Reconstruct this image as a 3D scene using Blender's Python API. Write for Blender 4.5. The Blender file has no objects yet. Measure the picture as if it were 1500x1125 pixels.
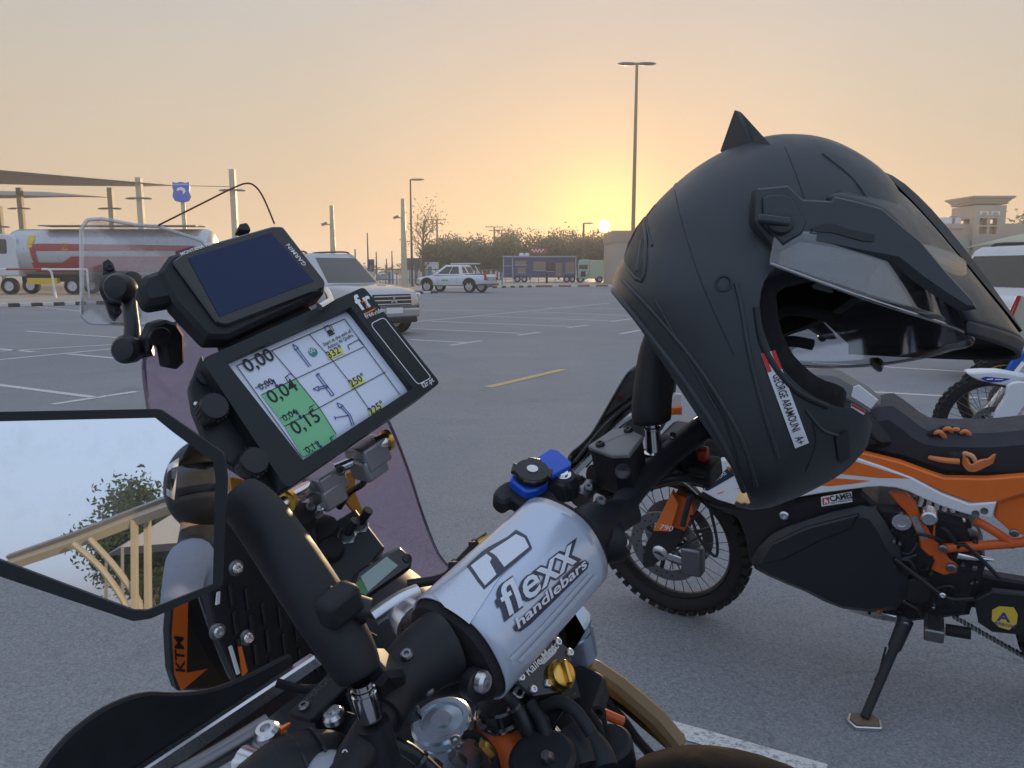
import bpy, bmesh, math, random
from mathutils import Vector as V, Matrix, noise
R = math.radians
rnd = random.Random(7)
SC = bpy.context.scene
COL = SC.collection

# ------------------------------------------------------------------ camera
PITCH, FPX, EYE = R(8.5), 1125.0, V((0, 0, 1.5))
cd = bpy.data.cameras.new('camera'); cam = bpy.data.objects.new('camera', cd); COL.objects.link(cam)
cam.location = EYE; cam.rotation_euler = (R(90) - PITCH, 0, 0)
cd.lens = 27.0; cd.sensor_width = 36.0; cd.clip_start = 0.02; cd.clip_end = 6000
SC.camera = cam
# ------------------------------------------------------------------ world and sun
SUN_AZ, SUN_EL = R(6.7), R(3.1)
SUND = V((math.sin(SUN_AZ) * math.cos(SUN_EL), math.cos(SUN_AZ) * math.cos(SUN_EL), math.sin(SUN_EL)))
w = bpy.data.worlds.new('World'); SC.world = w; w.use_nodes = True
nt = w.node_tree; bg = nt.nodes['Background']
sky = nt.nodes.new('ShaderNodeTexSky'); sky.sky_type = 'NISHITA'; sky.sun_disc = False
sky.sun_elevation = SUN_EL; sky.sun_rotation = SUN_AZ; sky.dust_density = 1.0; sky.air_density = 1.0; sky.ozone_density = 1.5
def wn(t, **k):
    n = nt.nodes.new(t)
    for a, b in k.items(): setattr(n, a, b)
    return n
def wmath(op, a, b=0.0, c=None, clamp=False):
    n = wn('ShaderNodeMath', operation=op, use_clamp=clamp)
    for i, v in enumerate((a, b) if c is None else (a, b, c)):
        if hasattr(v, 'links'): nt.links.new(v, n.inputs[i])
        else: n.inputs[i].default_value = v
    return n.outputs[0]
def wmix(fac, a, b, mode='MIX'):
    n = wn('ShaderNodeMix', data_type='RGBA', blend_type=mode)
    for i, v in ((0, fac), (6, a), (7, b)):
        if hasattr(v, 'links'): nt.links.new(v, n.inputs[i])
        else: n.inputs[i].default_value = v if i == 0 else (*v, 1)
    return n.outputs[2]
tc = wn('ShaderNodeTexCoord')
dotn = wn('ShaderNodeVectorMath', operation='DOT_PRODUCT'); nt.links.new(tc.outputs['Generated'], dotn.inputs[0]); dotn.inputs[1].default_value = SUND
sep = wn('ShaderNodeSeparateXYZ'); nt.links.new(tc.outputs['Generated'], sep.inputs[0])
cosg = dotn.outputs['Value']
el = wmath('MAXIMUM', sep.outputs[2], 0.0)
ramp = wn('ShaderNodeValToRGB'); nt.links.new(el, ramp.inputs[0])
cr = ramp.color_ramp
for i, (p_, c_) in enumerate(((0.0, (.49, .37, .27)), (0.07, (.51, .385, .275)), (0.20, (.47, .41, .335)), (0.34, (.42, .415, .41)), (1.0, (.54, .65, .85)))):
    e_ = cr.elements[i] if i < 2 else cr.elements.new(p_)
    e_.position = p_; e_.color = (*c_, 1)
back = wmath('MULTIPLY_ADD', cosg, -0.75, 0.30, clamp=True)          # cooler, bluer air away from the sun
haze_col = wmix(back, ramp.outputs[0], (.44, .56, .77))
g1 = wmath('POWER', wmath('MAXIMUM', cosg, 0.0), 22.0)
g2 = wmath('POWER', wmath('MAXIMUM', cosg, 0.0), 420.0)
glow = wmix(1.0, wmix(g1, (0, 0, 0), (.18, .06, -.12)), wmix(g2, (0, 0, 0), (.62, .33, .00)), 'ADD')
hazy = wmix(1.0, haze_col, glow, 'ADD')
nzs = wn('ShaderNodeTexNoise'); nt.links.new(tc.outputs['Generated'], nzs.inputs[0]); nzs.inputs['Scale'].default_value = 2.2; nzs.inputs['Detail'].default_value = 5
veil = wn('ShaderNodeMapRange'); nt.links.new(nzs.outputs[0], veil.inputs[0]); veil.inputs[1].default_value = .3; veil.inputs[2].default_value = .7; veil.inputs[3].default_value = .95; veil.inputs[4].default_value = 1.05
vm = wn('ShaderNodeVectorMath', operation='SCALE'); nt.links.new(hazy, vm.inputs[0]); nt.links.new(veil.outputs[0], vm.inputs['Scale']); hazy = vm.outputs[0]
skyl = wmix(1.0, sky.outputs[0], (.10, .10, .10), 'MULTIPLY')            # the clear-air sky, at its usual strength
final = wmix(0.12, hazy, skyl)
clampn = wmix(1.0, final, (0.0, 0.0, 0.0), 'LIGHTEN')
nt.links.new(clampn, bg.inputs[0]); bg.inputs[1].default_value = 1.0
sl = bpy.data.lights.new('sun', 'SUN'); sl.energy = 4.0; sl.angle = R(0.6); sl.color = (1.0, .72, .42)
so = bpy.data.objects.new('sun', sl); COL.objects.link(so)
so.rotation_euler = (-SUND).to_track_quat('-Z', 'Y').to_euler()
SC.view_settings.view_transform = 'Standard'; SC.view_settings.look = 'None'
SC.view_settings.exposure = 0.42; SC.view_settings.gamma = 1.0; SC.view_settings.use_curve_mapping = False
SC.cycles.max_bounces = 8; SC.cycles.transparent_max_bounces = 24

# ------------------------------------------------------------------ measuring helpers
FW = V((0, math.cos(PITCH), -math.sin(PITCH))); UPV = V((0, math.sin(PITCH), math.cos(PITCH))); RT = V((1, 0, 0))
def ray(px, py): return FW + RT * ((px - 750) / FPX) + UPV * ((562.5 - py) / FPX)
def P(px, py, d): return EYE + ray(px, py) * d
def G(px, py, z=0.0):
    d = ray(px, py); t = (z - EYE.z) / d.z
    return EYE + d * t
def at_y(px, py, y):
    d = ray(px, py); return EYE + d * (y / d.y)
class PL:
    """a plane in the place: origin, x and y axes, normal; uv() measures a sight line on it"""
    def __init__(s, o, x, y):
        s.o = V(o); s.x = V(x).normalized(); y = V(y); s.y = (y - s.x * y.dot(s.x)).normalized(); s.n = s.x.cross(s.y)
    def uv(s, px, py, h=0.0):
        d = ray(px, py); o = s.o + s.n * h; t = (o - EYE).dot(s.n) / d.dot(s.n); q = EYE + d * t - o
        return (q.dot(s.x), q.dot(s.y))
    def pt(s, a, b, h=0.0): return s.o + s.x * a + s.y * b + s.n * h
    def px(s, px, py, h=0.0): return s.pt(*s.uv(px, py, h), h)
    def shift(s, h): return PL(s.o + s.n * h, s.x, s.y)

# ------------------------------------------------------------------ mesh builder
def rounded(pts, r, n=4):
    out = []; m = len(pts)
    for i in range(m):
        p0, p1, p2 = (V(pts[(i + k) % m][:2]).to_2d() for k in (-1, 0, 1))
        a = p0 - p1; b = p2 - p1; la, lb = a.length, b.length
        if la < 1e-9 or lb < 1e-9: continue
        a /= la; b /= lb; ang = math.acos(max(-1, min(1, a.dot(b))))
        rr = r[i] if isinstance(r, (list, tuple)) else r
        t = min(rr / max(math.tan(ang / 2), 1e-3), la * .45, lb * .45)
        if ang > R(172): out.append((p1.x, p1.y)); continue
        s0 = p1 + a * t; s1 = p1 + b * t
        for k in range(n + 1):
            q = k / n; pa = s0.lerp(p1, q); pb = p1.lerp(s1, q); c = pa.lerp(pb, q); out.append((c.x, c.y))
    return out
def smooth_closed(pts, n=4):
    out = []; m = len(pts)
    for i in range(m):
        p = [V(pts[(i + k) % m]) for k in (-1, 0, 1, 2)]
        for k in range(n):
            t = k / n
            out.append(tuple(0.5 * ((2 * p[1]) + (p[2] - p[0]) * t + (2 * p[0] - 5 * p[1] + 4 * p[2] - p[3]) * t * t + (3 * p[1] - p[0] - 3 * p[2] + p[3]) * t ** 3)))
    return out
def smooth_open(pts, n=5):
    pts = [V(p) for p in pts]; out = []
    for i in range(len(pts) - 1):
        p = [pts[max(i - 1, 0)], pts[i], pts[i + 1], pts[min(i + 2, len(pts) - 1)]]
        for k in range(n):
            t = k / n
            out.append(0.5 * ((2 * p[1]) + (p[2] - p[0]) * t + (2 * p[0] - 5 * p[1] + 4 * p[2] - p[3]) * t * t + (3 * p[1] - p[0] - 3 * p[2] + p[3]) * t ** 3))
    out.append(pts[-1]); return out
def area2(p): return sum(p[i][0] * p[(i + 1) % len(p)][1] - p[(i + 1) % len(p)][0] * p[i][1] for i in range(len(p))) / 2
def inset(p, b):
    m = len(p); out = []
    for i in range(m):
        p0, p1, p2 = V(p[i - 1]), V(p[i]), V(p[(i + 1) % m])
        d0 = (p1 - p0); d1 = (p2 - p1)
        d0 = d0.normalized() if d0.length > 1e-9 else d1.normalized(); d1 = d1.normalized() if d1.length > 1e-9 else d0
        n0 = V((-d0.y, d0.x)); n1 = V((-d1.y, d1.x)); nn = n0 + n1
        if nn.length < 1e-6: nn = n0
        nn.normalize(); k = b / max(nn.dot(n0), .5)
        out.append(tuple(p1 + nn * k))
    return out
def frame(d):
    d = d.normalized(); a = V((0, 0, 1)) if abs(d.z) < .9 else V((1, 0, 0))
    x = a.cross(d).normalized(); return x, d.cross(x)
class MB:
    def __init__(s): s.v = []; s.f = []
    def add(s, vs, fs):
        o = len(s.v); s.v += [tuple(v) for v in vs]; s.f += [tuple(i + o for i in f) for f in fs]; return s
    def box(s, c, ax, dims):
        c = V(c); a, b, d = (V(ax[i]) * dims[i] / 2 for i in range(3))
        vs = [c + a * i + b * j + d * k for k in (-1, 1) for j in (-1, 1) for i in (-1, 1)]
        return s.add(vs, [(0, 2, 3, 1), (4, 5, 7, 6), (0, 1, 5, 4), (2, 6, 7, 3), (0, 4, 6, 2), (1, 3, 7, 5)])
    def abox(s, lo, hi):
        return s.box([(a + b) / 2 for a, b in zip(lo, hi)], ((1, 0, 0), (0, 1, 0), (0, 0, 1)), [b - a for a, b in zip(lo, hi)])
    def rings(s, rs, cap=True, closed=True, cap0=None, loop=False):
        n = len(rs[0]); vs = [p for r in rs for p in r]; fs = []
        m = len(rs) if loop else len(rs) - 1
        for i in range(m):
            for j in range(n if closed else n - 1):
                a, b = i * n + j, i * n + (j + 1) % n; c, d = ((i + 1) % len(rs)) * n + (j + 1) % n, ((i + 1) % len(rs)) * n + j
                fs.append((a, b, c, d))
        if cap and not loop:
            if cap0 is not False: fs.append(tuple(range(n - 1, -1, -1)))
            fs.append(tuple((len(rs) - 1) * n + j for j in range(n)))
        return s.add(vs, fs)
    def tube(s, pts, r, n=10, cap=True, flat=1.0):
        pts = [V(p) for p in pts]; rs = r if isinstance(r, (list, tuple)) else [r] * len(pts)
        d = (pts[1] - pts[0]); x, y = frame(d); out = []
        for i, p in enumerate(pts):
            d = (pts[min(i + 1, len(pts) - 1)] - pts[max(i - 1, 0)]).normalized()
            x = (x - d * x.dot(d)).normalized(); y = d.cross(x)
            out.append([p + (x * math.cos(2 * math.pi * k / n) + y * math.sin(2 * math.pi * k / n) * flat) * rs[i] for k in range(n)])
        return s.rings(out, cap)
    def cyl(s, a, b, r0, r1=None, n=16): return s.tube([a, b], [r0, r0 if r1 is None else r1], n)
    def lathe(s, o, axis, prof, n=24, closed=False):
        """prof = [(distance along axis, radius)]"""
        o = V(o); d = V(axis).normalized(); x, y = frame(d)
        rs = [[o + d * h + (x * math.cos(2 * math.pi * k / n) + y * math.sin(2 * math.pi * k / n)) * max(r, 1e-5) for k in range(n)] for h, r in prof]
        return s.rings(rs, cap=not closed, loop=closed)
    def prism(s, pl, pts, h0, h1, bev=0.0, px=False):
        """outline on plane pl pushed from h0 to h1 along its normal, chamfered by bev"""
        p = [pl.uv(*q) for q in pts] if px else [tuple(q) for q in pts]
        if area2(p) < 0: p = p[::-1]
        lay = [(p, h0), (p, h1)]
        if bev:
            q = inset(p, bev); k = 1 if h1 > h0 else -1
            lay = [(q, h0), (p, h0 + k * bev), (p, h1 - k * bev), (q, h1)]
        rs = [[pl.pt(a, b, h) for a, b in pp] for pp, h in lay]
        if h1 < h0: rs = rs[::-1]
        return s.rings(rs)
    def surf(s, fn, nu, nv, cu=False, cv=False):
        vs = [fn(i / (nu if cu else nu - 1), j / (nv if cv else nv - 1)) for i in range(nu) for j in range(nv)]; fs = []
        for i in range(nu if cu else nu - 1):
            for j in range(nv if cv else nv - 1):
                fs.append((i * nv + j, ((i + 1) % nu) * nv + j, ((i + 1) % nu) * nv + (j + 1) % nv, i * nv + (j + 1) % nv))
        return s.add(vs, fs)
    def ball(s, c, r, n=12, m=8):
        c = V(c); r = V(r) if hasattr(r, '__len__') else V((r, r, r))
        return s.surf(lambda a, b: c + V((r.x * math.cos(2 * math.pi * a) * math.sin(math.pi * (.001 + .998 * b)), r.y * math.sin(2 * math.pi * a) * math.sin(math.pi * (.001 + .998 * b)), r.z * math.cos(math.pi * (.001 + .998 * b)))), n, m, cu=True)
    def xf(s, M): s.v = [tuple(M @ V(v)) for v in s.v]; return s
    def mesh(s, name, mat, smooth=38):
        me = bpy.data.meshes.new(name); me.from_pydata(s.v, [], s.f); me.validate()
        bm = bmesh.new(); bm.from_mesh(me); bmesh.ops.recalc_face_normals(bm, faces=bm.faces[:]); bm.to_mesh(me); bm.free()
        me.materials.append(mat)
        if smooth:
            me.polygons.foreach_set('use_smooth', [True] * len(me.polygons)); me.set_sharp_from_angle(angle=R(smooth))
        return me
    def build(s, name, mat, parent=None, smooth=38, solid=0, bevel=0):
        o = bpy.data.objects.new(name, s.mesh(name, mat, smooth)); COL.objects.link(o)
        if parent is not None: attach(o, parent)
        if solid:
            m = o.modifiers.new('solid', 'SOLIDIFY'); m.thickness = solid; m.offset = -1
        if bevel:
            m = o.modifiers.new('bevel', 'BEVEL'); m.width = bevel; m.segments = 2; m.limit_method = 'ANGLE'; m.angle_limit = R(35)
        return o
def attach(o, parent):
    o.parent = parent; M = Matrix.Identity(4); q = parent
    chain = []
    while q is not None: chain.append(q); q = q.parent
    for q in reversed(chain): M = M @ q.matrix_parent_inverse @ q.matrix_basis
    o.matrix_parent_inverse = M.inverted()
def tag(o, label=None, cat=None, group=None, kind=None):
    for k, v in (('label', label), ('category', cat), ('group', group), ('kind', kind)):
        if v: o[k] = v
    return o
def thing(name, label, cat, loc, group=None):
    o = bpy.data.objects.new(name, None); COL.objects.link(o); o.location = loc; o.empty_display_size = .1
    return tag(o, label, cat, group)
def dup(o, parent=None, M=None):
    """copy of a thing with its parts and sub-parts"""
    c = o.copy(); COL.objects.link(c)
    if parent is not None: c.parent = parent
    if M is not None: c.matrix_basis = M @ c.matrix_basis
    for ch in list(o.children): dup(ch, c)
    return c
# ------------------------------------------------------------------ materials
MATS = {}
def mat(name, col, rough=.5, metal=0.0, var=.12, vs=30.0, bump=0.0, bs=200.0, coat=0.0, spec=.5, emit=0.0, rvar=.15, sheen=0.0):
    if name in MATS: return MATS[name]
    m = bpy.data.materials.new(name); m.use_nodes = True; t = m.node_tree; b = t.nodes['Principled BSDF']; L = t.links.new
    b.inputs['Roughness'].default_value = rough; b.inputs['Metallic'].default_value = metal
    b.inputs['Coat Weight'].default_value = coat; b.inputs['Coat Roughness'].default_value = .08; b.inputs['Specular IOR Level'].default_value = spec
    b.inputs['Base Color'].default_value = (*col, 1)
    tc = t.nodes.new('ShaderNodeTexCoord')
    if var or rvar:
        n = t.nodes.new('ShaderNodeTexNoise'); n.inputs['Scale'].default_value = vs; n.inputs['Detail'].default_value = 5; n.inputs['Roughness'].default_value = .65
        L(tc.outputs['Object'], n.inputs['Vector'])
        mx = t.nodes.new('ShaderNodeMix'); mx.data_type = 'RGBA'
        mx.inputs[6].default_value = (*[c * (1 - var) for c in col], 1); mx.inputs[7].default_value = (*[min(1, c * (1 + var) + var * .012) for c in col], 1)
        L(n.outputs[0], mx.inputs[0]); L(mx.outputs[2], b.inputs['Base Color'])
        mr = t.nodes.new('ShaderNodeMapRange'); mr.inputs[1].default_value = .3; mr.inputs[2].default_value = .7
        mr.inputs[3].default_value = max(.02, rough * (1 - rvar)); mr.inputs[4].default_value = min(1, rough * (1 + rvar)); L(n.outputs[0], mr.inputs[0]); L(mr.outputs[0], b.inputs['Roughness'])
    if bump:
        n2 = t.nodes.new('ShaderNodeTexNoise'); n2.inputs['Scale'].default_value = bs; n2.inputs['Detail'].default_value = 3; L(tc.outputs['Object'], n2.inputs['Vector'])
        bp = t.nodes.new('ShaderNodeBump'); bp.inputs['Strength'].default_value = bump; bp.inputs['Distance'].default_value = .2 / bs; L(n2.outputs[0], bp.inputs['Height']); L(bp.outputs[0], b.inputs['Normal'])
    if emit:
        b.inputs['Emission Color'].default_value = (*col, 1); b.inputs['Emission Strength'].default_value = emit
    MATS[name] = m; return m
def pane(name, tint, gloss=.06, rough=.03, edge=.35, dirt=0.0):
    """thin clear sheet: see-through with a sky reflection that grows at grazing angles"""
    if name in MATS: return MATS[name]
    m = bpy.data.materials.new(name); m.use_nodes = True; t = m.node_tree; t.nodes.clear(); L = t.links.new
    out = t.nodes.new('ShaderNodeOutputMaterial'); tr = t.nodes.new('ShaderNodeBsdfTransparent'); tr.inputs[0].default_value = (*tint, 1)
    gl = t.nodes.new('ShaderNodeBsdfGlossy'); gl.inputs['Roughness'].default_value = rough
    lw = t.nodes.new('ShaderNodeLayerWeight'); lw.inputs[0].default_value = .25
    mr = t.nodes.new('ShaderNodeMapRange'); mr.inputs[3].default_value = gloss; mr.inputs[4].default_value = edge; L(lw.outputs['Facing'], mr.inputs[0])
    mx = t.nodes.new('ShaderNodeMixShader'); L(mr.outputs[0], mx.inputs[0]); L(tr.outputs[0], mx.inputs[1]); L(gl.outputs[0], mx.inputs[2])
    last = mx.outputs[0]
    if dirt:
        tc = t.nodes.new('ShaderNodeTexCoord'); n = t.nodes.new('ShaderNodeTexNoise'); n.inputs['Scale'].default_value = 45; n.inputs['Detail'].default_value = 8; n.inputs['Roughness'].default_value = .7
        L(tc.outputs['Object'], n.inputs[0]); r2 = t.nodes.new('ShaderNodeMapRange'); r2.inputs[1].default_value = .5; r2.inputs[2].default_value = .8; r2.inputs[3].default_value = dirt * .25; r2.inputs[4].default_value = dirt
        L(n.outputs[0], r2.inputs[0]); df = t.nodes.new('ShaderNodeBsdfDiffuse'); df.inputs[0].default_value = (.6, .57, .54, 1)
        m2 = t.nodes.new('ShaderNodeMixShader'); L(r2.outputs[0], m2.inputs[0]); L(last, m2.inputs[1]); L(df.outputs[0], m2.inputs[2]); last = m2.outputs[0]
    L(last, out.inputs[0]); MATS[name] = m; return m
BLK = mat('black_plastic', (.010, .012, .016), .38, var=.3, spec=.42)
BLKM = mat('black_matte', (.010, .012, .016), .55, var=.35, vs=60, bump=.3, bs=800, spec=.34)
BLKG = mat('black_gloss', (.012, .013, .016), .18, coat=.3)
RUB = mat('rubber', (.013, .013, .015), .75, var=.3, bump=.2, bs=300, spec=.25)
ALU = mat('aluminium', (.62, .63, .65), .28, 1.0, var=.06)
CHR = mat('chrome', (.72, .73, .75), .12, 1.0, var=.03)
STEEL = mat('dark_steel', (.22, .22, .23), .4, 1.0)
ORG = mat('orange_plastic', (.78, .16, .018), .38, var=.08)
ORGP = mat('orange_powdercoat', (.62, .105, .012), .42, var=.1)
WHT = mat('white_plastic', (.74, .75, .77), .35, var=.04)
INK = mat('printed_black', (.012, .012, .016), .5, var=0)
WINK = mat('printed_white', (.8, .81, .82), .5, var=0)
# lettering: flat mesh of a line of text, mapped by fn(x, y) -> point
def glyphs(txt, size=1.0, shear=0.0, off=0.0, space=1.0, align='LEFT'):
    c = bpy.data.curves.new('lettering', 'FONT'); c.body = txt; c.size = size; c.shear = shear; c.offset = off; c.space_character = space; c.align_x = align
    c.fill_mode = 'FRONT'; c.resolution_u = 3
    o = bpy.data.objects.new('lettering', c); me = o.to_mesh()
    vs = [(v.co.x, v.co.y) for v in me.vertices]; fs = [tuple(p.vertices) for p in me.polygons]
    o.to_mesh_clear(); bpy.data.objects.remove(o); bpy.data.curves.remove(c)
    return vs, fs
def letter(txt, fn, mt, parent, size, sx=1.0, name='lettering', sub=0, **k):
    vs, fs = glyphs(txt, 1.0, **k)
    me = bpy.data.meshes.new(name); me.from_pydata([(a * size * sx, b * size, 0) for a, b in vs], [], fs)
    if sub:
        bm = bmesh.new(); bm.from_mesh(me)
        for _ in range(4):
            ed = [e for e in bm.edges if e.calc_length() > sub]
            if not ed: break
            bmesh.ops.subdivide_edges(bm, edges=ed, cuts=1); bmesh.ops.triangulate(bm, faces=bm.faces[:])
        bm.to_mesh(me); bm.free()
    for v in me.vertices: v.co = fn(v.co.x, v.co.y)
    me.materials.append(mt); o = bpy.data.objects.new(name, me); COL.objects.link(o)
    if parent is not None: attach(o, parent)
    return o
def on_plane(pl, px, py, h=.0008, ang=0.0):
    a0, b0 = pl.uv(px, py); c, s = math.cos(ang), math.sin(ang)
    return lambda x, y: pl.pt(a0 + x * c - y * s, b0 + x * s + y * c, h)
def flat(pl, pts, mt, name, parent, h=.0006, px=True):
    m = MB(); q = [pl.uv(*p) for p in pts] if px else pts
    m.add([pl.pt(a, b, h) for a, b in q], [tuple(range(len(q)))]); return m.build(name, mt, parent, smooth=0)
def strip(pl, a, b, wd, m, h=.0007, px=True):
    (x0, y0), (x1, y1) = (pl.uv(*a), pl.uv(*b)) if px else (a, b)
    d = V((x1 - x0, y1 - y0)); n = V((-d.y, d.x)).normalized() * wd / 2
    m.add([pl.pt(x0 + n.x, y0 + n.y, h), pl.pt(x0 - n.x, y0 - n.y, h), pl.pt(x1 - n.x, y1 - n.y, h), pl.pt(x1 + n.x, y1 + n.y, h)], [(0, 1, 2, 3)]); return m
# sun's disc seen through the dust: part of the sky itself
disc = wn('ShaderNodeMapRange', interpolation_type='SMOOTHSTEP'); nt.links.new(cosg, disc.inputs[0])
disc.inputs[1].default_value = math.cos(R(.46)); disc.inputs[2].default_value = math.cos(R(.38)); disc.inputs[3].default_value = 0; disc.inputs[4].default_value = 1
nt.links.new(wmix(disc.outputs[0], clampn, (6.0, 4.6, 2.6)), bg.inputs[0])

# ================================================================== SETTING
def ground_mat(name, c0, c1, s_big, s_fine, bump, rough=.8, spec=.35, cracks=True):
    m = bpy.data.materials.new(name); m.use_nodes = True; t = m.node_tree; b = t.nodes['Principled BSDF']; L = t.links.new
    tc = t.nodes.new('ShaderNodeTexCoord'); b.inputs['Roughness'].default_value = rough; b.inputs['Specular IOR Level'].default_value = spec
    def nz(sc, det=6, ro=.6):
        n = t.nodes.new('ShaderNodeTexNoise'); n.inputs['Scale'].default_value = sc; n.inputs['Detail'].default_value = det; n.inputs['Roughness'].default_value = ro; L(tc.outputs['Object'], n.inputs[0]); return n.outputs[0]
    def mix(f, a, c, mode='MIX'):
        n = t.nodes.new('ShaderNodeMix'); n.data_type = 'RGBA'; n.blend_type = mode
        for i, v in ((0, f), (6, a), (7, c)):
            if hasattr(v, 'links'): L(v, n.inputs[i])
            else: n.inputs[i].default_value = v if i == 0 else (*v, 1)
        return n.outputs[2]
    def rng(v, a, c, lo, hi):
        n = t.nodes.new('ShaderNodeMapRange'); L(v, n.inputs[0])
        for i, x in enumerate((a, c, lo, hi)): n.inputs[i + 1].default_value = x
        return n.outputs[0]
    fine = nz(s_fine, 4, .75); big = nz(s_big, 6, .6); patch = nz(s_big * 6, 5, .6)
    col = mix(rng(big, .35, .65, 0, 1), c0, c1)
    col = mix(rng(patch, .3, .7, 0, .35), col, tuple(x * .8 for x in c0))
    col = mix(rng(fine, .3, .7, 0.0, 1.0), mix(1, col, (.52, .52, .54), 'MULTIPLY'), mix(1, col, (1.48, 1.46, 1.43), 'MULTIPLY'))
    if cracks:
        vo = t.nodes.new('ShaderNodeTexVoronoi'); vo.inputs['Scale'].default_value = s_fine * .55; L(tc.outputs['Object'], vo.inputs[0])
        chip = rng(vo.outputs['Distance'], .10, .20, 1, 0); n2 = t.nodes.new('ShaderNodeMath'); n2.operation = 'MULTIPLY'; L(chip, n2.inputs[0])
        sel = t.nodes.new('ShaderNodeSeparateColor'); L(vo.outputs['Color'], sel.inputs[0]); L(rng(sel.outputs[0], .78, .86, 0, .75), n2.inputs[1])
        col = mix(n2.outputs[0], col, (.52, .51, .50))
    if cracks:
        st_ = nz(.9, 7, .68); col = mix(rng(st_, .60, .72, 0, .38), col, (.10, .10, .105))
        sp2 = nz(7.0, 3, .5); col = mix(rng(sp2, .68, .74, 0, .30), col, (.12, .12, .12)); du = nz(.35, 6, .7); col = mix(rng(du, .52, .75, 0, .30), col, (.40, .36, .31))
        wv = t.nodes.new('ShaderNodeTexVoronoi'); wv.feature = 'DISTANCE_TO_EDGE'; wv.inputs['Scale'].default_value = .22
        wn_ = t.nodes.new('ShaderNodeTexNoise'); wn_.inputs['Scale'].default_value = 2.5; wn_.inputs['Detail'].default_value = 6; L(tc.outputs['Object'], wn_.inputs[0]); va = t.nodes.new('ShaderNodeVectorMath'); va.operation = 'MULTIPLY_ADD'; L(wn_.outputs['Color'], va.inputs[0]); va.inputs[1].default_value = (.6, .6, .6); L(tc.outputs['Object'], va.inputs[2]); L(va.outputs[0], wv.inputs[0])
        col = mix(rng(wv.outputs['Distance'], .0006, .0022, .22, 0), col, (.07, .07, .075))
    L(col, b.inputs['Base Color'])
    bp = t.nodes.new('ShaderNodeBump'); bp.inputs['Strength'].default_value = bump; bp.inputs['Distance'].default_value = .004; L(fine, bp.inputs['Height']); L(bp.outputs[0], b.inputs['Normal'])
    return m
ASPH = ground_mat('asphalt', (.205, .217, .238), (.258, .268, .287), .12, 110, .8)
SAND = ground_mat('sand', (.42, .35, .28), (.50, .43, .35), .2, 40, .4, cracks=False)
gm = MB().add([(-900, -900, 0), (900, -900, 0), (900, 1500, 0), (-900, 1500, 0)], [(0, 1, 2, 3)])
ground = tag(gm.build('desert_ground', SAND, smooth=0), kind='structure')
am = MB().add([(-120, -30, .004), (120, -30, .004), (120, 66, .004), (4, 66, .004), (-4, 63.5, .004), (-9, 53, .004), (-14, 37.5, .004), (-120, -6, .004)], [tuple(range(8))])
asphalt = tag(am.build('asphalt', ASPH, smooth=0), kind='structure')
def paint_mat(name, col, wear):
    m = mat(name, col, .7, var=0, rvar=0); t = m.node_tree; L = t.links.new; out = t.nodes['Material Output']; b = t.nodes['Principled BSDF']
    tc = t.nodes.new('ShaderNodeTexCoord'); n = t.nodes.new('ShaderNodeTexNoise'); n.inputs['Scale'].default_value = 55; n.inputs['Detail'].default_value = 6; n.inputs['Roughness'].default_value = .75; L(tc.outputs['Object'], n.inputs[0])
    r_ = t.nodes.new('ShaderNodeMapRange'); L(n.outputs[0], r_.inputs[0]); r_.inputs[1].default_value = wear - .06; r_.inputs[2].default_value = wear + .10
    mx = t.nodes.new('ShaderNodeMix'); mx.data_type = 'RGBA'; mx.inputs[6].default_value = (.21, .21, .215, 1); mx.inputs[7].default_value = (*col, 1); L(r_.outputs[0], mx.inputs[0]); L(mx.outputs[2], b.inputs['Base Color'])
    return m
LINE = paint_mat('line_paint', (.64, .63, .62), .42); YEL = paint_mat('yellow_line_paint', (.55, .42, .16), .40)
def line(p, q, wd=.10, m=LINE, z=.008):
    a, b = G(*p, z), G(*q, z); d = (b - a); d.z = 0; n = V((-d.y, d.x, 0)).normalized() * wd / 2
    k = max(1, int(d.length / 2)); mb = MB()
    mb.add([a + n, a - n, b - n, b + n], [(0, 1, 2, 3)]); o = mb.build('line_marking' if m is LINE else 'yellow_line_marking', m, asphalt, smooth=0)
    return o
def z2(x, y): return (420 + x / 3, 240 + y / 3)
def z1(x, y): return (x / 3, 220 + y / 3)
for a, b in ((z2(540, 772), z2(785, 785)), (z2(720, 797), z2(855, 777)), (z2(550, 724), z2(1030, 744)), (z2(1015, 753), z2(1114, 739)),
             (z2(640, 692), z2(1250, 714)), (z2(1236, 720), z2(1322, 708)), (z2(560, 694), z2(1420, 612)), (z2(880, 670), z2(1440, 690)), (z2(1425, 693), z2(1530, 679)),
             (z2(1080, 650), z2(1540, 668)), (z2(1465, 747), z2(1560, 729)), (z2(590, 642), z2(960, 646)), (z2(1130, 632), z2(1500, 636)),
             (z1(115, 795), z1(560, 826)), (z1(-150, 892), z1(560, 850)), (z1(-60, 868), z1(150, 886)), (z1(-80, 928), z1(560, 866)), (z1(300, 895), z1(600, 922)),
             (z1(-90, 1020), z1(420, 1086)), (z1(230, 1116), z1(600, 1060)), ((0, 443), (118, 456)),
             ((1225, 571), (1560, 590)), ((1190, 531), (1560, 553)), ((945, 1055), (1210, 1131)), ((1300, 455), (1500, 460))):
    line(a, b, .11 if a[1] < 900 else .085)
line((715, 567), (825, 541), .13, YEL)
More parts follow.
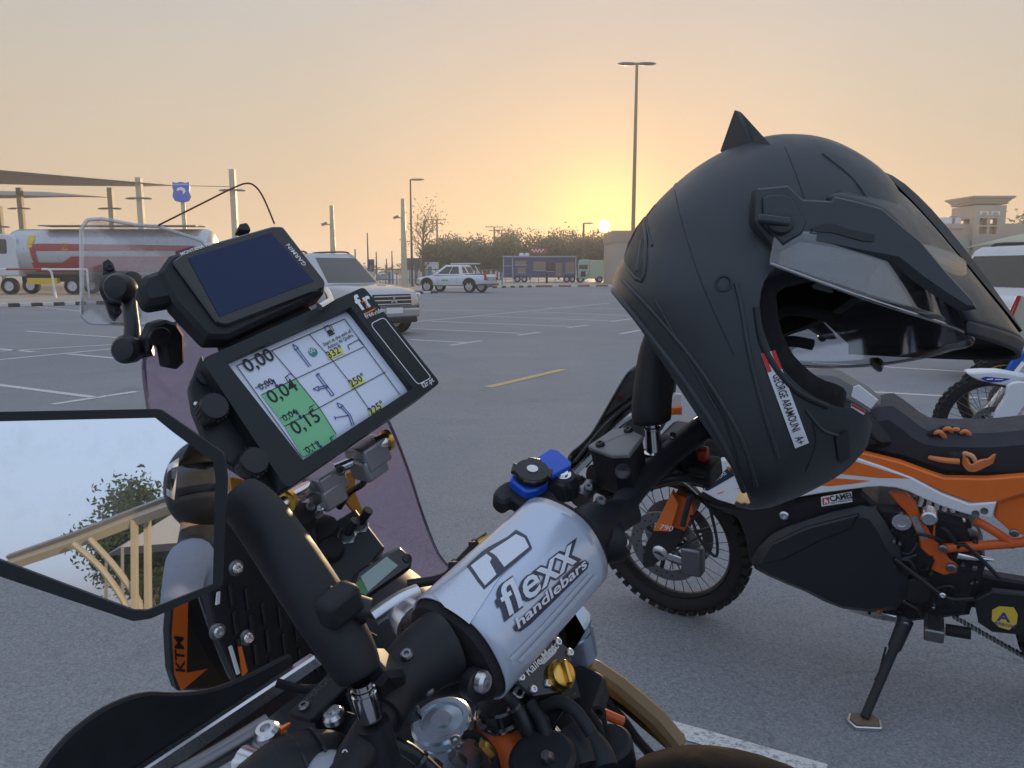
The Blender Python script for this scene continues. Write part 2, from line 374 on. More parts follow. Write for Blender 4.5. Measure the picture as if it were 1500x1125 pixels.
# kerbs: each painted stone on its own
KW = mat('kerb_white', (.62, .61, .59), .8, var=.2, vs=6); KB = mat('kerb_black', (.05, .05, .055), .8, var=.3, vs=6); KR = mat('kerb_dull_red', (.22, .11, .10), .8, var=.3, vs=6)
kerb = tag(bpy.data.objects.new('kerb', None), kind='structure'); COL.objects.link(kerb)
def kerbrun(a, b, n, cols, h=.15):
    a, b = V(a), V(b); d = (b - a) / n; x = d.normalized(); y = V((-x.y, x.x, 0))
    for i in range(n):
        c = a + d * (i + .5) + V((0, 0, h / 2 + .002)); hh = h + rnd.uniform(-.006, .006)
        MB().box(c, (x, y, (0, 0, 1)), (d.length * .985, .22, hh)).build('kerb_stone', cols[i % len(cols)], kerb, bevel=.02)
kerbrun(G(-60, 452), G(330, 441), 26, (KB, KW)); kerbrun(G(330, 441), G(640, 429.5), 22, (KW, KB))
kerbrun(G(700, 422.5), G(790, 420.6), 14, (KW, KB)); kerbrun(G(790, 420.6), G(1000, 418.8), 24, (KR, KR, KW))
# ================================================================== BACKGROUND
CREAM = mat('cream_paint', (.52, .47, .33), .5, var=.1, vs=2); FAB = mat('shade_fabric', (.24, .23, .24), .8, var=.12, vs=1.5); GREYP = mat('grey_paint', (.20, .20, .20), .5)
DARKP = mat('weathered_pole', (.10, .085, .07), .7)
def sail(name, label, pts, sag):
    m = MB(); a, b, c, d = (V(p) for p in pts)
    def f(u_, v_):
        p = a.lerp(b, u_).lerp(d.lerp(c, u_), v_)
        return p - V((0, 0, sag * math.sin(math.pi * u_) * math.sin(math.pi * v_)))
    m.surf(f, 16, 10); return tag(m.build(name, FAB, solid=.03), label, 'shade sail', 'shade sails over the truck park')
sail('shade_sail', 'grey fabric shade sail stretched to the post with the long cable', (P(-260, 226, 48), P(256, 271.5, 52), P(205, 273, 66), P(-260, 262, 74)), .35)
sail('shade_sail', 'lower grey fabric shade sail behind the white tanker cab', (P(-200, 281, 60), P(160, 289, 64), P(70, 281, 74), P(-200, 275, 80)), .5)
cb = MB().tube([P(250, 271.5, 52), P(338, 273.5, 50)], .025, 6); tag(cb.build('stay_cable', GREYP), 'thin grey stay cable from the sail tip to a cream post', 'cable')
def sailpost(px, ytop, d, wpx, label, lamp=True):
    top = P(px, ytop, d); base = V((top.x, top.y, 0)); wd = wpx / FPX * d
    t = thing('sail_post', label, 'post', base, 'cream posts of the shade sails')
    MB().box((base + top) / 2, ((1, 0, 0), (0, 1, 0), (0, 0, 1)), (wd, wd, top.z)).build('post', CREAM, t, bevel=.02)
    if lamp:
        c = P(px, ytop + 30, d); m = MB()
        m.box(c, ((1, 0, 0), (0, 1, 0), (0, 0, 1)), (wd * 2.6, wd * 1.3, .06)); m.build('lamp_arm', GREYP, t)
        for s in (-1, 1): MB().lathe(c + V((s * wd * 1.5, 0, -.08)), (0, 0, 1), [(0, .30), (.05, .34), (.12, .1)], 10).build('lamp_head', GREYP, t)
    return t
sailpost(161, 275, 56, 7, 'cream post with twin lamps near the edge of the grey sail')
sailpost(203, 260, 52, 8, 'cream post with twin lamps under the sail peak')
sailpost(340, 248, 50, 8, 'tall cream post holding the stay cable')
sailpost(28, 275, 64, 7, 'cream post with twin lamps behind the tanker cab')
sailpost(-2, 302, 66, 7, 'cream lamp post beside the truck cab at the lot edge')
# blue shield sign
sp = P(266, 281, 49); t = thing('station_sign', 'blue shield-shaped sign with white bird emblem on a cream pole', 'sign', (sp.x, sp.y, 0))
MB().cyl((sp.x, sp.y + .1, 0), (sp.x, sp.y + .1, sp.z - .3), .13, .13, 10).build('pole', CREAM, t)
spl = PL(sp, (1, 0, 0), (0, 0, 1)); BLUE = mat('sign_blue', (.02, .13, .55), .35, var=.05)
shield = [(-.52, .62), (-.30, .55), (0, .62), (.30, .55), (.52, .62), (.55, .30), (.50, .05), (.58, -.3), (.42, -.58), (0, -.68), (-.42, -.58), (-.58, -.3), (-.50, .05), (-.55, .30)]
brd = MB().prism(spl, shield, -.08, .08, .02).build('sign_board', BLUE, t)
flat(spl, [(-.25, .22), (.02, .30), (.24, .20), (.30, .02), (.12, -.18), (.10, .05), (-.05, .10), (-.28, .04)], WINK, 'emblem', brd, .085, px=False)
flat(spl, [(-.5, .50), (.5, .50), (.5, .40), (-.5, .40)], mat('sign_pale_blue', (.30, .45, .72), .4), 'emblem', brd, .085, px=False)
# tanker truck, broadside behind the guard rail
TW = mat('truck_white', (.62, .63, .66), .3, coat=.3, vs=2); TR = mat('truck_red', (.34, .035, .045), .4, vs=2); TY = mat('truck_yellow', (.70, .48, .03), .4); TG = mat('tank_silver', (.48, .51, .55), .3, .35, vs=2)
CARGL = mat('car_glass', (.018, .025, .03), .06, var=0, spec=.9)
def wheel_simple(m_t, m_r, c, axis, r, wd, rimr):
    c, ax = V(c), V(axis).normalized()
    m_t.lathe(c - ax * wd / 2, ax, [(0, rimr), (0, r * .93), (wd * .12, r), (wd * .88, r), (wd, r * .93), (wd, rimr)], 28, closed=True)
    m_r.lathe(c - ax * wd * .42, ax, [(0, .02), (0, rimr), (wd * .84, rimr), (wd * .84, rimr * .82), (wd * .70, rimr * .72), (wd * .70, rimr * .3), (wd * .86, rimr * .22), (wd * .86, .001)], 24)
ty = 46.0
def TX(px): return (px - 750) / FPX * ty * .99
tz = lambda py: EYE.z + (393.5 - py) / FPX * ty * .985
t = thing('tanker_truck', 'white fuel tanker truck with red and yellow swoosh behind the guard rail', 'truck', (TX(120), ty, 0))
yc = ty + 1.25
m = MB(); x0, x1 = TX(6), TX(305); zc, rz_ = (tz(334) + tz(404)) / 2, (tz(334) - tz(404)) / 2
m.rings([[V((x, yc + math.cos(a) * 1.22 * s, zc + math.sin(a) * rz_ * s)) for a in [2 * math.pi * k / 28 for k in range(28)]] for x, s in ((x0, .72), (x0 + .15, .92), (x0 + .5, 1), (x1 - .4, 1), (x1 - .1, .9), (x1, .7))])
tank = m.build('tank', TG, t)
def tankpatch(pts, mt, nm='tank_stripe'):
    mb = MB(); n = len(pts) // 2; vs = []; K = 6
    for k in range(K + 1):
        for i in range(n):
            a, b = pts[i], pts[len(pts) - 1 - i]; px = a[0] + (b[0] - a[0]) * k / K; py = a[1] + (b[1] - a[1]) * k / K
            z = tz(py); s = max(-.999, min(.999, (z - zc) / rz_)); vs.append(V((TX(px), yc - 1.24 * math.sqrt(1 - s * s) - .012, z)))
    mb.add(vs, [(k * n + i, k * n + i + 1, (k + 1) * n + i + 1, (k + 1) * n + i) for k in range(K) for i in range(n - 1)]); mb.build(nm, mt, tank, smooth=60)
tankpatch([(45, 357), (48, 357), (51, 357), (54, 357), (56, 390), (54, 390), (52, 390), (50, 390)], TR)
tankpatch([(50, 357)] + [(50 + k * 14, 356 + (.2 * k)) for k in range(1, 18)] + [(50 + k * 14, 367) for k in range(17, 0, -1)] + [(50, 367)], TR)
tankpatch([(46 + k * 15, 384 - (9 if k > 3 else 0)) for k in range(17)] + [(46 + k * 15, 398) for k in range(16, -1, -1)], TR)
tankpatch([(42, 344), (52, 344), (52, 352), (49, 363), (43, 363), (42, 352)], TY); tankpatch([(92, 355), (102, 355), (102, 360), (102, 366), (92, 366), (92, 360)], TY)
MB().abox((TX(20), yc - .5, .75), (TX(302), yc + .5, 1.15)).build('chassis', BLKM, t)
MB().abox((TX(38), yc - 1.2, .62), (TX(82), yc - .9, .98)).build('side_guard', TY, t)
MB().abox((TX(60), yc - 1.15, tz(331)), (TX(290), yc + 0.3, tz(329.5))).build('walkway', GREYP, t)
cabm = MB(); cpl = PL((0, yc - 1.24, 0), (1, 0, 0), (0, 0, 1))
cabm.prism(cpl, [(TX(27), tz(404)), (TX(27), tz(350)), (TX(20), tz(343)), (TX(-30), tz(340)), (TX(-55), tz(362)), (TX(-58), tz(404))], -2.45, 0, .08); cab = cabm.build('cab', TW, t)
MB().prism(cpl, rounded([(TX(13), tz(371)), (TX(14), tz(350)), (TX(-16), tz(349)), (TX(-26), tz(371))], .12), .002, .015).build('window', CARGL, cab)
for px, dbl in ((10, 0), (103, 0), (222, 0), (268, 0)):
    a, b = MB(), MB(); wheel_simple(a, b, (TX(px), yc - 1.02, .50), (0, -1, 0), .50, .32, .29); wo = a.build('wheel', RUB, t); b.build('rim', ALU, wo)
for px in (10, 103, 222, 268):
    a, b = MB(), MB(); wheel_simple(a, b, (TX(px), yc + 1.02, .50), (0, 1, 0), .50, .32, .29); wo = a.build('wheel', RUB, t); b.build('rim', ALU, wo)
# guard rail
gy = 40.5; gx = lambda px: (px - 750) / FPX * gy * .99
t = thing('guard_rail', 'white and red tubular guard rail bent down at its end', 'guard rail', (gx(70), gy, 0))
zr = 1.5
MB().tube([(gx(-80), gy, zr), (gx(10), gy, zr)], .055).build('rail', WHT, t); MB().tube([(gx(10), gy, zr), (gx(62), gy, zr)], .056).build('rail', TR, t)
MB().tube(smooth_open([(gx(62), gy, zr), (gx(70), gy, zr), (gx(75), gy, zr - .12), (gx(77), gy, zr - .6), (gx(78.5), gy, 0)]), .055).build('rail_post', WHT, t)
MB().tube([(gx(66), gy, zr - .005), (gx(128), gy, zr)], .05).build('rail', WHT, t); MB().tube([(gx(128), gy, zr), (gx(128), gy, 0)], .05).build('rail_post', WHT, t); MB().tube([(gx(-40), gy, zr), (gx(-40), gy, 0)], .05).build('rail_post', WHT, t)
# lamp posts and poles
def pole(name, label, px, ytop, d, r, kind, mt, group=None, cat='pole'):
    top = P(px, ytop, d); b = V((top.x, top.y, 0)); t = thing(name, label, cat, b, group)
    MB().tube([b, b.lerp(top, .5), top], [r * 1.25, r * 1.05, r * .75], 10).build('shaft', mt, t)
    MB().cyl(b, b + V((0, 0, .05)), r * 2.4, r * 2.4, 10).build('base_plate', mt, t)
    X = V((1, 0, 0))
    def head(c, s):
        h = MB(); h.rings([[c + X * s * q + V((0, math.cos(a) * wv, math.sin(a) * hv)) for a in [2 * math.pi * k / 10 for k in range(10)]] for q, wv, hv in ((0, .06, .05), (.2, .16, .09), (.75, .18, .09), (1.0, .05, .03))]); h.build('lamp_head', GREYP, t)
    if kind == 'twin': head(top + V((.05, 0, -.05)), 1); head(top + V((-.05, 0, -.05)), -1)
    if kind == 'single': head(top, 1.2)
    if kind == 'tee':
        for k, q in enumerate((0, .55)): MB().box(top + V((0, 0, -q)), (X, (0, 1, 0), (0, 0, 1)), (2.9 if not k else 1.8, .12, .12)).build('cross_arm', mt, t)
        for s in (-1.3, -.5, .5, 1.3): MB().cyl(top + V((s, 0, .05)), top + V((s, 0, .25)), .05, .05, 6).build('insulator', mt, t)
    if kind == 'flood':
        c = P(px, ytop + 28, d); MB().tube([c, c - X * .35], .05, 6).build('lamp_arm', mt, t); MB().box(c - X * .5 + V((0, 0, .05)), (V((.9, 0, .35)).normalized(), (0, 1, 0), V((-.35, 0, .9)).normalized()), (.42, .3, .16)).build('lamp_head', GREYP, t)
    return t
pole('lamp_post', 'tall street lamp with two heads beside the setting sun', 933, 92, 42, .10, 'twin', mat('lamp_pole', (.30, .24, .12), .5), cat='street lamp')
pole('lamp_post', 'slim street lamp with a single head beside the bare tree', 601, 263, 66, .09, 'single', DARKP, cat='street lamp')
pole('floodlight_post', 'thick cream post with a floodlight beside the barrier fence', 590, 291, 58, .20, 'flood', CREAM)
pole('floodlight_post', 'cream post with floodlight bracket rising behind the silver car', 485.5, 301, 56, .18, 'flood', CREAM)
for px, yt, d, lb in ((640, 322, 120, 'wooden power pole with crossarm behind the bare tree'), (724, 332.5, 125, 'taller wooden power pole with crossarm near the blue trailer'), (735, 337, 140, 'shorter power pole with crossarm near the blue trailer')):
    pole('power_pole', lb, px, yt, d, .17, 'tee', DARKP, 'power poles along the trees')
pole('lamp_post', 'dark lamp post with short top arm behind the green van', 855, 327, 95, .16, 'single', DARKP, cat='street lamp')
for px, yt, d, lb in ((538, 341, 90, 'tallest bare pole behind the fence, with a red sign'), (520, 365, 85, 'short bare pole rising over the silver car bonnet'), (551, 369, 95, 'bare pole just beside the blue utility cabinet'), (574, 367.5, 100, 'bare pole next to the cream floodlight post'), (566, 379, 110, 'shortest bare pole behind the fence panels')):
    pole('fence_pole', lb, px, yt, d, .09, '', DARKP, 'bare poles behind the fence')
# barrier fence with panels
FW_ = mat('fence_white', (.60, .60, .60), .5, var=.15, vs=2); FBR = mat('fence_rust', (.22, .14, .10), .8, var=.3, vs=3); FBL = mat('fence_blue', (.14, .24, .42), .5)
t = thing('barrier_fence', 'long pale barrier fence of uneven posts and panels behind the pickup', 'fence', (-12, 74, 0))
fx = lambda px: (px - 750) / FPX * 74
MB().tube([(fx(505), 74, 1.5), (fx(735), 74, 1.45)], .045, 6).build('top_rail', FBR, t); MB().tube([(fx(505), 74, .5), (fx(735), 74, .5)], .03, 6).build('lower_rail', FBR, t)
for k in range(58):
    px = 506 + k * 4 + rnd.uniform(-.6, .6); h = rnd.uniform(1.15, 1.6)
    mt = rnd.choice((FW_, FW_, FW_, FBR, FBR, FBL)); wd = rnd.uniform(.05, .19)
    MB().abox((fx(px), 74.07, 0), (fx(px) + wd, 74.12, h)).build('fence_post', mt, t, smooth=0)
for px, mt in ((541, FW_), (570, FBL), (611, FW_), (655, FBR)):
    MB().abox((fx(px), 74.2, .15), (fx(px + 8), 74.24, 1.25)).build('fence_panel', mt, t, smooth=0)
# kiosks and boxes
def hut(name, label, cat, px0, px1, pt, y, dep, mt, roofmt=None, over=.2, pb=None):
    x0, x1 = (px0 - 750) / FPX * y, (px1 - 750) / FPX * y; z = EYE.z + (393.5 - pt) / FPX * y
    t = thing(name, label, cat, ((x0 + x1) / 2, y, 0)); MB().abox((x0, y, 0), (x1, y + dep, z)).build('wall', mt, t)
    if roofmt: MB().abox((x0 - over, y - over, z + .003), (x1 + over, y + dep + over, z + .14)).build('roof', roofmt, t)
    else: MB().abox((x0 - .03, y - .03, z + .003), (x1 + .03, y + dep + .03, z + .06)).build('roof', mt, t)
    MB().abox(((x0 * .6 + x1 * .4), y - .03, .02), (x0 * .35 + x1 * .65, y - .004, min(2.0, z * .8))).build('door', GREYP, t); return t
hut('equipment_container', 'dark green equipment container behind the floodlight post', 'container', 596, 617, 378.5, 80, 2.4, mat('container_green', (.10, .12, .10), .6))
hut('white_cabin', 'small white cabin above the pickup bonnet', 'cabin', 620, 641, 384, 82, 2.4, WHT)
hut('guard_kiosk', 'dark open kiosk with a flat white roof behind the pickup cab', 'kiosk', 664, 700, 386.5, 84, 2.5, mat('kiosk_dark', (.06, .06, .07), .6), WHT)
hut('utility_box', 'small dark blue utility cabinet on legs behind the fence', 'cabinet', 542, 549, 380, 90, .8, mat('utility_blue', (.03, .05, .12), .5))
# blue food trailer
fy = 88.0; fxx = lambda px: (px - 750) / FPX * fy * .993; fz = lambda py: EYE.z + (394.2 - py) / FPX * fy * .99
TB = mat('trailer_blue', (.045, .07, .19), .45, vs=1.5); TT = mat('trailer_frame', (.35, .38, .46), .5); AMB = mat('trailer_counter', (.26, .20, .15), .6, vs=1)
t = thing('food_trailer', 'long dark blue food trailer with red rooftop sign in front of trees', 'trailer', (fxx(790), fy, 0))
MB().abox((fxx(737), fy, .55), (fxx(844), fy + 2.5, fz(377))).build('body', TB, t)
MB().abox((fxx(736), fy - .25, fz(377) + .003), (fxx(845), fy + 2.6, fz(375))).build('roof', TT, t)
for px in (737.5, 751, 843): MB().abox((fxx(px - .8), fy - .06, .5), (fxx(px + .8), fy - .004, fz(378))).build('frame_post', TT, t)
MB().abox((fxx(738), fy - .05, fz(390)), (fxx(750), fy - .004, fz(389))).build('frame_rail', TT, t)
for a, b, c, d_ in ((754, 771, 382, 389), (758, 770, 391.5, 400), (781, 799, 383, 397), (800, 813, 384, 398), (814, 823, 385, 404), (828, 841, 384, 400)):
    o = MB().abox((fxx(a), fy - .05, fz(d_)), (fxx(b), fy - .004, fz(c))).build('window', AMB if b != 813 else CARGL, t); MB().abox((fxx(a), fy - .09, fz(d_)), (fxx(b), fy - .051, fz(d_) + .08)).build('sill', TT, o)
for px in (758, 768, 830, 838):
    a, b = MB(), MB(); wheel_simple(a, b, (fxx(px), fy + .1, .38), (0, -1, 0), .38, .24, .2); wo = a.build('wheel', RUB, t); b.build('rim', ALU, wo)
for k in range(9): MB().abox((fxx(740 + 12 * k), fy - .9, 0), (fxx(740 + 12 * k) + .06, fy - .84, 1.05)).build('railing_post', GREYP, t)
MB().abox((fxx(740), fy - .9, .95), (fxx(838), fy - .84, 1.0)).build('railing', GREYP, t)
sg = MB().prism(PL((fxx(788), fy + .4, fz(368)), (1, 0, 0), (0, 0, 1)), smooth_closed([(-1.0, .05), (-.6, .42), (.0, .5), (.5, .35), (1.1, .2), (.9, -.25), (.2, -.35), (-.6, -.3)], 3), -.05, .05).build('rooftop_sign', TR, t)
MB().tube(smooth_open([V((fxx(788) - .75 + .11 * k, fy + .33, fz(368) + .05 + .16 * math.sin(k * 1.7))) for k in range(14)], 4), .045, 6).build('sign_script', WINK, sg)
for px in (764, 772): MB().lathe((fxx(px), fy + 1, fz(375)), (0, 0, 1), [(0, .3), (.25, .3), (.35, .1)], 10).build('roof_vent', WHT, t)
MB().abox((fxx(797), fy - 4, 0), (fxx(800), fy - 3.8, 1.0)).build('ordering_sign', BLKM, tag(thing('menu_stand', 'small dark menu stand in front of the blue food trailer', 'stand', (fxx(798.5), fy - 4, 0))))
# green van (old delivery van)
GRN = mat('van_mint', (.30, .50, .42), .4, vs=1); GRN2 = mat('van_pale', (.42, .52, .42), .5, vs=1)
t = thing('delivery_van', 'mint green delivery van parked between trailer and beige wall', 'van', (fxx(865), fy + .5, 0))
vp = PL((0, fy - .3, 0), (1, 0, 0), (0, 0, 1))
MB().prism(vp, rounded([(fxx(846), .45), (fxx(846), fz(387)), (fxx(848), fz(380.5)), (fxx(862), fz(380)), (fxx(862), .45)], .15), -2.0, 0, .08).build('cab', GRN, t)
MB().abox((fxx(862.3), fy - .2, .45), (fxx(884), fy + 1.7, fz(381))).build('cargo_box', GRN2, t, bevel=.06)
MB().prism(vp, rounded([(fxx(847), fz(394)), (fxx(847.5), fz(388)), (fxx(860), fz(388)), (fxx(860), fz(394))], .08), .003, .02).build('windscreen', CARGL, t)
MB().prism(vp, rounded([(fxx(850), fz(405)), (fxx(850), fz(397)), (fxx(857), fz(397)), (fxx(857), fz(405))], .08), .003, .03).build('grille', BLKM, t)
for px in (849, 859): MB().lathe((fxx(px), fy - .3, fz(400)), (0, -1, 0), [(0, .12), (.05, .12), (.07, .02)], 10).build('headlight', CHR, t)
for px in (850, 878):
    for yy, ax in ((fy - .1, -1), (fy + 1.5, 1)):
        a, b = MB(), MB(); wheel_simple(a, b, (fxx(px), yy, .36), (0, ax, 0), .36, .22, .2); wo = a.build('wheel', RUB, t); b.build('rim', ALU, wo)
# beige building beside the sun
WALL = mat('beige_render', (.42, .36, .30), .85, var=.1, vs=1.2, bump=.3, bs=20); WALL2 = mat('beige_band', (.36, .28, .22), .85, var=.1, vs=1.2); GREENP = mat('pale_green_wall', (.40, .42, .32), .8, vs=1)
t = thing('beige_building', 'low beige building with a darker parapet beside the setting sun', 'building', (20, 78, 0))
bx0 = (884 - 750) / FPX * 84 - .1; zt = EYE.z + (394 - 339) / FPX * 76; zb2 = EYE.z + (394 - 355.5) / FPX * 76
MB().abox((bx0, 76, 0), (34, 84, zb2)).build('wall', WALL, t); MB().abox((bx0 - .08, 75.92, zb2 + .003), (34.1, 84.1, zt)).build('parapet', WALL2, t)
for k in range(3): MB().abox((bx0 + 6 + k * 6, 75.9, 1.0), (bx0 + 7.6 + k * 6, 75.99, 2.6)).build('window', CARGL, t)
# wind tower building on the right
t = thing('tower_building', 'tan building with a flared wind tower and roof cooling unit', 'building', (36, 62, 0))
by = 60.0; bxx = lambda px: (px - 750) / FPX * by * .995; bz = lambda py: EYE.z + (393.6 - py) / FPX * by * .99
TAN = mat('tan_render', (.50, .41, .33), .85, var=.1, vs=1); TAN2 = mat('tan_trim', (.48, .40, .32), .85, vs=1)
MB().abox((bxx(1340), by + .5, 0), (bxx(1760), by + 14, bz(327.5))).build('wall', TAN, t)
MB().abox((bxx(1355), by + .3, bz(329)), (bxx(1372), by + .8, bz(325.5))).build('parapet', TAN2, t)
MB().abox((bxx(1338), by + .35, bz(331) - .2), (bxx(1408), by + .48, bz(331))).build('parapet', TAN2, t)
MB().abox((bxx(1360), by + .2, .2), (bxx(1416), by + .497, bz(351.5))).build('lower_wall', GREENP, t)
tw = lambda a, b, c, d_, nm, mt=TAN, y0=0.0, y1=3.2: MB().abox((bxx(a), by + y0, bz(d_)), (bxx(b), by + y1, bz(c))).build(nm, mt, t)
tw(1417, 1462, 343, 394, 'tower_wall')
for a, b in ((1417, 1425), (1436, 1440), (1450.5, 1462)):
    tw(a, b, 320.6, 342.9, 'tower_pier', y1=.6); tw(a, b, 320.6, 342.9, 'tower_pier', y0=2.6)
tw(1425.1, 1435.9, 330.5, 332.6, 'cross_bar', y1=.5); tw(1440.1, 1450.4, 330.5, 332.6, 'cross_bar', y1=.5)
tw(1417, 1462, 302, 320.5, 'tower_wall')
for a in (1424, 1440.5):
    o = tw(a, a + 12, 310.5, 316.5, 'arched_vent', WHT, -.04, -.003)
    MB().prism(PL((bxx(a + 6), by - .05, bz(316)), (1, 0, 0), (0, 0, 1)), [(.22 * math.cos(q), .26 * math.sin(q)) for q in [math.pi * k / 8 for k in range(9)]], 0, .02).build('arch', TAN2, o)
cm = MB(); cx, cy = bxx(1439.5), by + 1.6
prof = [(300.5, 1.20), (299, 1.32), (297.5, 1.24), (296.5, 1.34), (294, 1.42), (292, 1.58), (291, 1.62), (289.2, 1.62)]
cm.rings([[V((cx + sx * r_, cy + sy * (r_ + .35), bz(p_))) for sx, sy in ((-1, -1), (1, -1), (1, 1), (-1, 1))] for p_, r_ in prof]); cm.build('cornice', TAN2, t, smooth=0)
t2 = thing('cooling_unit', 'white rooftop cooling unit on the tan building', 'cooling unit', (bxx(1394), by + 2, bz(327)))
MB().abox((bxx(1382), by + 1, bz(327.4)), (bxx(1408.5), by + 2.6, bz(318))).build('casing', WHT, t2); MB().abox((bxx(1395.5), by + .96, bz(327)), (bxx(1399.5), by + .997, bz(318.6))).build('louvre', GREYP, t2)
MB().lathe((bxx(1404), by + 1.8, bz(318)), (0, 0, 1), [(0, .3), (.12, .3), (.12, .05)], 12).build('fan', GREYP, t2)
dm = MB(); dc = V((bxx(1530), by - 6, 0))
dm.surf(lambda a, b: dc + V((8.2 * (a * 2 - 1), 4 * (b * 2 - 1), bz(336) - .6 * ((a * 2 - 1) ** 2 * 4.0) * .55 - .3 * (b * 2 - 1) ** 2)), 16, 8)
t3 = thing('canopy_roof', 'pale green curved canopy roof behind the white cars', 'canopy', dc); dm.build('roof_sheet', GREENP, t3, solid=.08)
for sx in (-7.5, 7.5):
    for sy in (-3.5, 3.5): MB().cyl(dc + V((sx, sy, 0)), dc + V((sx, sy, bz(336) - 1.35)), .09, .09, 8).build('column', CREAM, t3)
# trees
LEAFS = [mat('leaf_olive', (.042, .085, .024), .7, var=.3, vs=.8), mat('leaf_dark', (.030, .062, .020), .7, var=.3, vs=.8), mat('leaf_dusty', (.058, .090, .034), .7, var=.3, vs=.8)]
BARK = mat('bark', (.13, .10, .075), .9, var=.3, vs=4, bump=.5, bs=15)
def tree(name, label, base, h, rx, group=None, n=900, leaf=.22, sparse=1.0, seed=0, cat='tree', mt=None, low=.25, limbs=7):
    q = random.Random(seed * 31 + 5); base = V(base); t = thing(name, label, cat, base, group); wood = MB(); tips = []
    top = base + V((q.uniform(-.1, .1) * rx, q.uniform(-.1, .1) * rx, h * .72)); tr_ = [base, base.lerp(top, .4) + V((q.uniform(-.1, .1), 0, 0)), top]
    wood.tube(smooth_open(tr_, 4), [h * .026 * (1 - k / 12) for k in range(9)], 7)
    for k in range(limbs):
        f = q.uniform(low, .95); s = base.lerp(top, f); a = q.uniform(0, 2 * math.pi); ln = rx * q.uniform(.6, 1.05) * (1.1 - .45 * f)
        e = s + V((math.cos(a) * ln, math.sin(a) * ln, h * q.uniform(.10, .28))); mid = s.lerp(e, .5) + V((0, 0, h * .03))
        wood.tube(smooth_open([s, mid, e], 3), [h * .010 * (1 - j / 8) for j in range(7)], 5); tips += [e, mid, s.lerp(e, .75)]
        for _ in range(3):
            e2 = e.lerp(s, q.uniform(0, .5)); e3 = e2 + V((q.uniform(-.4, .4) * rx, q.uniform(-.4, .4) * rx, q.uniform(.02, .22) * h)); wood.tube([e2, e2.lerp(e3, .5), e3], [h * .004, h * .003, h * .0015], 4); tips.append(e3)
    tips.append(top + V((0, 0, h * .18)))
    wood.build('trunk', BARK, t); cr_ = MB(); nrm = V((0, 0, 1))
    for k in range(int(n * sparse)):
        c = q.choice(tips); rr = rx * .34; p = c + V((q.gauss(0, rr * .6), q.gauss(0, rr * .6), q.gauss(0, rr * .62)))
        if p.z < base.z + .4: continue
        ax = V((q.gauss(0, 1), q.gauss(0, 1), q.gauss(0, 1))).normalized(); bx_ = ax.orthogonal().normalized(); sz = leaf * q.uniform(.5, 1.3)
        cr_.add([p - ax * sz, p + bx_ * sz * .45, p + ax * sz, p - bx_ * sz * .45], [(0, 1, 2, 3)])
    cr_.build('crown', mt or q.choice(LEAFS), t, smooth=0); return t
TY_ = 118.0
for k, (px, yt, rx) in enumerate(((636, 362, 2.3), (655, 352, 2.9), (676, 350, 2.6), (697, 352, 3.0), (716, 356, 2.4), (733, 350, 2.6), (752, 348, 3.0), (776, 345, 3.2), (800, 350, 2.6), (818, 347, 3.1), (841, 353, 2.6), (858, 348, 3.0), (874, 347, 2.6), (889, 350, 2.5))):
    y = TY_ + rnd.uniform(-6, 8); x = (px - 750) / FPX * y; h = EYE.z + (394 - yt) / FPX * y
    lbs = ['small dusty tree beside the tall bare tree', 'dense dark tree behind the white pickup cab', 'open tree behind the pickup bed', 'broad tree behind the dark kiosk', 'short tree beside the power poles', 'tree behind the power poles', 'round tree at the doorway end of the blue trailer', 'tallest tree above the trailer sign', 'narrow tree between the trailer sign and the van', 'broad tree above the van end of the trailer', 'low tree between trailer and lamp post', 'tree behind the dark lamp post', 'tree above the green van', 'tree touching the beige building']
    tree('shade_tree', lbs[k], (x, y, 0), h, rx, 'row of trees behind the trailer', 3400, .24, 1, k, low=.2, limbs=9)
y = 78; tree('bare_tree', 'tall sparse tree with thin foliage beside the single-head lamp', ((622 - 750) / FPX * y, y, 0), 8.0, 2.2, None, 700, .12, .8, 44, limbs=14, mt=LEAFS[2])
for k, (px, yt) in enumerate(((1482, 324), (1504, 318), (1530, 320))):
    y = 95 + k * 3; tree('green_tree', 'rounded green tree rising behind the pale canopy roof', ((px - 750) / FPX * y, y, 0), EYE.z + (394 - yt) / FPX * y, 2.6, 'trees behind the canopy', 1300, .3, 1, 60 + k, mt=LEAFS[1])
# far scrub on the horizon: an uncountable low mass
sc_ = MB()
for k in range(2600):
    x = rnd.uniform(-190, 10); y = 190 + rnd.uniform(0, 60); z = abs(rnd.gauss(0, 1.2)); s = rnd.uniform(.4, 1.1); a = V((rnd.gauss(0, 1), rnd.gauss(0, .3), rnd.gauss(0, 1))).normalized() * s; b = a.orthogonal().normalized() * s * .6
    p = V((x, y, z)); sc_.add([p - a, p + b, p + a, p - b], [(0, 1, 2, 3)])
tag(sc_.build('scrub', LEAFS[2], smooth=0), 'low band of grey-green scrub along the horizon', 'scrub', kind='stuff')
